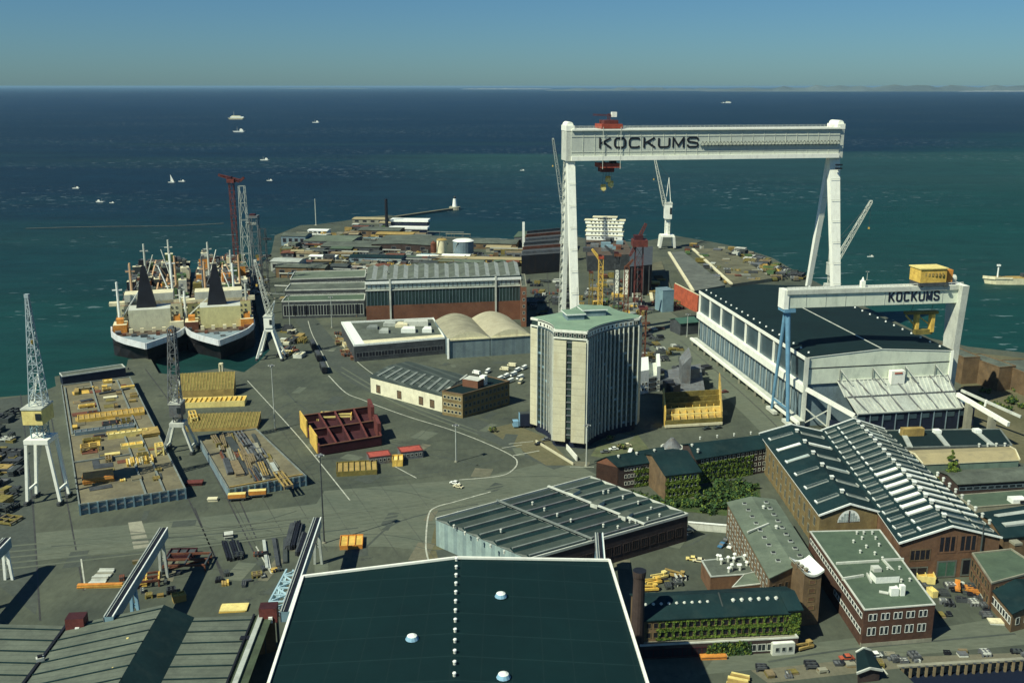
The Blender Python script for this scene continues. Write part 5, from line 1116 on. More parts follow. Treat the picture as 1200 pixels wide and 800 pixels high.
# ================================================================ ships
def hullmesh(plan, z0, z1, flare, side, deck, bulge=1.0):
    """sheer sided hull: plan at deck level, narrower waterline towards the bow"""
    m = MB(); n = len(plan); i = 0; low = flare
    m.v += [V3(p, z0) for p in low]+[V3(p, z0+(z1-z0)*.55) for p in [lp(a, b_, .45) for a, b_ in zip(low, plan)]]+[V3(p, z1) for p in plan]
    for L in range(2):
        for k in range(n):
            j = (k+1) % n; m.f.append((L*n+k, L*n+j, (L+1)*n+j, (L+1)*n+k)); m.m.append(side)
    m.f.append(tuple(2*n+k for k in range(n))); m.m.append(deck); return m
def tanker(lb, bow, stern_y, beam, vp, seed, hullc, house='houseyellow'):
    rr = random.Random(seed); Z = 10.5; b0 = Vector(g(bow[0], bow[1], Z)); d = dirv(vp); d = Vector((d.x, d.y)); n = Vector((d.y, -d.x)); h = beam/2
    Ls = (g(bow[0], stern_y, Z)[1]-b0.y)/d.y
    W = lambda s, t: b0+d*s+n*t
    r = T('ship', lb, 'ship', (b0.x+d.x*Ls/2, b0.y+d.y*Ls/2, -3))
    half = [(0, .0), (3, .10), (9, .30), (17, .56), (27, .80), (38, .95), (52, 1.0), (Ls*.8, 1.0), (Ls*.93, .86), (Ls, .62)]
    plan = [tuple(W(s, t*h)) for s, t in half]+[tuple(W(s, -t*h)) for s, t in reversed(half[1:])]
    low = [tuple(W(s*1.0+(14 if s < 40 else 0)*(1-s/40 if s < 40 else 0), t*h*(min(1, .35+s/60) if s < 60 else 1))) for s, t in half]+[tuple(W(s+(14 if s < 40 else 0)*(1-s/40 if s < 40 else 0), -t*h*(min(1, .35+s/60) if s < 60 else 1))) for s, t in reversed(half[1:])]
    m = hullmesh(plan, -5, Z, low, hullc, 'shipdeck'); m.build('hull', r)
    bw = MB()   # white bulwark round the bow
    P = [Vector(p) for p in plan]; nn = len(P); idx = list(range(nn-6, nn))+list(range(0, 7))
    for a, c in zip(idx[:-1], idx[1:]): bw.beam(V3(P[a], Z+.1), V3(P[c], Z+.1), .9, 3.6, 'hullpale')
    bw.build('bulwark', r)
    fd = MB(); fd.prism([tuple(W(s, t*h*.93)) for s, t in half[:5]]+[tuple(W(s, -t*h*.93)) for s, t in reversed(half[1:5])], Z+.1, Z+.7, 'hullgrey'); fd.build('forecastle', r)
    a = math.atan2(n.y, n.x)
    # deck house with the pale yellow front, black funnel on top
    c = W(50, 1); m = MB(); m.box(c.x, c.y, Z, 25, 16, 13.5, a, house, 'offwhite'); m.build('deck_house', r)
    for t in (-10.5, -4, 3, 9): m = MB(); q = W(38, t); m.box(q.x, q.y, Z, 2.2, 2.0, 2.6, a, 'cream'); m.build('winch', r)
    for t, s_ in ((-14, 30), (-8, 26), (-2, 22), (6, 25), (13, 30), (17, 36), (-18, 37), (2, 15)):
        m = MB(); q = W(s_, t); m.box(q.x, q.y, Z+.6, rr.uniform(1.5, 4), rr.uniform(1.5, 4), rr.uniform(.8, 2), a+rr.uniform(-.3, .3), rr.choice(['rust', 'steeldark', 'orange', 'steelgrey'])); m.build('deck_gear', r)
    c = W(52, -1); z0 = Z+13.5; zt_ = z0+26; m = MB(); pts = [(-6, -4), (6, -4), (6, 4), (-6, 4)]; top = [(-1.2, -1.2), (1.2, -1.2), (1.2, 1.2), (-1.2, 1.2)]
    for u, v in pts: q = c+n*u+d*v; m.v.append(Vector((q.x, q.y, z0)))
    for u, v in top: q = c+n*u+d*v; m.v.append(Vector((q.x, q.y, zt_)))
    for f in ((0, 1, 5, 4), (1, 2, 6, 5), (2, 3, 7, 6), (3, 0, 4, 7), (4, 5, 6, 7)): m.f.append(f); m.m.append('black')
    m.build('funnel', r)
    m = MB(); c = W(72, 0); m.box(c.x, c.y, Z, 40, 16, 12, a, house, 'rust'); m.box(c.x, c.y, Z+12, 30, 13, 7, a, 'offwhite', 'cream'); m.build('accommodation', r)
    m = MB(); c = W(68, 0); m.box(c.x, c.y, Z+12, beam+3, 5, 2.2, a, 'cream', 'cream'); m.build('bridge_wing', r)
    for s_ in (-1, 1): wins(r, W(63.9, -19), W(63.9, 19), Z+1, Z+11, 3, 12, 1.3, 1.4, 'glass', 'offwhite', 1, 1) if s_ < 0 else None
    for t in (-1, 1): m = MB(); q = W(46, t*17); m.box(q.x, q.y, Z, 8, 12, 5, a, rr.choice(['orange', 'cream', 'rust']), 'cream'); m.box(q.x, q.y, Z+5, 4, 6, 3, a, 'orange'); m.build('deck_locker', r)
    # masts and deck fittings along the length
    for s_, t, hh, mm in ((62, -21, 26, 'whitewash'), (66, 21, 24, 'offwhite'), (112, -14, 34, 'masttan'), (112, 12, 34, 'whitewash'), (150, -16, 30, 'steelgrey'), (150, 14, 30, 'masttan'), (205, -12, 32, 'offwhite'), (205, 12, 30, 'offwhite')):
        if s_ > Ls*.93: continue
        s_ += rr.uniform(-9, 9) if s_ > 80 else 0; hh *= rr.uniform(.75, 1.1); t *= rr.uniform(.7, 1.2)
        q = W(s_, t*h/24); m = MB(); m.cyl((q.x, q.y, Z), (q.x, q.y, Z+hh), 1.0, .7, 8, mm); m.beam((q.x-n.x*3, q.y-n.y*3, Z+hh*.82), (q.x+n.x*3, q.y+n.y*3, Z+hh*.82), .8, .8, mm)
        w2 = W(s_+rr.uniform(-10, 10), t*.3); m.beam((q.x, q.y, Z+3), (w2.x, w2.y, Z+hh*.75), .6, .6, mm); m.build('derrick_post', r)
    k = 0
    s_ = 84.0
    while s_ < Ls*.95:
        for t in (-.72, -.4, -.1, .2, .5, .78):
            if rr.random() < .2: continue
            q = W(s_+rr.uniform(-4, 4), t*h+rr.uniform(-2, 2)); m = MB(); hh = rr.choice([2, 3, 4, 6, 9]); mm = rr.choice(['orange', 'cream', 'rust', 'steelgrey', 'steeldark', 'green', 'offwhite', 'darkgrey', 'black', 'steeldark', 'darkgrey', 'olive'])
            m.box(q.x, q.y, Z, rr.uniform(3, 8), rr.uniform(4, 10), hh, a+rr.uniform(-.1, .1), mm, rr.choice([mm, 'cream', 'roofgrey'])); m.box(q.x, q.y, Z+hh, 2, 2, rr.uniform(.5, 3), a, 'steelgrey'); m.build('deck_fitting', r)
        s_ += 10
    for t in (-6, 0, 6): m = MB(); p0, p1 = W(84, t), W(Ls*.93, t); m.beam((p0.x, p0.y, Z+3), (p1.x, p1.y, Z+3), 1.0, 1.0, 'masttan'); m.build('deck_pipe', r)
    return r
tanker('left of two moored ships, bow towards the quay, with black funnel and cream deck house', (171, 406), 304, 46, 236, 3, 'hullblack', 'housecream')
tanker('right of two moored ships, nearer the land, with black funnel and yellow deck house', (257, 402), 300, 43, 270, 8, 'hullblack')
# ship under construction in the dock, white superstructure
x, y = g(706, 296); r = T('ship', 'ship under construction with tall white superstructure beyond the dock', 'ship', (x, y)); a = -.15
q = [g(688, 318), g(742, 316), g(728, 291), g(686, 291)]; m = hullmesh(q, -8, 14, q, 'steeldark', 'shipdeck'); m.build('hull', r)
for k, (w, hh) in enumerate(((35, 5), (36, 4), (34, 4), (35, 3.4), (38, 3), (22, 3))):
    m = MB(); z0 = 13.9+sum((5, 4, 4, 3.4, 3, 3)[:k]); m.box(x+1.5, y-4, z0, w, 14-k, hh-.5, a, 'whitewash'); m.box(x+1.5, y-4, z0+hh-.5, w+2, 15-k, .5, a, 'cream'); st = m.build('deck_storey', r)
    P = Vector((x+1.5, y-4))-Vector((math.cos(a), math.sin(a)))*w/2+Vector((math.sin(a), -math.cos(a)))*((14-k)/2+.1); Q = P+Vector((math.cos(a), math.sin(a)))*w
    wins(st, P, Q, z0, z0+hh-.4, 1, 8, 1.6, 1.2, 'black', 'offwhite', 4, 4)
for k in range(10):
    s_, t = rnd.random(), rnd.uniform(.1, .62); p = lp(lp(q[0], q[1], s_), lp(q[3], q[2], s_), t); m = MB(); m.box(p[0], p[1], 14, rnd.uniform(4, 10), rnd.uniform(5, 10), rnd.uniform(2, 5), a, rnd.choice(['steelgrey', 'steeldark', 'craneblue', 'offwhite', 'rust'])); m.build('deck_fitting', r)
q = [g(736, 348), g(763, 345), g(764, 320), g(738, 322)]; r = T('hull_block', 'tall black hull section standing on the dock floor by the red crane', 'hull section', ctr(q)); m = MB(); m.prism(q, 0, 24, 'hullblack', 'steeldark'); m.build('shell', r); m = MB()
for k in range(4): p = lp(q[0], q[1], (k+.5)/4); m.box(p[0], p[1]-.5, 0, .8, 1, 23, 0, 'steeldark')
m.build('stiffener', r)
q = [g(611, 322), g(663, 318), g(655, 286), g(618, 290)]; r = T('hull_block', 'long dark half built hull lying in the dock left of the great crane leg', 'hull section', ctr(q)); m = hullmesh(q, 0, 17, q, 'hullblack', 'steeldark'); m.build('shell', r)
for k in range(6): m = MB(); a_, b_ = lp(q[0], q[3], k/6+.05), lp(q[1], q[2], k/6+.05); m.beam(V3(a_, 18), V3(b_, 18), 1.2, 3, rnd.choice(['steelgrey', 'rust', 'steeldark'])); m.build('frame', r)
m = MB(); p = q[3]; m.beam((p[0]-4, p[1], 0), (p[0]-4, p[1], 26), 2.4, 2.4, 'whitewash'); m.build('post', r)
for px in (722, 733): 
    x, y = g(px, 346); m = MB(); m.beam((x, y, 0), (x+1, y+6, 19), 4.2, 2.4, 'offwhite'); m.box(x, y, 0, 6, 4, 1, 0, 'concrete'); one(m, 'dock_pillar', 'pale concrete dock pillar in front of the black hull section', 'pillar', 'pale dock pillars')
# small boats
def boat(lb, px, py, Lm, colr, kind, flip=1):
    x, y = g(px, py, -3); r = T('boat', lb, 'boat', (x, y, -3)); h = Lm*.09; s = flip
    pl = [(x-s*Lm*.5, y), (x-s*Lm*.3, y-Lm*.10), (x+s*Lm*.42, y-Lm*.11), (x+s*Lm*.5, y-Lm*.06), (x+s*Lm*.5, y+Lm*.06), (x+s*Lm*.42, y+Lm*.11), (x-s*Lm*.3, y+Lm*.10)]
    if s < 0: pl = pl[::-1]
    lo = [lp(p, (x+s*Lm*.05, y), .18) for p in pl]; m = hullmesh(pl, -3.6, -3+h, lo, colr, 'offwhite'); m.build('hull', r)
    m = MB(); k = .2 if kind != 'ferry' else .0
    if kind == 'ferry': m.box(x+s*Lm*.05, y, -3+h, Lm*.75, Lm*.16, Lm*.06, 0, 'whitewash'); m.box(x, y, -3+h+Lm*.06, Lm*.5, Lm*.13, Lm*.05, 0, 'cream')
    else: m.box(x+s*Lm*k, y, -3+h, Lm*.26, Lm*.13, Lm*.11, 0, 'whitewash', 'cream'); m.box(x+s*Lm*(k-.02), y, -3+h+Lm*.11, Lm*.14, Lm*.1, Lm*.06, 0, 'whitewash', 'orange')
    m.build('cabin', r)
    m = MB(); m.cyl((x-s*Lm*.12, y, -3+h), (x-s*Lm*.12, y, -3+Lm*.42), Lm*.012, Lm*.006, 6, 'offwhite'); m.build('mast', r)
    if kind == 'sail':
        m = MB(); m.face([(x-s*Lm*.1, y, -3+h*1.5), (x+s*Lm*.35, y+.2, -3+h*1.5), (x-s*Lm*.1, y, -3+Lm*1.1)], 'whitewash'); m.face([(x-s*Lm*.1, y+.05, -3+h*1.5), (x-s*Lm*.1, y+.05, -3+Lm*1.1), (x+s*Lm*.35, y+.25, -3+h*1.5)], 'whitewash'); m.build('sail', r)
    return r
for a in [('largest distant cream ferry on the dark open sea', 277, 140, 90, 'cream', 'ferry', 1), ('white coaster just below the distant ferry', 280, 155, 48, 'whitewash', 'cargo', 1), ('white sailing boat with upright sail, left part of the sea', 201, 214, 13, 'whitewash', 'sail', 1), ('white motor boat a little right of the sailing boat', 213, 213, 13, 'whitewash', 'cargo', 1), ('long low white launch left of the red crane, nearest the shore', 118, 237, 14, 'whitewash', 'cargo', -1), ('small white dinghy at the right of the long low launch', 131, 238, 8, 'whitewash', 'cargo', 1), ('lone white boat at the left side of the sea', 89, 221, 13, 'whitewash', 'cargo', 1),
          ('bright white boat up towards the horizon, centre left', 370, 144, 36, 'whitewash', 'cargo', 1), ('white fishing boat above the far headland', 310, 188, 22, 'whitewash', 'cargo', 1), ('tiny white boat near the red tower crane jib', 316, 212, 12, 'whitewash', 'cargo', 1), ('pair of far white hulls seen beyond the great girder, brighter one', 853, 121, 70, 'whitewash', 'ferry', 1), ('far white hull left of the bright one beyond the girder', 847, 121, 40, 'offwhite', 'cargo', 1), ('tiny white skiff left of the gantry leg', 612, 200, 10, 'whitewash', 'cargo', 1), ('white boat far out above the smaller gantry crane', 1020, 301, 7, 'whitewash', 'cargo', 1)]:
    boat(*a)
def coaster():
    x, y = g(1176, 333, -3); r = T('ship', 'cream hulled dredger cut by the right edge of the view', 'ship', (x, y, -3)); L = 60; x0 = g(1151, 332, -3)[0]
    pl = [(x0, y+4), (x0+8, y-2), (x0+22, y-3), (x0+L, y-3), (x0+L, y+9), (x0+22, y+9), (x0+8, y+8)]; lo = [lp(p, (x0+30, y+3), .08) for p in pl]; m = hullmesh(pl, -3.8, 2.4, lo, 'cream', 'ochre'); m.build('hull', r)
    m = MB(); m.beam((x0, y+4, 2.6), (x0+8, y-2, 2.6), .8, 2.4, 'cream'); m.beam((x0+8, y-2, 2.6), (x0+22, y-3, 2.4), .8, 1.6, 'cream'); m.build('bulwark', r)
    m = MB(); m.cyl((x0+12, y+3, 2), (x0+12, y+3, 13), .7, .6, 8, 'whitewash'); m.box(x0+12, y+3, 12, 2.6, 2, 1.4, 0, 'whitewash'); m.build('mast', r)
    for k in range(9): m = MB(); hh = rnd.uniform(2, 10); m.box(x0+36+rnd.uniform(0, 22), y+rnd.uniform(-1, 7), 2.3, rnd.uniform(3, 7), rnd.uniform(3, 5), hh, 0, rnd.choice(['olive', 'steeldark', 'offwhite', 'brickbrown', 'green'])); m.build('deck_gear', r)
coaster()
# ================================================================ luffing and tower cranes
def luffer(lb, base, portal_y, house_y, jib0, jib1, wb, leg_m, tower_m, house_m, jib_m, jw=(3.4, 1.2), lean=0.0, pw=None, tower_w=3.2, apex=None, dY=0.0, name='luffing_crane', jn=9, jc=.26, leg_t=1.1):
    x, y = g(*base); r = T(name, lb, 'crane', (x, y)); zp = zt(y, portal_y); h0, h1 = zt(y, house_y[1]), zt(y, house_y[0]); w = wb/2; pw = (pw or wb*.5)/2
    for sx in (-1, 1):
        for sy in (-1, 1):
            m = MB(); m.beam((x+sx*w, y+sy*w*.6, 1.2), (x+sx*pw, y+sy*pw, zp), leg_t*1.1, leg_t*1.1, leg_m, leg_t*1.2, leg_t*1.2); m.build('leg', r)
            m = MB(); m.beam((x+sx*w, y+sy*w*.6-2.2, .8), (x+sx*w, y+sy*w*.6+2.2, .8), 1.2, 1.2, 'steeldark'); m.build('bogie', r)
    m = MB(); m.box(x, y, zp-.8, pw*2+1.4, pw*2+1.4, 1.8, 0, leg_m); m.build('portal', r)
    for sx in (-1, 1): m = MB(); m.beam((x+sx*(w*.8+pw*.2), y-w*.5, zp*.22), (x+sx*(w*.8+pw*.2), y+w*.5, zp*.22), .7, .8, leg_m); m.build('sill_beam', r)
    m = MB(); m.lattice((x, y, zp+.8), (x, y, h0), tower_w, tower_w, max(2, int((h0-zp)/3.2)), .38, tower_m, .26); m.build('tower', r) if h0-zp > 2 else None
    hw = max(tower_w*1.6, 5.0); m = MB(); m.box(x, y, h0, hw, hw*1.3, (h1-h0)*.9, 0, house_m); m.box(x, y, h0+(h1-h0)*.9, hw+.5, hw*1.3+.5, (h1-h0)*.1, 0, 'offwhite'); hs = m.build('machine_house', r); m = MB(); m.box(x+hw*.32, y-hw*.66, h0+(h1-h0)*.3, hw*.28, .4, (h1-h0)*.4, 0, 'glass'); m.build('cab_window', hs)
    P0 = pt(jib0[0], jib0[1], y-1); P1 = pt(jib1[0], jib1[1], y+dY); m = MB(); m.lattice(P0, P1, jw[0], jw[1], jn, jc, jib_m, jc*.62); m.box(P1.x, P1.y, P1.z-.6, 1.6, 1.6, 1.4, 0, jib_m); m.build('jib', r)
    ax = apex or (base[0], house_y[0]-(house_y[1]-house_y[0])*1.1); A = pt(ax[0], ax[1], y+1.5); m = MB()
    for e in (-1, 1): m.beam((x+e*hw*.35, y, h1), A, .45, .45, leg_m); m.beam((x+e*hw*.35, y+hw*.5, h1), A, .35, .35, leg_m)
    m.build('a_frame', r)
    m = MB(); m.cyl(A, P1, .12, .12, 5, 'steeldark'); m.cyl(A, P0.lerp(P1, .6), .1, .1, 5, 'steeldark'); Q = P1-UP*max(8, (P1.z-h0)*.35); m.cyl(P1, Q, .09, .09, 5, 'steeldark'); m.box(Q.x, Q.y, Q.z-1.2, 1, 1, 1.3, 0, 'yellow'); m.build('hoist_rope', r)
    return r
# far left : slender grey jib on white portal, in the foreground dock
luffer('tall pale luffing crane with slender jib at the far left dock edge', (57, 586), 514, (474, 493), (46, 474), (31.5, 347), 13, 'cranewhite', 'craneblue', 'yellowpale', 'cranelace', (5.4, .9), pw=8.0, tower_w=4.8, apex=(44, 437), jn=13, jc=.34, leg_t=.95)
luffer('dark lattice crane on white legs between the two left docks', (212, 528), 496, (470, 486), (205, 472), (201, 384), 13, 'offwhite', 'steelgrey', 'steelgrey', 'steelgrey', (4.6, 2.6), pw=5, tower_w=3.2, apex=(210, 440), jn=9, jc=.42, leg_t=.9)
luffer('white legged luffing crane on the quay right of the moored ships', (318, 420), 386, (369, 383), (316, 370), (299, 306), 15, 'cranewhite', 'offwhite', 'cranewhite', 'offwhite', (3, 1.4), pw=4, tower_w=3, apex=(322, 352), jn=9, leg_t=1.2)
luffer('white luffing crane on the outer quay seen under the great girder', (781, 291), 276, (237, 256), (779, 241), (767, 184), 15, 'cranewhite', 'cranewhite', 'cranewhite', 'offwhite', (3.6, 1.6), pw=12, tower_w=4.4, apex=(784, 208), jn=10, jc=.4, leg_t=2.0)
luffer('pale luffing crane half hidden behind the left gantry leg', (661, 306), 280, (238, 250), (659, 238), (648, 163), 13, 'offwhite', 'offwhite', 'offwhite', 'palegrey', (3.4, 1.6), pw=6, tower_w=4, apex=(662, 214), jn=10, jc=.36)
luffer('pale luffing crane with jib raised right of the right gantry leg', (972, 352), 334, (308, 322), (980, 306), (1021, 236), 12, 'offwhite', 'offwhite', 'offwhite', 'offwhite', (3.2, 1.8), pw=7, tower_w=4, apex=(972, 292), jn=9, jc=.36)
x, y = g(781, 291); m = MB(); m.cyl((x, y, zt(y, 275)), (x, y, zt(y, 256)), 2.6, 2.4, 12, 'cranewhite'); 
for o in bpy.data.objects:
    if o.get('label', '').startswith('white luffing crane on the outer'): m.build('column', o)
def tower_crane(lb, base, top, w, m_, house, jibs, mh='redoxide', dw=None, basew=None, jc=.45, cat='crane', name='tower_crane'):
    x, y = g(*base); zz = zt(y, top); r = T(name, lb, cat, (x, y)); m = MB(); m.lattice((x, y, .5), (x, y, zz), w, dw or w, max(5, int(zz/(w*1.7))), jc*.85, m_, jc*.5); m.build('tower', r)
    m = MB(); bw = basew or w*1.8; m.box(x, y, 0, bw, bw, 1.2, 0, 'concrete'); m.build('base', r)
    if house: m = MB(); m.box(x, y, zz, house[0], house[0]*1.1, house[1]*.6, 0, mh); m.box(x-1, y, zz+house[1]*.6, house[0]*.6, house[0]*.7, house[1]*.4, 0, 'maroon'); m.build('machine_house', r)
    for a_, b_, jw in jibs: m = MB(); m.lattice(pt(*a_, y), pt(*b_, y), jw, jw*.6, 10, jc*.8, m_, jc*.5); m.build('jib', r)
    return r
tower_crane('dark red tower crane standing in the centre dock', (747, 358), 288, 5.6, 'redoxide', (11, 8), [((746, 284), (757, 262), 2.4), ((748, 282), (738, 300), 2)], basew=14)
tower_crane('rust brown lattice scaffold tower right of the pale office tower', (752, 424), 362, 3.4, 'rust', (5, 2), [], jc=.5, cat='tower', name='lattice_tower')
tower_crane('red tower crane above the moored ships with a short jib to the left', (279, 330), 214, 3.6, 'redoxide', (6, 5), [((281, 212), (256, 205), 2.4), ((281, 212), (286, 208), 2.0), ((258, 206), (280, 213), 1.2)], jc=.5)
tower_crane('tall grey scaffold tower beside the red crane over the ships', (291, 336), 218, 7.0, 'palegrey', None, [((288, 262), (300, 262), 2)], dw=4.5, jc=.5, cat='tower', name='lattice_tower')
tower_crane('thin dark scaffold tower at the quay edge behind the white legged crane', (312, 345), 268, 4.5, 'steeldark', None, [((308, 280), (318, 280), 1.6)], jc=.45, cat='tower', name='lattice_tower')
tower_crane('grey scaffold tower standing right of the tallest scaffold', (303, 338), 255, 6.0, 'steelgrey', (7, 3), [], mh='steelgrey', jc=.5, cat='tower', name='lattice_tower')
tower_crane('dark lattice tower crane behind the yellow crane post in the dock', (722, 366), 300, 3.4, 'steeldark', (5, 3), [((722, 300), (709, 288), 1.8)], mh='rust', jc=.5)
tower_crane('brown lattice tower standing left of the dark red tower crane', (733, 372), 312, 3.0, 'rust', None, [((733, 314), (742, 304), 1.6)], jc=.5, cat='tower', name='lattice_tower')
tower_crane('yellow lattice crane post just right of the left gantry leg', (703, 362), 303, 3.2, 'yellow', (4, 3), [((703, 304), (694, 292), 2.0)], mh='cranered', jc=.6)
tower_crane('second slimmer yellow lattice post beside the gantry leg', (692, 360), 320, 2.6, 'olive', (3, 2), [], mh='rust', jc=.5, cat='tower', name='lattice_tower')
# ================================================================ left docks
def slab(name, lb, pts, z, sm, tm):
    q = RH(pts, z); m = MB(); m.prism(q, 0, z, sm, tm); o = m.build(name); return tag(o, lb, 'platform'), q
def on(q, s, t): return lp(lp(q[0], q[1], s), lp(q[3], q[2], s), t)
def slab_b(lb, pts, z):
    q = RH(pts, z); r = T('building_dock', lb, 'dock', ctr(q)); m = MB(); m.prism(q, 0, z, 'bluegrey', 'slabtan'); m.build('deck', r)
    m = MB(); A, B, C, D = [Vector(p) for p in q]; n = Vector(((B-A).y, -(B-A).x)).normalized(); a = math.atan2((B-A).y, (B-A).x)
    for k in range(13): p = A.lerp(B, k/12)+n*.3; m.box(p.x, p.y, 0, .6, .5, z+.5, a, 'craneblue')
    p = A.lerp(B, .5)+n*.25; m.box(p.x, p.y, z*.48, (B-A).length, .3, .5, a, 'steelgrey'); m.build('front_rib', r)
    m = MB(); 
    for i in range(4): p0, p1 = q[i], q[(i+1) % 4]; m.beam(V3(p0, z+.3), V3(p1, z+.3), .5, .6, 'midgrey')
    m.build('kerb', r); return r, q
dock1, Q1 = slab_b('raised tan deck of the left building dock strewn with yellow sections', [(93, 592), (217, 573), (152, 442), (72, 452)], 4)
dock2, Q2 = slab_b('raised deck of the second dock covered in timber and steel stock', [(268, 574), (358, 558), (300, 503), (232, 512)], 4)
# dock features: low partitions, plates, sections.  Each its own object.
def item(name, lb, cat, q, z, s, t, w, d, h, a, m1, m2=None, kind='box', group=None):
    p = on(q, s, t); b = MB(); c = lambda u, v: (p[0]+math.cos(a)*u-math.sin(a)*v, p[1]+math.sin(a)*u+math.cos(a)*v)
    if kind == 'box':      # stiffened hull panel block: walls, ribs and recessed top
        b.box(p[0], p[1], z, w, d, h*.75, a, m1, m2 or m1)
        n = max(2, int(w/2.4))
        for k in range(n+1): u = -w/2+w*k/n; e = c(u, 0); b.box(e[0], e[1], z+h*.75, .25, d, h*.25, a, m1)
        for v in (-d/2+.12, d/2-.12): e = c(0, v); b.box(e[0], e[1], z+h*.75, w, .25, h*.25, a, m1)
    elif kind == 'plate':  # stack of plates slightly out of line
        n = max(2, int(h/.35))
        for k in range(n): b.box(p[0]+rnd.uniform(-.25, .25), p[1]+rnd.uniform(-.25, .25), z+h*k/n, w*rnd.uniform(.93, 1), d*rnd.uniform(.93, 1), h/n*.85, a+rnd.uniform(-.03, .03), m1 if k % 2 else (m2 or m1))
    elif kind == 'bars':   # bundle of long bars
        n = max(3, int(w/.8))
        for k in range(n):
            u = -w/2+w*(k+.5)/n; hh = h*rnd.uniform(.45, 1); e0, e1 = c(u, -d/2*rnd.uniform(.8, 1)), c(u, d/2*rnd.uniform(.8, 1)); b.beam(V3(e0, z+hh/2), V3(e1, z+hh/2), w/n*.8, hh, rnd.choice((m1, m2 or m1)))
    elif kind == 'frame':  # open section on its side
        for v in (-d/2, 0, d/2):
            for u in (-w/2, w/2): e = c(u, v); b.beam(V3(e, z), V3(e, z+h), .5, .5, m1)
            b.beam(V3(c(-w/2, v), z+h), V3(c(w/2, v), z+h), .5, .7, m1)
        for u in (-w/2, 0, w/2): b.beam(V3(c(u, -d/2), z+h), V3(c(u, d/2), z+h), .5, .6, m2 or m1)
        b.beam(V3(c(-w/2, -d/2), z+.4), V3(c(w/2, d/2), z+.4), .6, .6, m1)
    elif kind == 'tent':   # corrugated section, sloping
        A, B, C, D = c(-w/2, -d/2), c(w/2, -d/2), c(w/2, d/2), c(-w/2, d/2); b.prism([A, B, C, D], z, [z+h*.35, z+h*.35, z+h, z+h], m1, m2 or m1)
        n = int(w/1.6)
        for k in range(n+1): b.beam(V3(lp(A, B, k/n), z+h*.35+.05), V3(lp(D, C, k/n), z+h+.05), .25, .3, m1)
    return one(b, name, lb, cat, group)
A1 = math.atan2(Q1[1][1]-Q1[0][1], Q1[1][0]-Q1[0][0])
D = [('steel_section', 'long ribbed yellow panel across the upper left dock deck', .55, .62, 30, 8, 1.6, 'yellow', 'ochre', 'box'), ('steel_section', 'pale yellow beam panel lying in the middle of the left dock', .66, .43, 17, 3, 2.4, 'yellowpale', 'cream', 'box'), ('steel_section', 'rusty yellow jumbled section near the front of the left dock', .22, .14, 12, 9, 2.6, 'ochre', 'orange', 'plate'), ('steel_section', 'small bright yellow panel of the left dock, right of its centre', .66, .34, 9, 4, 1.6, 'yellowpale', 'yellow', 'box'),
     ('steel_section', 'pale wooden section with two yellow bars, right of dock centre', .68, .22, 11, 8, 1.8, 'cream', 'yellow', 'bars'), ('steel_section', 'short yellow section standing on the left edge of the left dock', .2, .36, 7, 5, 2.2, 'ochre', 'yellow', 'frame'), ('plate_stack', 'white steel plate lying on the back of the left dock deck', .62, .80, 7, 3, .9, 'cream', 'whitewash', 'plate'), ('beam', 'dark diagonal beam lying on the back of the left dock deck', .7, .86, 16, 1.4, .9, 'steeldark', 'steeldark', 'plate'),
     ('plate_stack', 'dark plate stack left of the diagonal beam on the dock deck', .3, .8, 6, 3, .8, 'steeldark', 'rust', 'plate'), ('steel_section', 'grey shaded channel section crossing the left dock', .42, .50, 26, 4, 1.6, 'bluegrey', 'steelgrey', 'box'), ('steel_section', 'yellow upright frame near the right front corner of the left dock', .92, .26, 3, 5, 4.0, 'yellowpale', 'yellow', 'frame'), ('steel_section', 'olive section on the right side of the left dock deck', .92, .42, 8, 10, 2, 'olive', 'ochre', 'plate')]
for nm, lb, s, t, w, d, h, m1, m2, kd in D: item(nm, lb, 'steel section', Q1, 4, s, t, w, d, h, A1+(.25 if 'diagonal' in lb else 0), m1, m2, kd)
for k in range(34):
    s, t = rnd.uniform(.04, .97), rnd.uniform(.03, .97); kd = rnd.choice(['box', 'plate', 'plate', 'bars', 'frame']); m1, m2 = rnd.choice([('ochre', 'yellow'), ('olive', 'ochre'), ('steeldark', 'rust'), ('slabtan', 'concrete'), ('timber', 'ochre'), ('steelgrey', 'olive'), ('yellow', 'yellowpale')])
    item('steel_section', 'small weathered steel section lying loose on the left dock deck', 'steel section', Q1, 4, s, t, rnd.uniform(2, 8), rnd.uniform(1.5, 4.5), rnd.uniform(.5, 2.2), A1+rnd.choice([0, 0, 1.57]), m1, m2, kd, 'loose sections on the left dock')
for k in range(46):
    m1 = rnd.choice(['ochre', 'slabtan', 'timber', 'steeldark', 'concrete', 'olive', 'rust', 'darkgrey', 'yellow']); item('plate_sheet', 'thin steel sheet lying flat on the left dock deck', 'steel sheet', Q1, 4.0+.02*k/46, rnd.uniform(.06, .94), rnd.uniform(.05, .95), rnd.uniform(3, 9), rnd.uniform(2, 7), .25, A1+rnd.choice([0, 0, .05, 1.57]), m1, m1, 'plate', 'steel sheets on the left dock')
for (s0, t0, s1, t1) in ((.42, .66, .42, 1), (.0, .28, .62, .28), (.62, .0, .62, .45), (.80, .0, .80, .98), (.04, .5, .04, .97)):
    b = MB(); a, c = on(Q1, s0, t0), on(Q1, s1, t1); b.beam(V3(a, 4.3), V3(c, 4.3), .7, .8, 'midgrey'); b.build('deck_rail', dock1)
q = RH([(72, 449), (150, 437), (147, 428), (70, 438)], 3); r = bld('quay_shed', 'low dark quay shed with white roof edge along the left dock head', 'shed', RB((74, 452), (148, 441), 8), 5, 'navy', 'roofgrey', 'flat', trim='offwhite', par=.6)
A2 = math.atan2(Q2[1][1]-Q2[0][1], Q2[1][0]-Q2[0][0])
G0 = [(g(0, 0+600)), ]
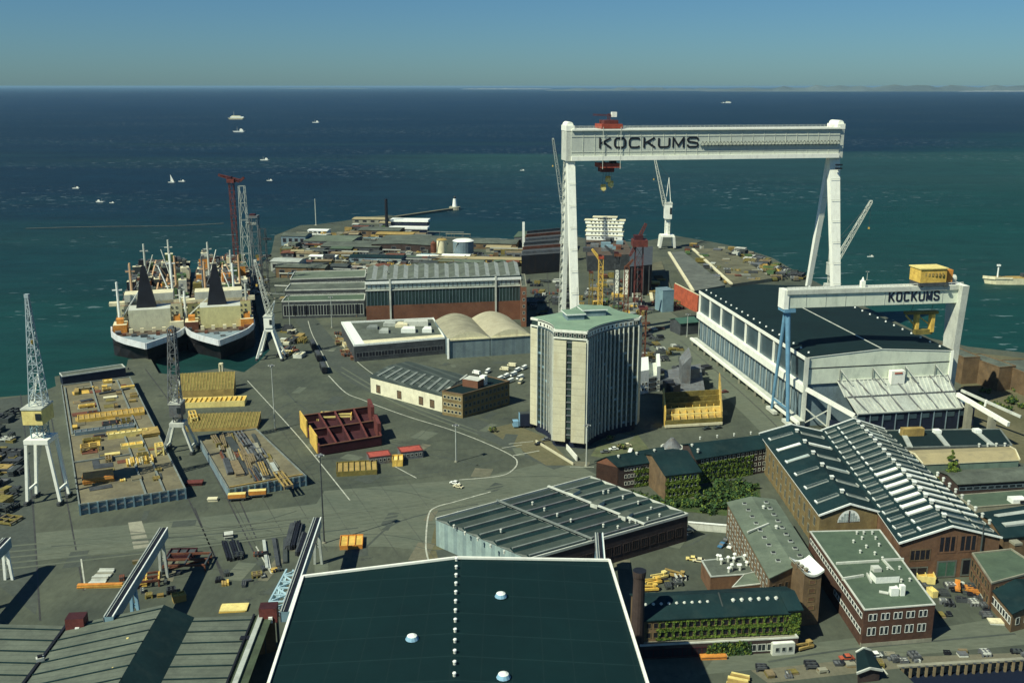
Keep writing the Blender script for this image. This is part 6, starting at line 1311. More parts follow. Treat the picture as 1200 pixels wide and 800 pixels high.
def px_item(name, lb, cat, px, py, w, d, h, a, m1, m2=None, kind='box', group=None, z=0.0):
    p = g(px, py, z); return item(name, lb, cat, [p, p, p, p], z, 0, 0, w, d, h, a, m1, m2, kind, group)
px_item('hull_section', 'olive ribbed hull section leaning at the head of the second dock', 'hull section', 243, 462, 29, 9, 11, .14, 'ochre', 'olive', 'tent')
px_item('hull_section', 'flat yellow framed section in front of the olive ribbed one', 'hull section', 250, 474, 33, 9, 3, .12, 'yellowpale', 'yellow', 'box')
px_item('hull_section', 'trapezoid olive section with yellow end, middle of the second dock', 'hull section', 262, 499, 34, 14, 4.5, .1, 'ochre', 'olive', 'tent')
px_item('hull_section', 'yellow end plate left of the trapezoid olive section', 'hull section', 227, 496, 3, 12, 4.6, .4, 'yellowpale', 'yellow', 'frame')
px_item('post', 'pale yellow post on top of the olive ribbed section', 'post', 261, 455, 1.6, 1.6, 14, 0, 'cream', 'cream', 'frame')
for k in range(70):
    px, py = rnd.uniform(240, 346), rnd.uniform(512, 564)
    if px < 246+(py-505)*.42 or px > 296+(py-505)*.75: continue
    kd = rnd.choice(['bars', 'bars', 'plate', 'frame']); m1, m2 = rnd.choice([('timber', 'ochre'), ('steeldark', 'steelgrey'), ('concrete', 'timber'), ('olive', 'timber'), ('darkgrey', 'steeldark'), ('steelgrey', 'palegrey'), ('rust', 'steeldark')])
    px_item('stock_pile', 'small pile of bars and timber on the second dock deck', 'stock pile', px, py, rnd.uniform(1.2, 4), rnd.uniform(8, 24), rnd.uniform(.5, 1.6), .42+rnd.uniform(-.06, .06), m1, m2, kd, 'stock piles on the second dock', 4.0)
b = MB(); a, c = on(Q2, .02, .02), on(Q2, .98, .02); b.beam(V3(a, 4.4), V3(c, 4.4), .6, .9, 'ochre'); b.build('edge_beam', dock2)
for px, lb in ((278, 'left orange flat wagon standing before the second dock'), (302, 'right orange flat wagon standing before the second dock')):
    x, y = g(px, 586 if px < 290 else 582); r = T('wagon', lb, 'wagon', (x, y)); m = MB(); m.box(x, y, .9, 7, 2.6, .5, .16, 'steeldark'); m.box(x, y, 1.4, 6.8, 2.4, 1.6, .16, 'orange', 'yellowpale'); m.build('body', r)
    for e in (-2.4, 2.4): m = MB(); m.cyl((x+e, y-1.2+e*.16, .5), (x+e, y+1.2+e*.16, .5), .5, .5, 10, 'darkgrey'); m.build('axle', r)
# red oxide walled block with yellow end plates
def walled():
    q = [g(375, 534), g(447, 522), g(432, 487), g(352, 498)]; r = T('hull_block', 'open dark red walled hull block with yellow end plates on the asphalt', 'hull section', ctr(q)); A, B, C, D = q
    m = MB(); m.prism(q, 0, 1.2, 'maroon'); m.build('floor', r)
    for s in (0, .27, .5, .78, 1.0):
        m = MB(); m.beam(V3(lp(A, B, s), 2.8), V3(lp(D, C, s), 2.8), .5, 4.0, 'maroon'); m.beam(V3(lp(A, B, s), 4.9), V3(lp(D, C, s), 4.9), .8, .3, 'redoxide'); m.build('frame', r)
    for t in (0, .5, 1): m = MB(); m.beam(V3(lp(A, D, t), 2.6), V3(lp(B, C, t), 2.6), .5, 4.2, 'maroon'); m.beam(V3(lp(A, D, t), 4.8), V3(lp(B, C, t), 4.8), .8, .3, 'brickred'); m.build('web', r)
    for t in (.06, .56): m = MB(); m.beam(V3(lp(lp(A, D, t), B, -.015), 4.4), V3(lp(lp(A, D, t+.36), C, -.015), 4.4), .5, 8.4, 'yellow'); m.build('end_plate', r)
    for t, h in ((.12, 9), (.62, 10)): m = MB(); m.beam(V3(lp(B, C, t), h/2), V3(lp(B, C, t+.3), h/2), 1.6, h, 'redoxide'); m.build('end_wall', r)
    px_item('hull_section', 'yellow ring shaped frame behind the dark red walled block', 'hull section', 394, 492, 15, 8, 3, .1, 'yellowpale', 'yellow', 'frame'); px_item('hull_section', 'low yellow cross frames behind the left end of the red block', 'hull section', 368, 494, 11, 5, 2.4, .1, 'ochre', 'yellowpale', 'bars')
walled()
px_item('steel_section', 'olive yellow flat panel with cream front edge before the red block', 'steel section', 418, 551, 17, 12, 2.2, .16, 'olive', 'ochre', 'box'); px_item('plate_stack', 'cream edge beam along the olive panel front', 'beam', 420, 556, 15, .8, 1.6, .2, 'cream', 'cream', 'plate')
for px, py, lb in ((445, 545, 'left of two red topped site huts beside the olive panel'), (482, 539, 'right of two red topped site huts, with a yellow end')):
    q = RB((px-12, py), (px+14, py-3), 7); r = bld('site_hut', lb, 'hut', q, 3.4, 'steelgrey', 'redbright2', 'flat', par=.25, trim='redoxide'); wins(r, q[0], q[1], .8, 3.0, 1, 5, 1.1, 1.3, 'black', 'offwhite', .3, .3)
px_item('steel_section', 'yellow block at the left end of the right red topped hut', 'steel section', 466, 543, 4.5, 7, 3, .1, 'yellow', 'yellowpale', 'box')
# yellow hull section, white block and dark sections right of the tower
def yblock():
    q = [g(779, 502), g(846, 498), g(842, 470), g(777, 474)]; r = T('hull_block', 'yellow and olive double bottom hull block right of the pale tower', 'hull section', ctr(q)); A, B, C, D = q
    m = MB(); m.prism(grow(q, -.4), 1.6, 3.4, 'steeldark', 'ochre'); m.build('bottom', r)
    for k in range(6): m = MB(); t = k/6; m.beam(V3(lp(A, D, t), 3.0+.5*k), V3(lp(B, C, t), 3.0+.5*k), .6, 2.0+.8*k, 'yellowpale' if k in (1, 2) else 'olive'); m.build('floor_frame', r)
    for k in range(9): m = MB(); s = k/8; m.beam(V3(lp(A, B, s), 3.4), V3(lp(lp(A, B, s), lp(D, C, s), .55), 4.6), .3, 1.6, 'yellow'); m.build('girder', r)
    m = MB(); f = [V3(B, 1.5), V3(C, 1.5), V3(C, 15.5), V3(lp(C, B, .3), 14.5), V3(B, 7)]; m.face(f, 'yellow'); o = Vector((-.5, 0, 0)); m.face([p+o for p in f[::-1]], 'yellow')
    for i in range(5): j = (i+1) % 5; m.face([f[j], f[i], f[i]+o, f[j]+o], 'ochre')
    for k in range(1, 6): m.beam(V3(lp(B, C, k/6), 1.6)+o, V3(lp(B, C, k/6), 7+k*1.2)+o, .3, .3, 'yellowpale')
    m.build('side_wall', r); m = MB(); m.beam(V3(A, 5), V3(D, 5), .7, 8, 'yellow'); m.build('side_wall', r); m = MB(); m.beam(V3(lp(A, D, 0), 1.2)-Vector((0, .5, 0)), V3(B, 1.2)-Vector((0, .5, 0)), .6, 1.2, 'cream'); m.build('keel_beam', r)
    for s in (.05, .35, .65, .95):
        m = MB(); p = on(q, s, .1); m.box(p[0], p[1], 0, 1.4, 1.4, 1.6, 0, 'timber'); m.build('support', r)
yblock()
q = [g(750, 462), g(773, 458), g(772, 442), g(749, 445)]; r = T('hull_block', 'white painted ship superstructure block standing right of the tower', 'hull section', ctr(q))
for s0, s1, h in ((0, .42, 13), (.82, 1.0, 14), (.42, .82, 9)):
    m = MB(); A, B = lp(q[0], q[1], s0), lp(q[0], q[1], s1); C, D_ = lp(q[3], q[2], s1), lp(q[3], q[2], s0); m.prism([A, B, C, D_], 0, h, 'whitewash' if s0 != .42 else 'offwhite'); o = m.build('deck_storey', r)
    if s0 == .42: wins(o, A, B, .5, 8.5, 3, 4, 1.8, 1.8, 'black', 'steelgrey', .3, .3)
    else: wins(o, A, B, 1, 7, 2, 2, 1.4, 1.8, 'black', 'whitewash', .6, .6)
def darksec():
    q = [g(780, 472), g(826, 468), g(820, 444), g(778, 448)]; r = T('hull_block', 'dark steel bow section with a tall fin behind the yellow block', 'hull section', ctr(q)); m = MB(); m.prism(q, 0, [5, 4, 9, 7], 'steeldark', 'steelgrey'); m.build('shell', r)
    x, y = g(803, 462); m = MB(); m.prism([(x-2.4, y), (x+2.4, y), (x+2.4, y+9), (x-2.4, y+9)], 0, [16, 21, 24, 18], 'steelgrey', 'steelgrey'); m.build('fin', r)
    for k in range(5): m = MB(); a = on(q, rnd.random(), rnd.random()); m.box(a[0], a[1], 4, rnd.uniform(3, 7), rnd.uniform(3, 7), rnd.uniform(3, 8), rnd.uniform(0, 1), rnd.choice(['steeldark', 'steelgrey', 'hullblack'])); m.build('bracket', r)
darksec()
# red container stack and green hut by the far hall corner
q = [g(793, 372), g(818, 366), g(812, 350), g(790, 354)]; r = T('container_stack', 'long orange red hull panel leaning by the far corner of the hall', 'hull section', ctr(q)); m = MB(); m.beam(V3(q[3], 8), V3(q[1], 6), 1.6, 13, 'redbright'); m.build('panel', r); m = MB(); m.beam(V3(q[3], 15)+Vector((0, -1, 0)), V3(q[1], 13)+Vector((0, -1, 0)), .5, .5, 'cream'); m.build('rail', r)
q = RB((776, 366), (789, 365), 12); bld('brick_block', 'teal blue steel block left of the orange red panel', 'storehouse', q, 16, 'craneblue', 'bluegrey', 'flat', par=.3)
q = RB((797, 393), (818, 391), 14); r = bld('shed', 'dark green shed with pale roof post close to the far hall corner', 'shed', q, 8, 'steeldark', 'greenroof', 'gable', 2, 'AB'); 
# quays of the slipways beyond
for pts, lb, z in (([(812, 341), (850, 334), (800, 294), (784, 296)], 'long pale slipway wall running out to the white crane', 5), ([(764, 352), (790, 346), (775, 306), (757, 310)], 'dark slipway bed left of the pale slipway wall', 1.2), ([(857, 333), (905, 326), (850, 290), (812, 292)], 'greenish outer slipway deck covered in clutter', 3)):
    q = RH(pts, z); r = T('slipway', lb, 'slipway', ctr(q)); m = MB(); m.prism(q, 0, z, 'concretedark', 'earthtop' if 'outer' in lb or 'dark' in lb else 'concretedark'); m.build('deck', r); m = MB(); m.beam(V3(q[0], z+.3), V3(q[3], z+.3), 2.4, 1.2, 'cream'); m.build('coping', r)
# ================================================================ foreground crane runways behind the sheds
def runway(lb, far, near, z, side, legs, lat=False):
    a, b_ = V3(g(*far, z), z), V3(g(*near, z), z); r = T('crane_runway', lb, 'crane runway', (a.x, a.y)); d = (b_-a).normalized(); n = Vector((-d.y, d.x, 0))
    m = MB(); m.beam(a-UP*1.7, b_-UP*1.7, 2.6, 3.2, side); m.beam(a+n*1.2, b_+n*1.2, .35, .4, 'whitewash'); m.beam(a-n*1.2, b_-n*1.2, .35, .4, 'palegrey'); m.beam(a+UP*-.05, b_+UP*-.05, 1.5, .15, 'black'); m.beam(a-n*.45+UP*.1, b_-n*.45+UP*.1, .18, .2, 'palegrey'); m.build('girder', r)
    m = MB()
    for k in range(12): p = a.lerp(b_, k/11); m.beam(p-n*1.4-UP*3.2, p-n*1.4-UP*.2, .16, .3, 'steelgrey')
    m.build('stiffener', r)
    for s, mm in legs:
        p = a.lerp(b_, s)
        for e in (-1, 1):
            m = MB(); m.beam((p.x+e*1.2, p.y, 0), (p.x+e*.6, p.y, z-3.2), .8, .8, mm, .9, .9); m.build('leg', r)
        m = MB(); m.beam((p.x-1.1, p.y, z*.3), (p.x+1.1, p.y, z*.6), .3, .3, mm); m.beam((p.x+1.1, p.y, z*.3), (p.x-1.1, p.y, z*.6), .3, .3, mm); m.build('leg_brace', r)
    if lat:
        p = a.lerp(b_, .42)-n*4.2; q = a.lerp(b_, .86)-n*4.2; m = MB(); m.lattice(V3(p, z-8), V3(q, z-4), 4.2, 4.2, 5, .5, 'latblue', .4); m.beam(V3(p, 0), V3(p, z-6), .6, .6, 'latblue'); m.beam(V3(q, 0), V3(q, z-3), .6, .6, 'latblue'); m.build('maintenance_frame', r)
    return r
runway('steel crane runway girder running out from the lower left sheds', (192, 618), (127, 722), 16, 'craneblue', [(.08, 'palegrey'), (.62, 'bluepale'), (.95, 'palegrey')])
runway('steel crane runway girder beside the left edge of the big dark roof', (372, 606), (334, 716), 16, 'craneblue', [(.05, 'palegrey'), (.6, 'craneblue')], True)
runway('steel crane runway between the big dark roof and the ribbed workshop', (702, 624), (707, 690), 15, 'craneblue', [(.04, 'bluepale'), (.5, 'bluepale')], True)
runway('crane runway end with white legs at the far left edge', (8, 630), (-60, 700), 14, 'craneblue', [(.06, 'whitewash'), (.6, 'palegrey')])
for px, py, lb in ((90, 728, 'dark red crane cab with white lamp on the left shed end'), (315, 716, 'dark red crane cab with white lamp beside the big dark roof')):
    x, y = g(px, py, 14); r = T('crane_cab', lb, 'crane cab', (x, y, 11)); m = MB(); m.box(x, y, 11.5, 5, 4, 4.4, .1, 'redoxide', 'maroon'); m.build('body', r); m = MB(); m.box(x+.9, y-2.1, 11.6, 1.1, .5, 1.8, .1, 'whitewash'); m.build('lamp', r); m = MB(); m.beam((x-2, y+1, 0), (x-2, y+1, 11.5), .6, .6, 'steeldark'); m.beam((x+2, y+1, 0), (x+2, y+1, 11.5), .6, .6, 'steeldark'); m.build('leg', r)
for nm, lb, px, py, w, d, h, m1, m2, kd, a in [('steel_beam', 'long orange yellow beam with cream edge behind the left shed', 118, 688, 15, 1.4, 1.4, 'orange', 'yellow', 'plate', .06), ('plate_stack', 'pale plate rack in front of the long orange beam', 118, 678, 13, 6, .8, 'concrete', 'offwhite', 'bars', 1.6), ('steel_section', 'brown and yellow steel section under the left runway girder', 172, 684, 8, 6, 2.4, 'rust', 'yellow', 'frame', .3), ('steel_section', 'rusty dark section right of the left runway leg', 220, 662, 14, 9, 2.2, 'rust', 'steeldark', 'frame', .05), ('steel_section', 'dark maroon plates beside the left runway leg', 214, 652, 9, 6, 2, 'maroon', 'steeldark', 'box', .05),
          ('plate_sheet', 'bright yellow plates on the roof edge beside the red cab', 274, 713, 8.5, 5, .7, 'yellowpale', 'yellow', 'plate', .1), ('steel_section', 'yellow lump of steel behind the steep dark roof', 210, 703, 4, 3, 2.4, 'ochre', 'yellow', 'box', .5), ('track_frame', 'black track frame with white top lying on the asphalt', 273, 646, 6, 16, 1.8, 'black', 'darkgrey', 'bars', .4), ('track_frame', 'small black and white block at the end of the black frame', 268, 630, 3.4, 3, 2.0, 'black', 'offwhite', 'plate', .3), ('girder_stack', 'stack of dark girders left of the second runway girder', 344, 630, 5, 22, 2.2, 'steeldark', 'black', 'bars', .1), ('girder_stack', 'dark girder stack nearest the second runway girder', 356, 640, 4, 18, 2.0, 'black', 'steeldark', 'bars', .05),
          ('steel_beam', 'single pale beam lying on the asphalt by the dark girders', 312, 650, 1.1, 24, .9, 'palegrey', 'offwhite', 'plate', .30), ('steel_beam', 'first dark beam right of the pale one on the asphalt', 324, 648, 1.4, 24, .9, 'steeldark', 'darkgrey', 'plate', .27), ('steel_beam', 'second dark beam right of the pale one on the asphalt', 334, 646, 1.4, 20, .9, 'darkgrey', 'steeldark', 'plate', .24), ('steel_section', 'orange panel with yellow edges on open asphalt behind the big roof', 412, 637, 8, 9, 1.6, 'orange', 'yellow', 'box', .12), ('plate_stack', 'red crate stack on the lower left deck between the docks', 228, 567, 7, 4, 1.4, 'redoxide', 'maroon', 'plate', .1),
          ('plate_stack', 'white block at the end of the runway between the docks', 250, 586, 4, 2.4, 1.2, 'offwhite', 'cream', 'plate', .1), ('timber_pile', 'yellow lumber pile at the bottom edge of the view', 865, 801, 7, 6, 1.6, 'yellowpale', 'ochre', 'bars', 1.2), ('plate_stack', 'pale long crate before the ivy lean-to', 836, 770, 8, 2.2, 1.1, 'cream', 'orange', 'plate', .06), ('plate_stack', 'cream flat slab by the right edge brick office', 1168, 729, 5, 3, .8, 'cream', 'offwhite', 'plate', -.1), ('awning', 'yellow tarpaulin cover beside the big brick workshop', 1084, 680, 5.5, 4.5, 2.6, 'yellowpale', 'yellow', 'box', -.2), ('awning', 'narrow yellow cover at the office corner', 1092, 697, 1.8, 3.6, 2.2, 'yellowpale', 'yellowpale', 'box', .2)]:
    px_item(nm, lb, 'steel stock' if 'timber' not in nm else 'timber', px, py, w, d, h, a, m1, m2, kd)
# steel stock in the yards: left storage yard, centre docks, outer coast
def field(n, poly, lb, grp, pal, sizes, ang, kinds=('box', 'plate', 'bars', 'frame'), z=0.0, nm='stock_pile', cat='stock pile'):
    k = 0
    while k < n:
        xs = [p[0] for p in poly]; ys = [p[1] for p in poly]; px, py = rnd.uniform(min(xs), max(xs)), rnd.uniform(min(ys), max(ys)); ins = False
        for i in range(len(poly)):
            (x1, y1), (x2, y2) = poly[i-1], poly[i]
            if (y1 > py) != (y2 > py) and px < (x2-x1)*(py-y1)/(y2-y1)+x1: ins = not ins
        if not ins: continue
        k += 1; m1, m2 = rnd.choice(pal); px_item(nm, lb, cat, px, py, rnd.uniform(*sizes), rnd.uniform(*sizes), rnd.uniform(.8, sizes[1]*.4), ang+rnd.choice([0, 1.57])+rnd.uniform(-.15, .15), m1, m2, rnd.choice(kinds), grp, z)
PAL = [('steeldark', 'steelgrey'), ('rust', 'steeldark'), ('olive', 'ochre'), ('timber', 'concrete'), ('steelgrey', 'palegrey'), ('green', 'olive'), ('black', 'steelgrey'), ('ochre', 'yellow'), ('brickbrown', 'rust'), ('offwhite', 'concrete')]
PALD = [('steeldark', 'steelgrey'), ('black', 'darkgrey'), ('darkgrey', 'steeldark'), ('olive', 'timber'), ('steelgrey', 'offwhite'), ('steeldark', 'black')]
field(26, [(105, 705), (330, 690), (330, 640), (200, 640), (150, 660)], 'small dark offcuts lying behind the lower left sheds', 'offcuts behind the sheds', PALD+[('rust', 'steeldark'), ('ochre', 'yellow')], (1, 3.5), .3, nm='steel_offcut')
field(60, [(-40, 620), (24, 610), (22, 480), (-20, 480)], 'dark stock piled in the storage yard at the left edge', 'dark stock in the left yard', PALD, (2, 8), -.1, nm='dark_stack')
field(12, [(-30, 560), (16, 556), (14, 525), (-20, 525)], 'olive yellow crate block in the storage yard at the left edge', 'olive crates in the left yard', [('olive', 'ochre'), ('ochre', 'olive')], (3, 8), -.1, ('box', 'plate'))
field(46, [(614, 330), (668, 330), (668, 374), (624, 374)], 'dark stock crowded round the foot of the left gantry leg', 'stock at the left gantry leg', PALD+PAL[:4], (2.5, 9), -.13, nm='dark_stack')
field(40, [(748, 430), (770, 428), (800, 410), (770, 380), (752, 378)], 'rusty and dark sections lying between tower and dock road', 'sections along the dock road', PALD+[('rust', 'steeldark'), ('offwhite', 'steelgrey')], (1.5, 6), .2, nm='steel_offcut')
field(40, [(284, 345), (312, 345), (318, 300), (300, 300)], 'dark gear on the narrow quay by the scaffold towers', 'gear by the scaffold towers', PALD+[('offwhite', 'steelgrey'), ('orange', 'rust')], (2, 7), 0, nm='quay_gear')
field(95, [(675, 360), (740, 372), (800, 362), (784, 330), (742, 322), (690, 326)], 'steel stock lying around the centre dock cranes', 'stock around the centre dock', PAL, (2.5, 9), -.13)
field(70, [(846, 334), (940, 328), (872, 295), (800, 286), (800, 292)], 'stock and gear cluttering the outer slipway quay', 'gear on the outer quay', PAL, (3, 9), -.2, z=1.0, nm='quay_gear')
field(40, [(332, 352), (420, 372), (424, 356), (345, 344)], 'stock beside the long transfer sheds', 'stock beside the transfer sheds', PAL, (2, 8), -.13)
field(26, [(330, 420), (352, 418), (358, 388), (334, 384)], 'yellow and brown crates on the quay right of the white legged crane', 'crates on the ship quay', [('ochre', 'yellow'), ('brickbrown', 'rust'), ('olive', 'ochre'), ('yellow', 'yellowpale'), ('offwhite', 'cream'), ('steeldark', 'black')], (3, 8), -.1)
field(24, [(398, 420), (414, 424), (412, 392), (392, 386)], 'brown scrap piled left of the white edged workshop', 'scrap by the workshop', [('brickbrown', 'rust'), ('timber', 'olive'), ('rust', 'steeldark'), ('cream', 'ochre')], (2, 5), .3, nm='scrap_pile')
field(280, [(318, 320), (420, 318), (600, 318), (604, 300), (560, 300), (500, 298), (480, 268), (430, 262), (340, 285)], 'small weathered stack among the far peninsula sheds', 'stacks on the far peninsula', PAL+[('yellow', 'ochre'), ('offwhite', 'cream'), ('palegrey', 'concrete'), ('concrete', 'offwhite')], (3, 11), -.1, nm='weathered_stack')
field(16, [(1030, 650+50), (1100, 760-20), (1130, 690), (1110, 660)], 'dark scrap and gear on the ground between the brick office and workshop', 'gear behind the brick office', PALD, (1.2, 3.4), -.1, nm='scrap_pile')
field(18, [(1120, 700), (1165, 730), (1160, 690), (1132, 680)], 'dark machinery parts standing before the right edge office', 'parts before the right office', PALD+[('orange', 'rust')], (1.2, 3.5), -.1, nm='machine_part')
field(26, [(900, 798), (1050, 778), (1200, 768), (1200, 762), (1040, 768), (890, 784)], 'small quayside gear along the lower right basin edge', 'gear along the basin edge', PALD+[('concrete', 'timber'), ('rust', 'steeldark')], (1, 3.2), .05, nm='quay_gear')
field(20, [(770, 452), (830, 452), (838, 432), (770, 430)], 'grey steel offcuts around the dark bow section', 'offcuts by the bow section', PALD, (1.5, 6), .4, nm='steel_offcut')
field(40, [(230, 412+30), (300, 426+10), (320, 470), (310, 480), (290, 445)], 'low stock on the quay at the head of the second dock', 'low stock at the dock head', PALD, (1.5, 5), .1) if False else None
field(60, [(862, 290), (940, 325), (926, 331), (846, 296)], 'dark gear heaped along the outer quay edge', 'dark gear on the outer quay edge', PALD+[('green', 'olive'), ('offwhite', 'steelgrey')], (4, 12), -.5, z=1.0, nm='dark_stack')
def pipes(n, x0, x1, y0, y1, lb, grp):
    for k in range(n):
        px, py = rnd.uniform(x0, x1), rnd.uniform(y0, y1); x, y = g(px, py); L = rnd.uniform(14, 42); hh = rnd.uniform(3, 8); m = MB(); mm = rnd.choice(['palegrey', 'offwhite', 'midgrey', 'craneblue', 'concrete']); d = Vector((math.cos(-.13), math.sin(-.13), 0)); o = Vector((x, y, 0))
        m.beam(o-d*L/2+UP*hh, o+d*L/2+UP*hh, .9, .8, mm)
        for e in range(4): q = o+d*L*(e/3-.5)*.96; m.beam(q, q+UP*hh, .45, .45, 'steelgrey')
        one(m, 'pipe_bridge', lb, 'pipe bridge', grp)
pipes(26, 335, 425, 316, 360, 'thin pale pipe bridge crossing the yards left of the glazed hall', 'pipe bridges by the glazed hall'); pipes(22, 350, 600, 275, 315, 'thin pale pipe bridge among the far peninsula sheds', 'pipe bridges on the far peninsula')
# quay wall timbers at the bottom right basin
b = MB(); a_, c_ = V3(dock[3], .15), V3(dock[1], .15); b.beam(a_, c_, 1.2, .5, 'concrete'); b.build('quay_coping')['kind'] = 'structure'
for k in range(16): p = a_.lerp(c_, (k+.5)/16); m = MB(); m.box(p.x, p.y-.9, -3.4, .6, .6, 3.6, 0, 'timber'); m.box(p.x, p.y-.9, .2, .8, .8, .15, 0, 'steeldark'); one(m, 'fender_pile', 'timber fender pile against the lower right basin wall', 'pile', 'fender piles along the basin')
q = [g(1005, 800), g(1030, 797), g(1018, 776), g(1004, 778)]; r = bld('quay_shed', 'small black roofed shed with white gutter at the bottom of the view', 'shed', q, 3.2, 'brickdark', 'roofdark', 'gable', 1, 'AD', 'offwhite')
# ================================================================ vehicles
def car_mesh(name, colr, L=4.3, van=False):
    m = MB(); w = .82; h = .75
    P = [(-L/2, .35), (-L/2, h), (-L*.22, h+.06), (-L*.12, 1.38), (L*.22, 1.42), (L*.40, h+.1), (L/2, h-.02), (L/2, .35)] if not van else [(-L/2, .4), (-L/2, 1.1), (-L*.44, 1.25), (-L*.36, 2.2), (L/2, 2.3), (L/2, .4)]
    n = len(P); m.v += [Vector((x, -w, z)) for x, z in P]+[Vector((x, w, z)) for x, z in P]
    m.f.append(tuple(range(n))); m.m.append(colr); m.f.append(tuple(n+k for k in reversed(range(n)))); m.m.append(colr)
    for k in range(n):
        j = (k+1) % n; m.f.append((j, k, n+k, n+j)); m.m.append('glass' if (not van and k in (2, 4)) or (van and k == 2) else colr)
    for s in (-1, 1):
        if van: m.box(-L*.3, s*(w+.005), 1.3, L*.14, .03, .6, 0, 'glass')
        else: m.box(L*.02, s*(w+.005), .86, L*.42, .03, .42, 0, 'glass')
        for e in (-L*.31, L*.30): m.cyl((e, s*(w-.12), .33), (e, s*(w+.03), .33), .33, .33, 10, 'tyre')
    o = m.build(name); me = o.data; bpy.data.objects.remove(o); return me
CARS = {}
def car(colr, px, py, a, lb, grp=None, sc_=1.0, van=False):
    k = (colr, van)
    if k not in CARS: CARS[k] = car_mesh('parked_van' if van else 'parked_car', colr, 5.6 if van else 4.3, van)
    o = bpy.data.objects.new('parked_van' if van else 'parked_car', CARS[k]); COL.objects.link(o); x, y = g(px, py); o.location = (x, y, .05); o.rotation_euler = (0, 0, a); o.scale = (sc_,)*3; tag(o, lb, 'van' if van else 'car', grp); return o
for px, py in [(586, 446), (593, 443), (597, 449), (590, 434), (600, 430), (606, 436), (609, 443), (611, 449), (572, 437), (558, 438), (602, 440), (613, 432)]:
    car('cream' if rnd.random() < .3 else 'whitewash', px+rnd.uniform(-1, 1), py+rnd.uniform(-1, 1), rnd.choice([-.4, 1.1])+rnd.uniform(-.3, .3), 'pale van parked in the lot between the brick office and the tower', 'pale vans in the lot by the tower', .95, True)
for c_, px, py, a, lb in [('whitewash', 799, 628, .3, 'white car parked by the ribbed workshop, right one of two'), ('cream', 806, 624, .35, 'cream car parked behind the white one by the ribbed workshop'), ('yellowpale', 811, 656, -.2, 'pale yellow car on the yard, front one of two together'), ('cream', 819, 658, -.25, 'cream car just behind the pale yellow car on the yard'), ('blue', 846, 640, .9, 'blue car along the brick wall of the long office'), ('whitewash', 857, 641, .9, 'white car along the brick wall of the long office'), ('darkgrey', 851, 634, .9, 'dark car along the brick wall of the long office'),
                       ('whitewash', 533, 567, -.5, 'white car driving on the wide asphalt, front one of two'), ('cream', 537, 571, -.5, 'cream car driving just behind the white one on the asphalt'), ('whitewash', 1025, 769, .1, 'white car on the quay road below the brick office'), ('redbright', 992, 772, .1, 'red car on the quay road near the basin'), ('steelgrey', 640, 516, .3, 'grey car on the road bend by the tower'), ('black', 632, 521, .4, 'black car at the white garden wall of the tower'), ('whitewash', 772, 542, .2, 'white car in the court behind the ivy offices'), ('whitewash', 739, 529, 1.2, 'white car on the drive right of the tower base'), ('darkgrey', 828, 503, .4, 'dark car in front of the yellow hull block, left one'), ('darkgrey', 841, 502, .4, 'dark car in front of the yellow hull block, right one'), ('yellow', 483, 428, .2, 'yellow car in front of the low white edged workshop'), ('redoxide', 849, 460, .3, 'dark red car right of the yellow hull block'), ('whitewash', 950, 583, -1, 'white car in the alley beside the skylit workshop')]:
    car(c_, px, py, a, lb)
for k in range(9): car(rnd.choice(['whitewash', 'cream', 'darkgrey', 'steelgrey']), 700+k*5+rnd.uniform(-1, 1), 548-k*1.6+rnd.uniform(-1, 1)-14, .4+rnd.uniform(-.3, .3), 'car in the row behind the ivy offices', 'cars behind the ivy offices') if k in (2, 4, 5, 7) else None
# yellow trucks and mobile crane
def digger(lb, px, py, a, m1):
    x, y = g(px, py); r = T('mobile_crane', lb, 'mobile crane', (x, y)); c, s = math.cos(a), math.sin(a); W = lambda u, v, z: Vector((x+c*u-s*v, y+s*u+c*v, z))
    m = MB(); p = W(0, 0, 0); m.box(p.x, p.y, .8, 7.4, 2.5, 1.0, a, m1); m.build('chassis', r); m = MB(); p = W(2.2, .1, 0); m.box(p.x, p.y, 1.8, 2.0, 2.2, 1.6, a, m1); p = W(2.8, 0, 0); m.box(p.x, p.y, 2.5, 1.0, 2.0, .8, a, 'glass'); m.build('cab', r)
    m = MB(); m.beam(W(1.5, -.4, 2.6), W(-6.0, -.4, 3.4), .6, .7, m1); m.build('boom', r)
    for e in (-2.6, -1.2, 2.4):
        m = MB(); m.cyl(W(e, -1.2, .55), W(e, 1.2, .55), .55, .55, 10, 'tyre'); m.build('axle', r)
    r.scale = (.72, .72, .72)
digger('yellow mobile crane in the yard left of the row of machines', 766, 684, .35, 'yellow'); digger('pale yellow mobile crane standing behind the first one', 774, 678, .5, 'yellowpale'); digger('yellow mobile crane nearest the ivy front building', 762, 692, .1, 'yellow'); digger('olive yellow loader right end of the row of machines', 794, 676, -.4, 'ochre'); digger('yellow machine parked in front of the white windowed brick office', 1058, 746, .1, 'yellow'); digger('yellow truck parked beside the white site hut', 943, 760, .4, 'ochre'); digger('orange machine in the gap by the big brick workshop', 1122, 690, 1.2, 'orange')
field(8, [(772, 690), (806, 686), (804, 676), (780, 680)], 'dark machine parts among the yellow mobile cranes', 'parts among the yellow cranes', PALD+[('offwhite', 'black')], (1.4, 3), .2, nm='machine_part')
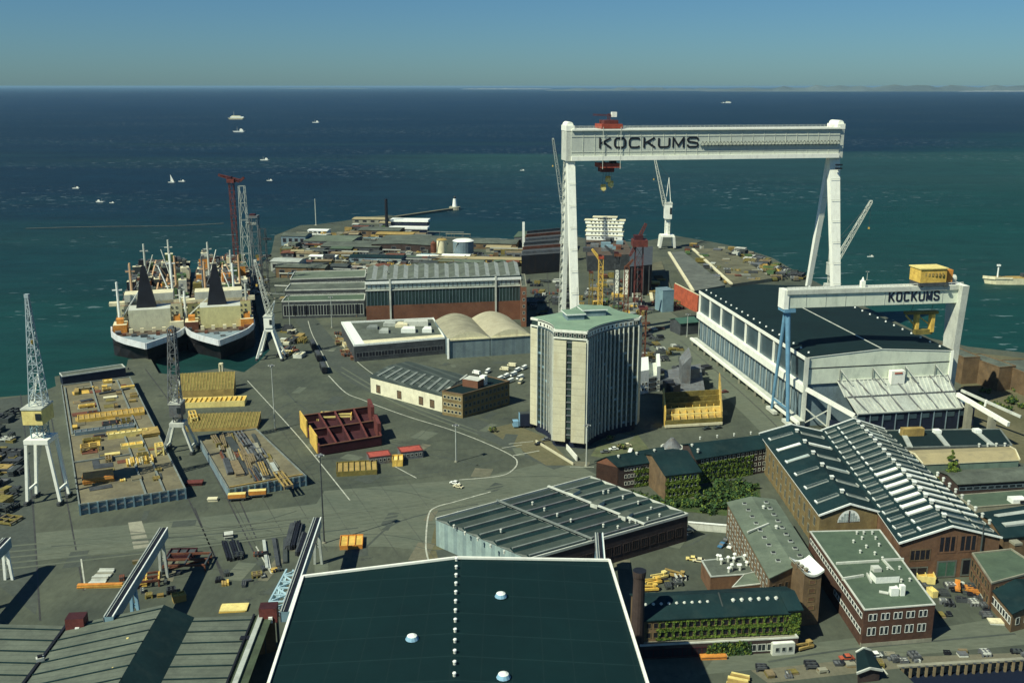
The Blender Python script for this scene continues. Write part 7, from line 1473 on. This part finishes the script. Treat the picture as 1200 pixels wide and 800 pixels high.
# goods train on the track beside the curved road
PT = [g(*p) for p in ((367, 408), (373, 421), (379, 435))]
for k in range(3):
    x, y = PT[k]; a = math.atan2(PT[2][1]-PT[0][1], PT[2][0]-PT[0][0]); r = T('goods_wagon', ['dark goods wagon of the short train, farthest one', 'dark goods wagon of the short train, middle one', 'dark goods wagon of the short train, nearest one'][k], 'wagon', (x, y), 'wagons of the short train'); m = MB(); m.box(x, y, 1.1, 13, 3, 3.0, a, 'black', 'darkgrey'); m.box(x, y, 4.1, 11, 2.2, .4, a, 'steeldark'); m.build('body', r)
    for e in (-4.5, 4.5): m = MB(); c = (x+math.cos(a)*e, y+math.sin(a)*e); m.box(c[0], c[1], .3, 2.6, 2.4, .8, a, 'steeldark'); m.build('bogie', r)
# ================================================================ trees and bushes
def tree(name, lb, px, py, h, w, kind='round', n=1500, mats=('leaf', 'leafdark', 'leaf', 'leaflight'), group=None, size=.5):
    x, y = g(px, py); r = T(name, lb, 'tree' if 'tree' in name else 'bush', (x, y), group); t = MB(); t.cyl((x, y, -.2), (x+rnd.uniform(-.3, .3), y, h*.55), max(.12, h*.025), h*.012, 7, 'bark')
    for k in range(7):
        a = rnd.uniform(0, 6.28); z0 = h*rnd.uniform(.2, .5); t.beam((x, y, z0), (x+math.cos(a)*w*.34, y+math.sin(a)*w*.34, z0+h*.2), h*.012, h*.012, 'bark')
    t.build('trunk', r); cl = []
    if kind == 'cone':
        for k in range(26): f = rnd.random()**.8; z = h*(.08+.9*f); rr = w*.5*(1-f)**.9*rnd.uniform(.5, 1); a = rnd.uniform(0, 6.28); cl.append((x+math.cos(a)*rr, y+math.sin(a)*rr, z, w*.16*(1.15-f)))
    else:
        for k in range(16): a = rnd.uniform(0, 6.28); rr = w*.5*math.sqrt(rnd.random())*.85; z = h*rnd.uniform(.3, .92); cl.append((x+math.cos(a)*rr, y+math.sin(a)*rr, z, w*rnd.uniform(.10, .2)))
    def place():
        c = rnd.choice(cl); v = Vector((rnd.gauss(0, 1), rnd.gauss(0, 1), rnd.gauss(0, 1))).normalized(); return Vector(c[:3])+v*c[3]*rnd.uniform(.55, 1.1), (v+UP*.4).normalized()
    b = MB(); leaves(b, n, place, size, mats); b.build('crown', r); return r
tree('conifer_tree', 'pointed yellow green tree in front of the tan roofed storehouse', 1112, 567, 15, 10, 'cone', 2200, ('leaf', 'ivy', 'leaflight', 'ivy'), size=.45)
for k, (px, py, h, w) in enumerate([(748, 584, 4, 9), (760, 588, 4, 8), (773, 590, 3.5, 8), (826, 590, 6, 9), (836, 584, 7, 10), (848, 578, 6.5, 10), (858, 585, 6, 9), (868, 578, 6, 9), (842, 594, 5, 9), (856, 594, 5, 9), (870, 590, 5, 8), (880, 574, 5, 7), (880, 586, 4.5, 7), (830, 600, 5, 8), (786, 592, 3.2, 8), (800, 592, 3, 8), (812, 592, 3.4, 8), (842, 570, 6, 9), (862, 568, 5, 8)]):
    tree('bush', 'leafy green bush in the garden between the ivy offices and the long office', px, py, h*.55, w*.9, 'round', 420, ('leaf', 'leafdark', 'leafdark', 'leaf', 'ivy'), group='bushes in the office garden', size=.5)
for px, py, lb in ((715, 516, 'small bare brown bush on the lawn behind the ivy offices, left'), (729, 526, 'small bare brown bush on the lawn behind the ivy offices, right'), (577, 506, 'low dry bush at the bend of the grass verge')): tree('bush', lb, px, py, 2.6, 4, 'round', 160, ('ivy', 'leafdark', 'timber'))
for k in range(12): px, py = rnd.uniform(1130, 1200), rnd.uniform(455, 480); tree('bush', 'low bush on the rough ground by the elevated track', px, py, 2.2, 6, 'round', 150, ('leaf', 'leafdark', 'ivy'), 'bushes on the rough ground', .6)
b = MB(); b.face([(*p, .028) for p in RH([(736, 596), (812, 600), (850, 604), (892, 590), (890, 566), (820, 570), (780, 588)], 0)], 'lawn'); struct(b, 'garden_lawn')
b = MB(); b.face([(*p, .028) for p in RH([(692, 534), (730, 540), (764, 530), (744, 505), (706, 514)], 0)], 'lawn2'); struct(b, 'lawn')
# people of the dock are too small to see ; bollards and drums on the quay are not
for k in range(14):
    px = 80+k*5.4; x, y = g(px, 444-k*.85); m = MB(); m.cyl((x, y, 0), (x, y, .9), .5, .4, 8, 'steeldark'); m.cyl((x, y, .9), (x, y, 1.2), .65, .5, 8, 'steeldark'); one(m, 'bollard', 'iron mooring bollard along the left dock head', 'bollard', 'bollards on the left dock head')
# ---------------------------------------------------------------- air, sky, sun, camera
def haze_air():
    m = bpy.data.materials.new('haze'); m.use_nodes = True; nt = m.node_tree; nt.nodes.clear()
    o = nt.nodes.new('ShaderNodeOutputMaterial'); v = nt.nodes.new('ShaderNodeVolumePrincipled')
    v.inputs['Density'].default_value = HAZE; v.inputs['Color'].default_value = (.33, .58, .78, 1); v.inputs['Anisotropy'].default_value = 0.0
    nt.links.new(v.outputs[0], o.inputs['Volume']); M['haze'] = m
    b = MB(); b.prism([(-160000, -2000), (160000, -2000), (160000, 150000), (-160000, 150000)], -16, 168, 'haze')
    ob = b.build('haze'); ob['kind'] = 'stuff'
HAZE = 1.5e-5
haze_air()
SUN_EL = math.radians(48); SD = Vector((-.79, -.615, 0)).normalized()   # towards the sun, from behind the camera's left shoulder
w = bpy.data.worlds.new('World'); sc.world = w; w.use_nodes = True; nt = w.node_tree
bg = nt.nodes['Background']; sky = nt.nodes.new('ShaderNodeTexSky'); sky.sky_type = 'NISHITA'; sky.sun_disc = False
sky.sun_elevation = SUN_EL; sky.sun_rotation = math.atan2(SD.x, SD.y)
sky.altitude = 0; sky.air_density = 1.0; sky.dust_density = .3; sky.ozone_density = 3.0
tn = nt.nodes.new('ShaderNodeMix'); tn.data_type = 'RGBA'; tn.blend_type = 'MULTIPLY'; tn.inputs[0].default_value = 1
nt.links.new(sky.outputs[0], tn.inputs[6]); tn.inputs[7].default_value = (.34, .60, .82, 1); nt.links.new(tn.outputs[2], bg.inputs[0]); bg.inputs[1].default_value = .057
sl = bpy.data.lights.new('sun', 'SUN'); sl.energy = 3.75; sl.angle = math.radians(.5); sl.color = (1, .985, .80)
so = bpy.data.objects.new('sun', sl); COL.objects.link(so)
toward = Vector((SD.x*math.cos(SUN_EL), SD.y*math.cos(SUN_EL), math.sin(SUN_EL)))
so.rotation_euler = toward.to_track_quat('Z', 'Y').to_euler(); so.location = (0, 0, 400)
cam = bpy.data.cameras.new('camera'); cam.lens = 35.0; cam.sensor_width = 36.0; cam.clip_start = 1; cam.clip_end = 400000
co = bpy.data.objects.new('camera', cam); COL.objects.link(co); co.location = (0, 0, H); co.rotation_euler = (math.radians(90)-TH, 0, 0)
sc.camera = co
vs = sc.view_settings; vs.view_transform = 'Standard'; vs.look = 'None'; vs.gamma = 1; vs.use_curve_mapping = False; vs.exposure = .5
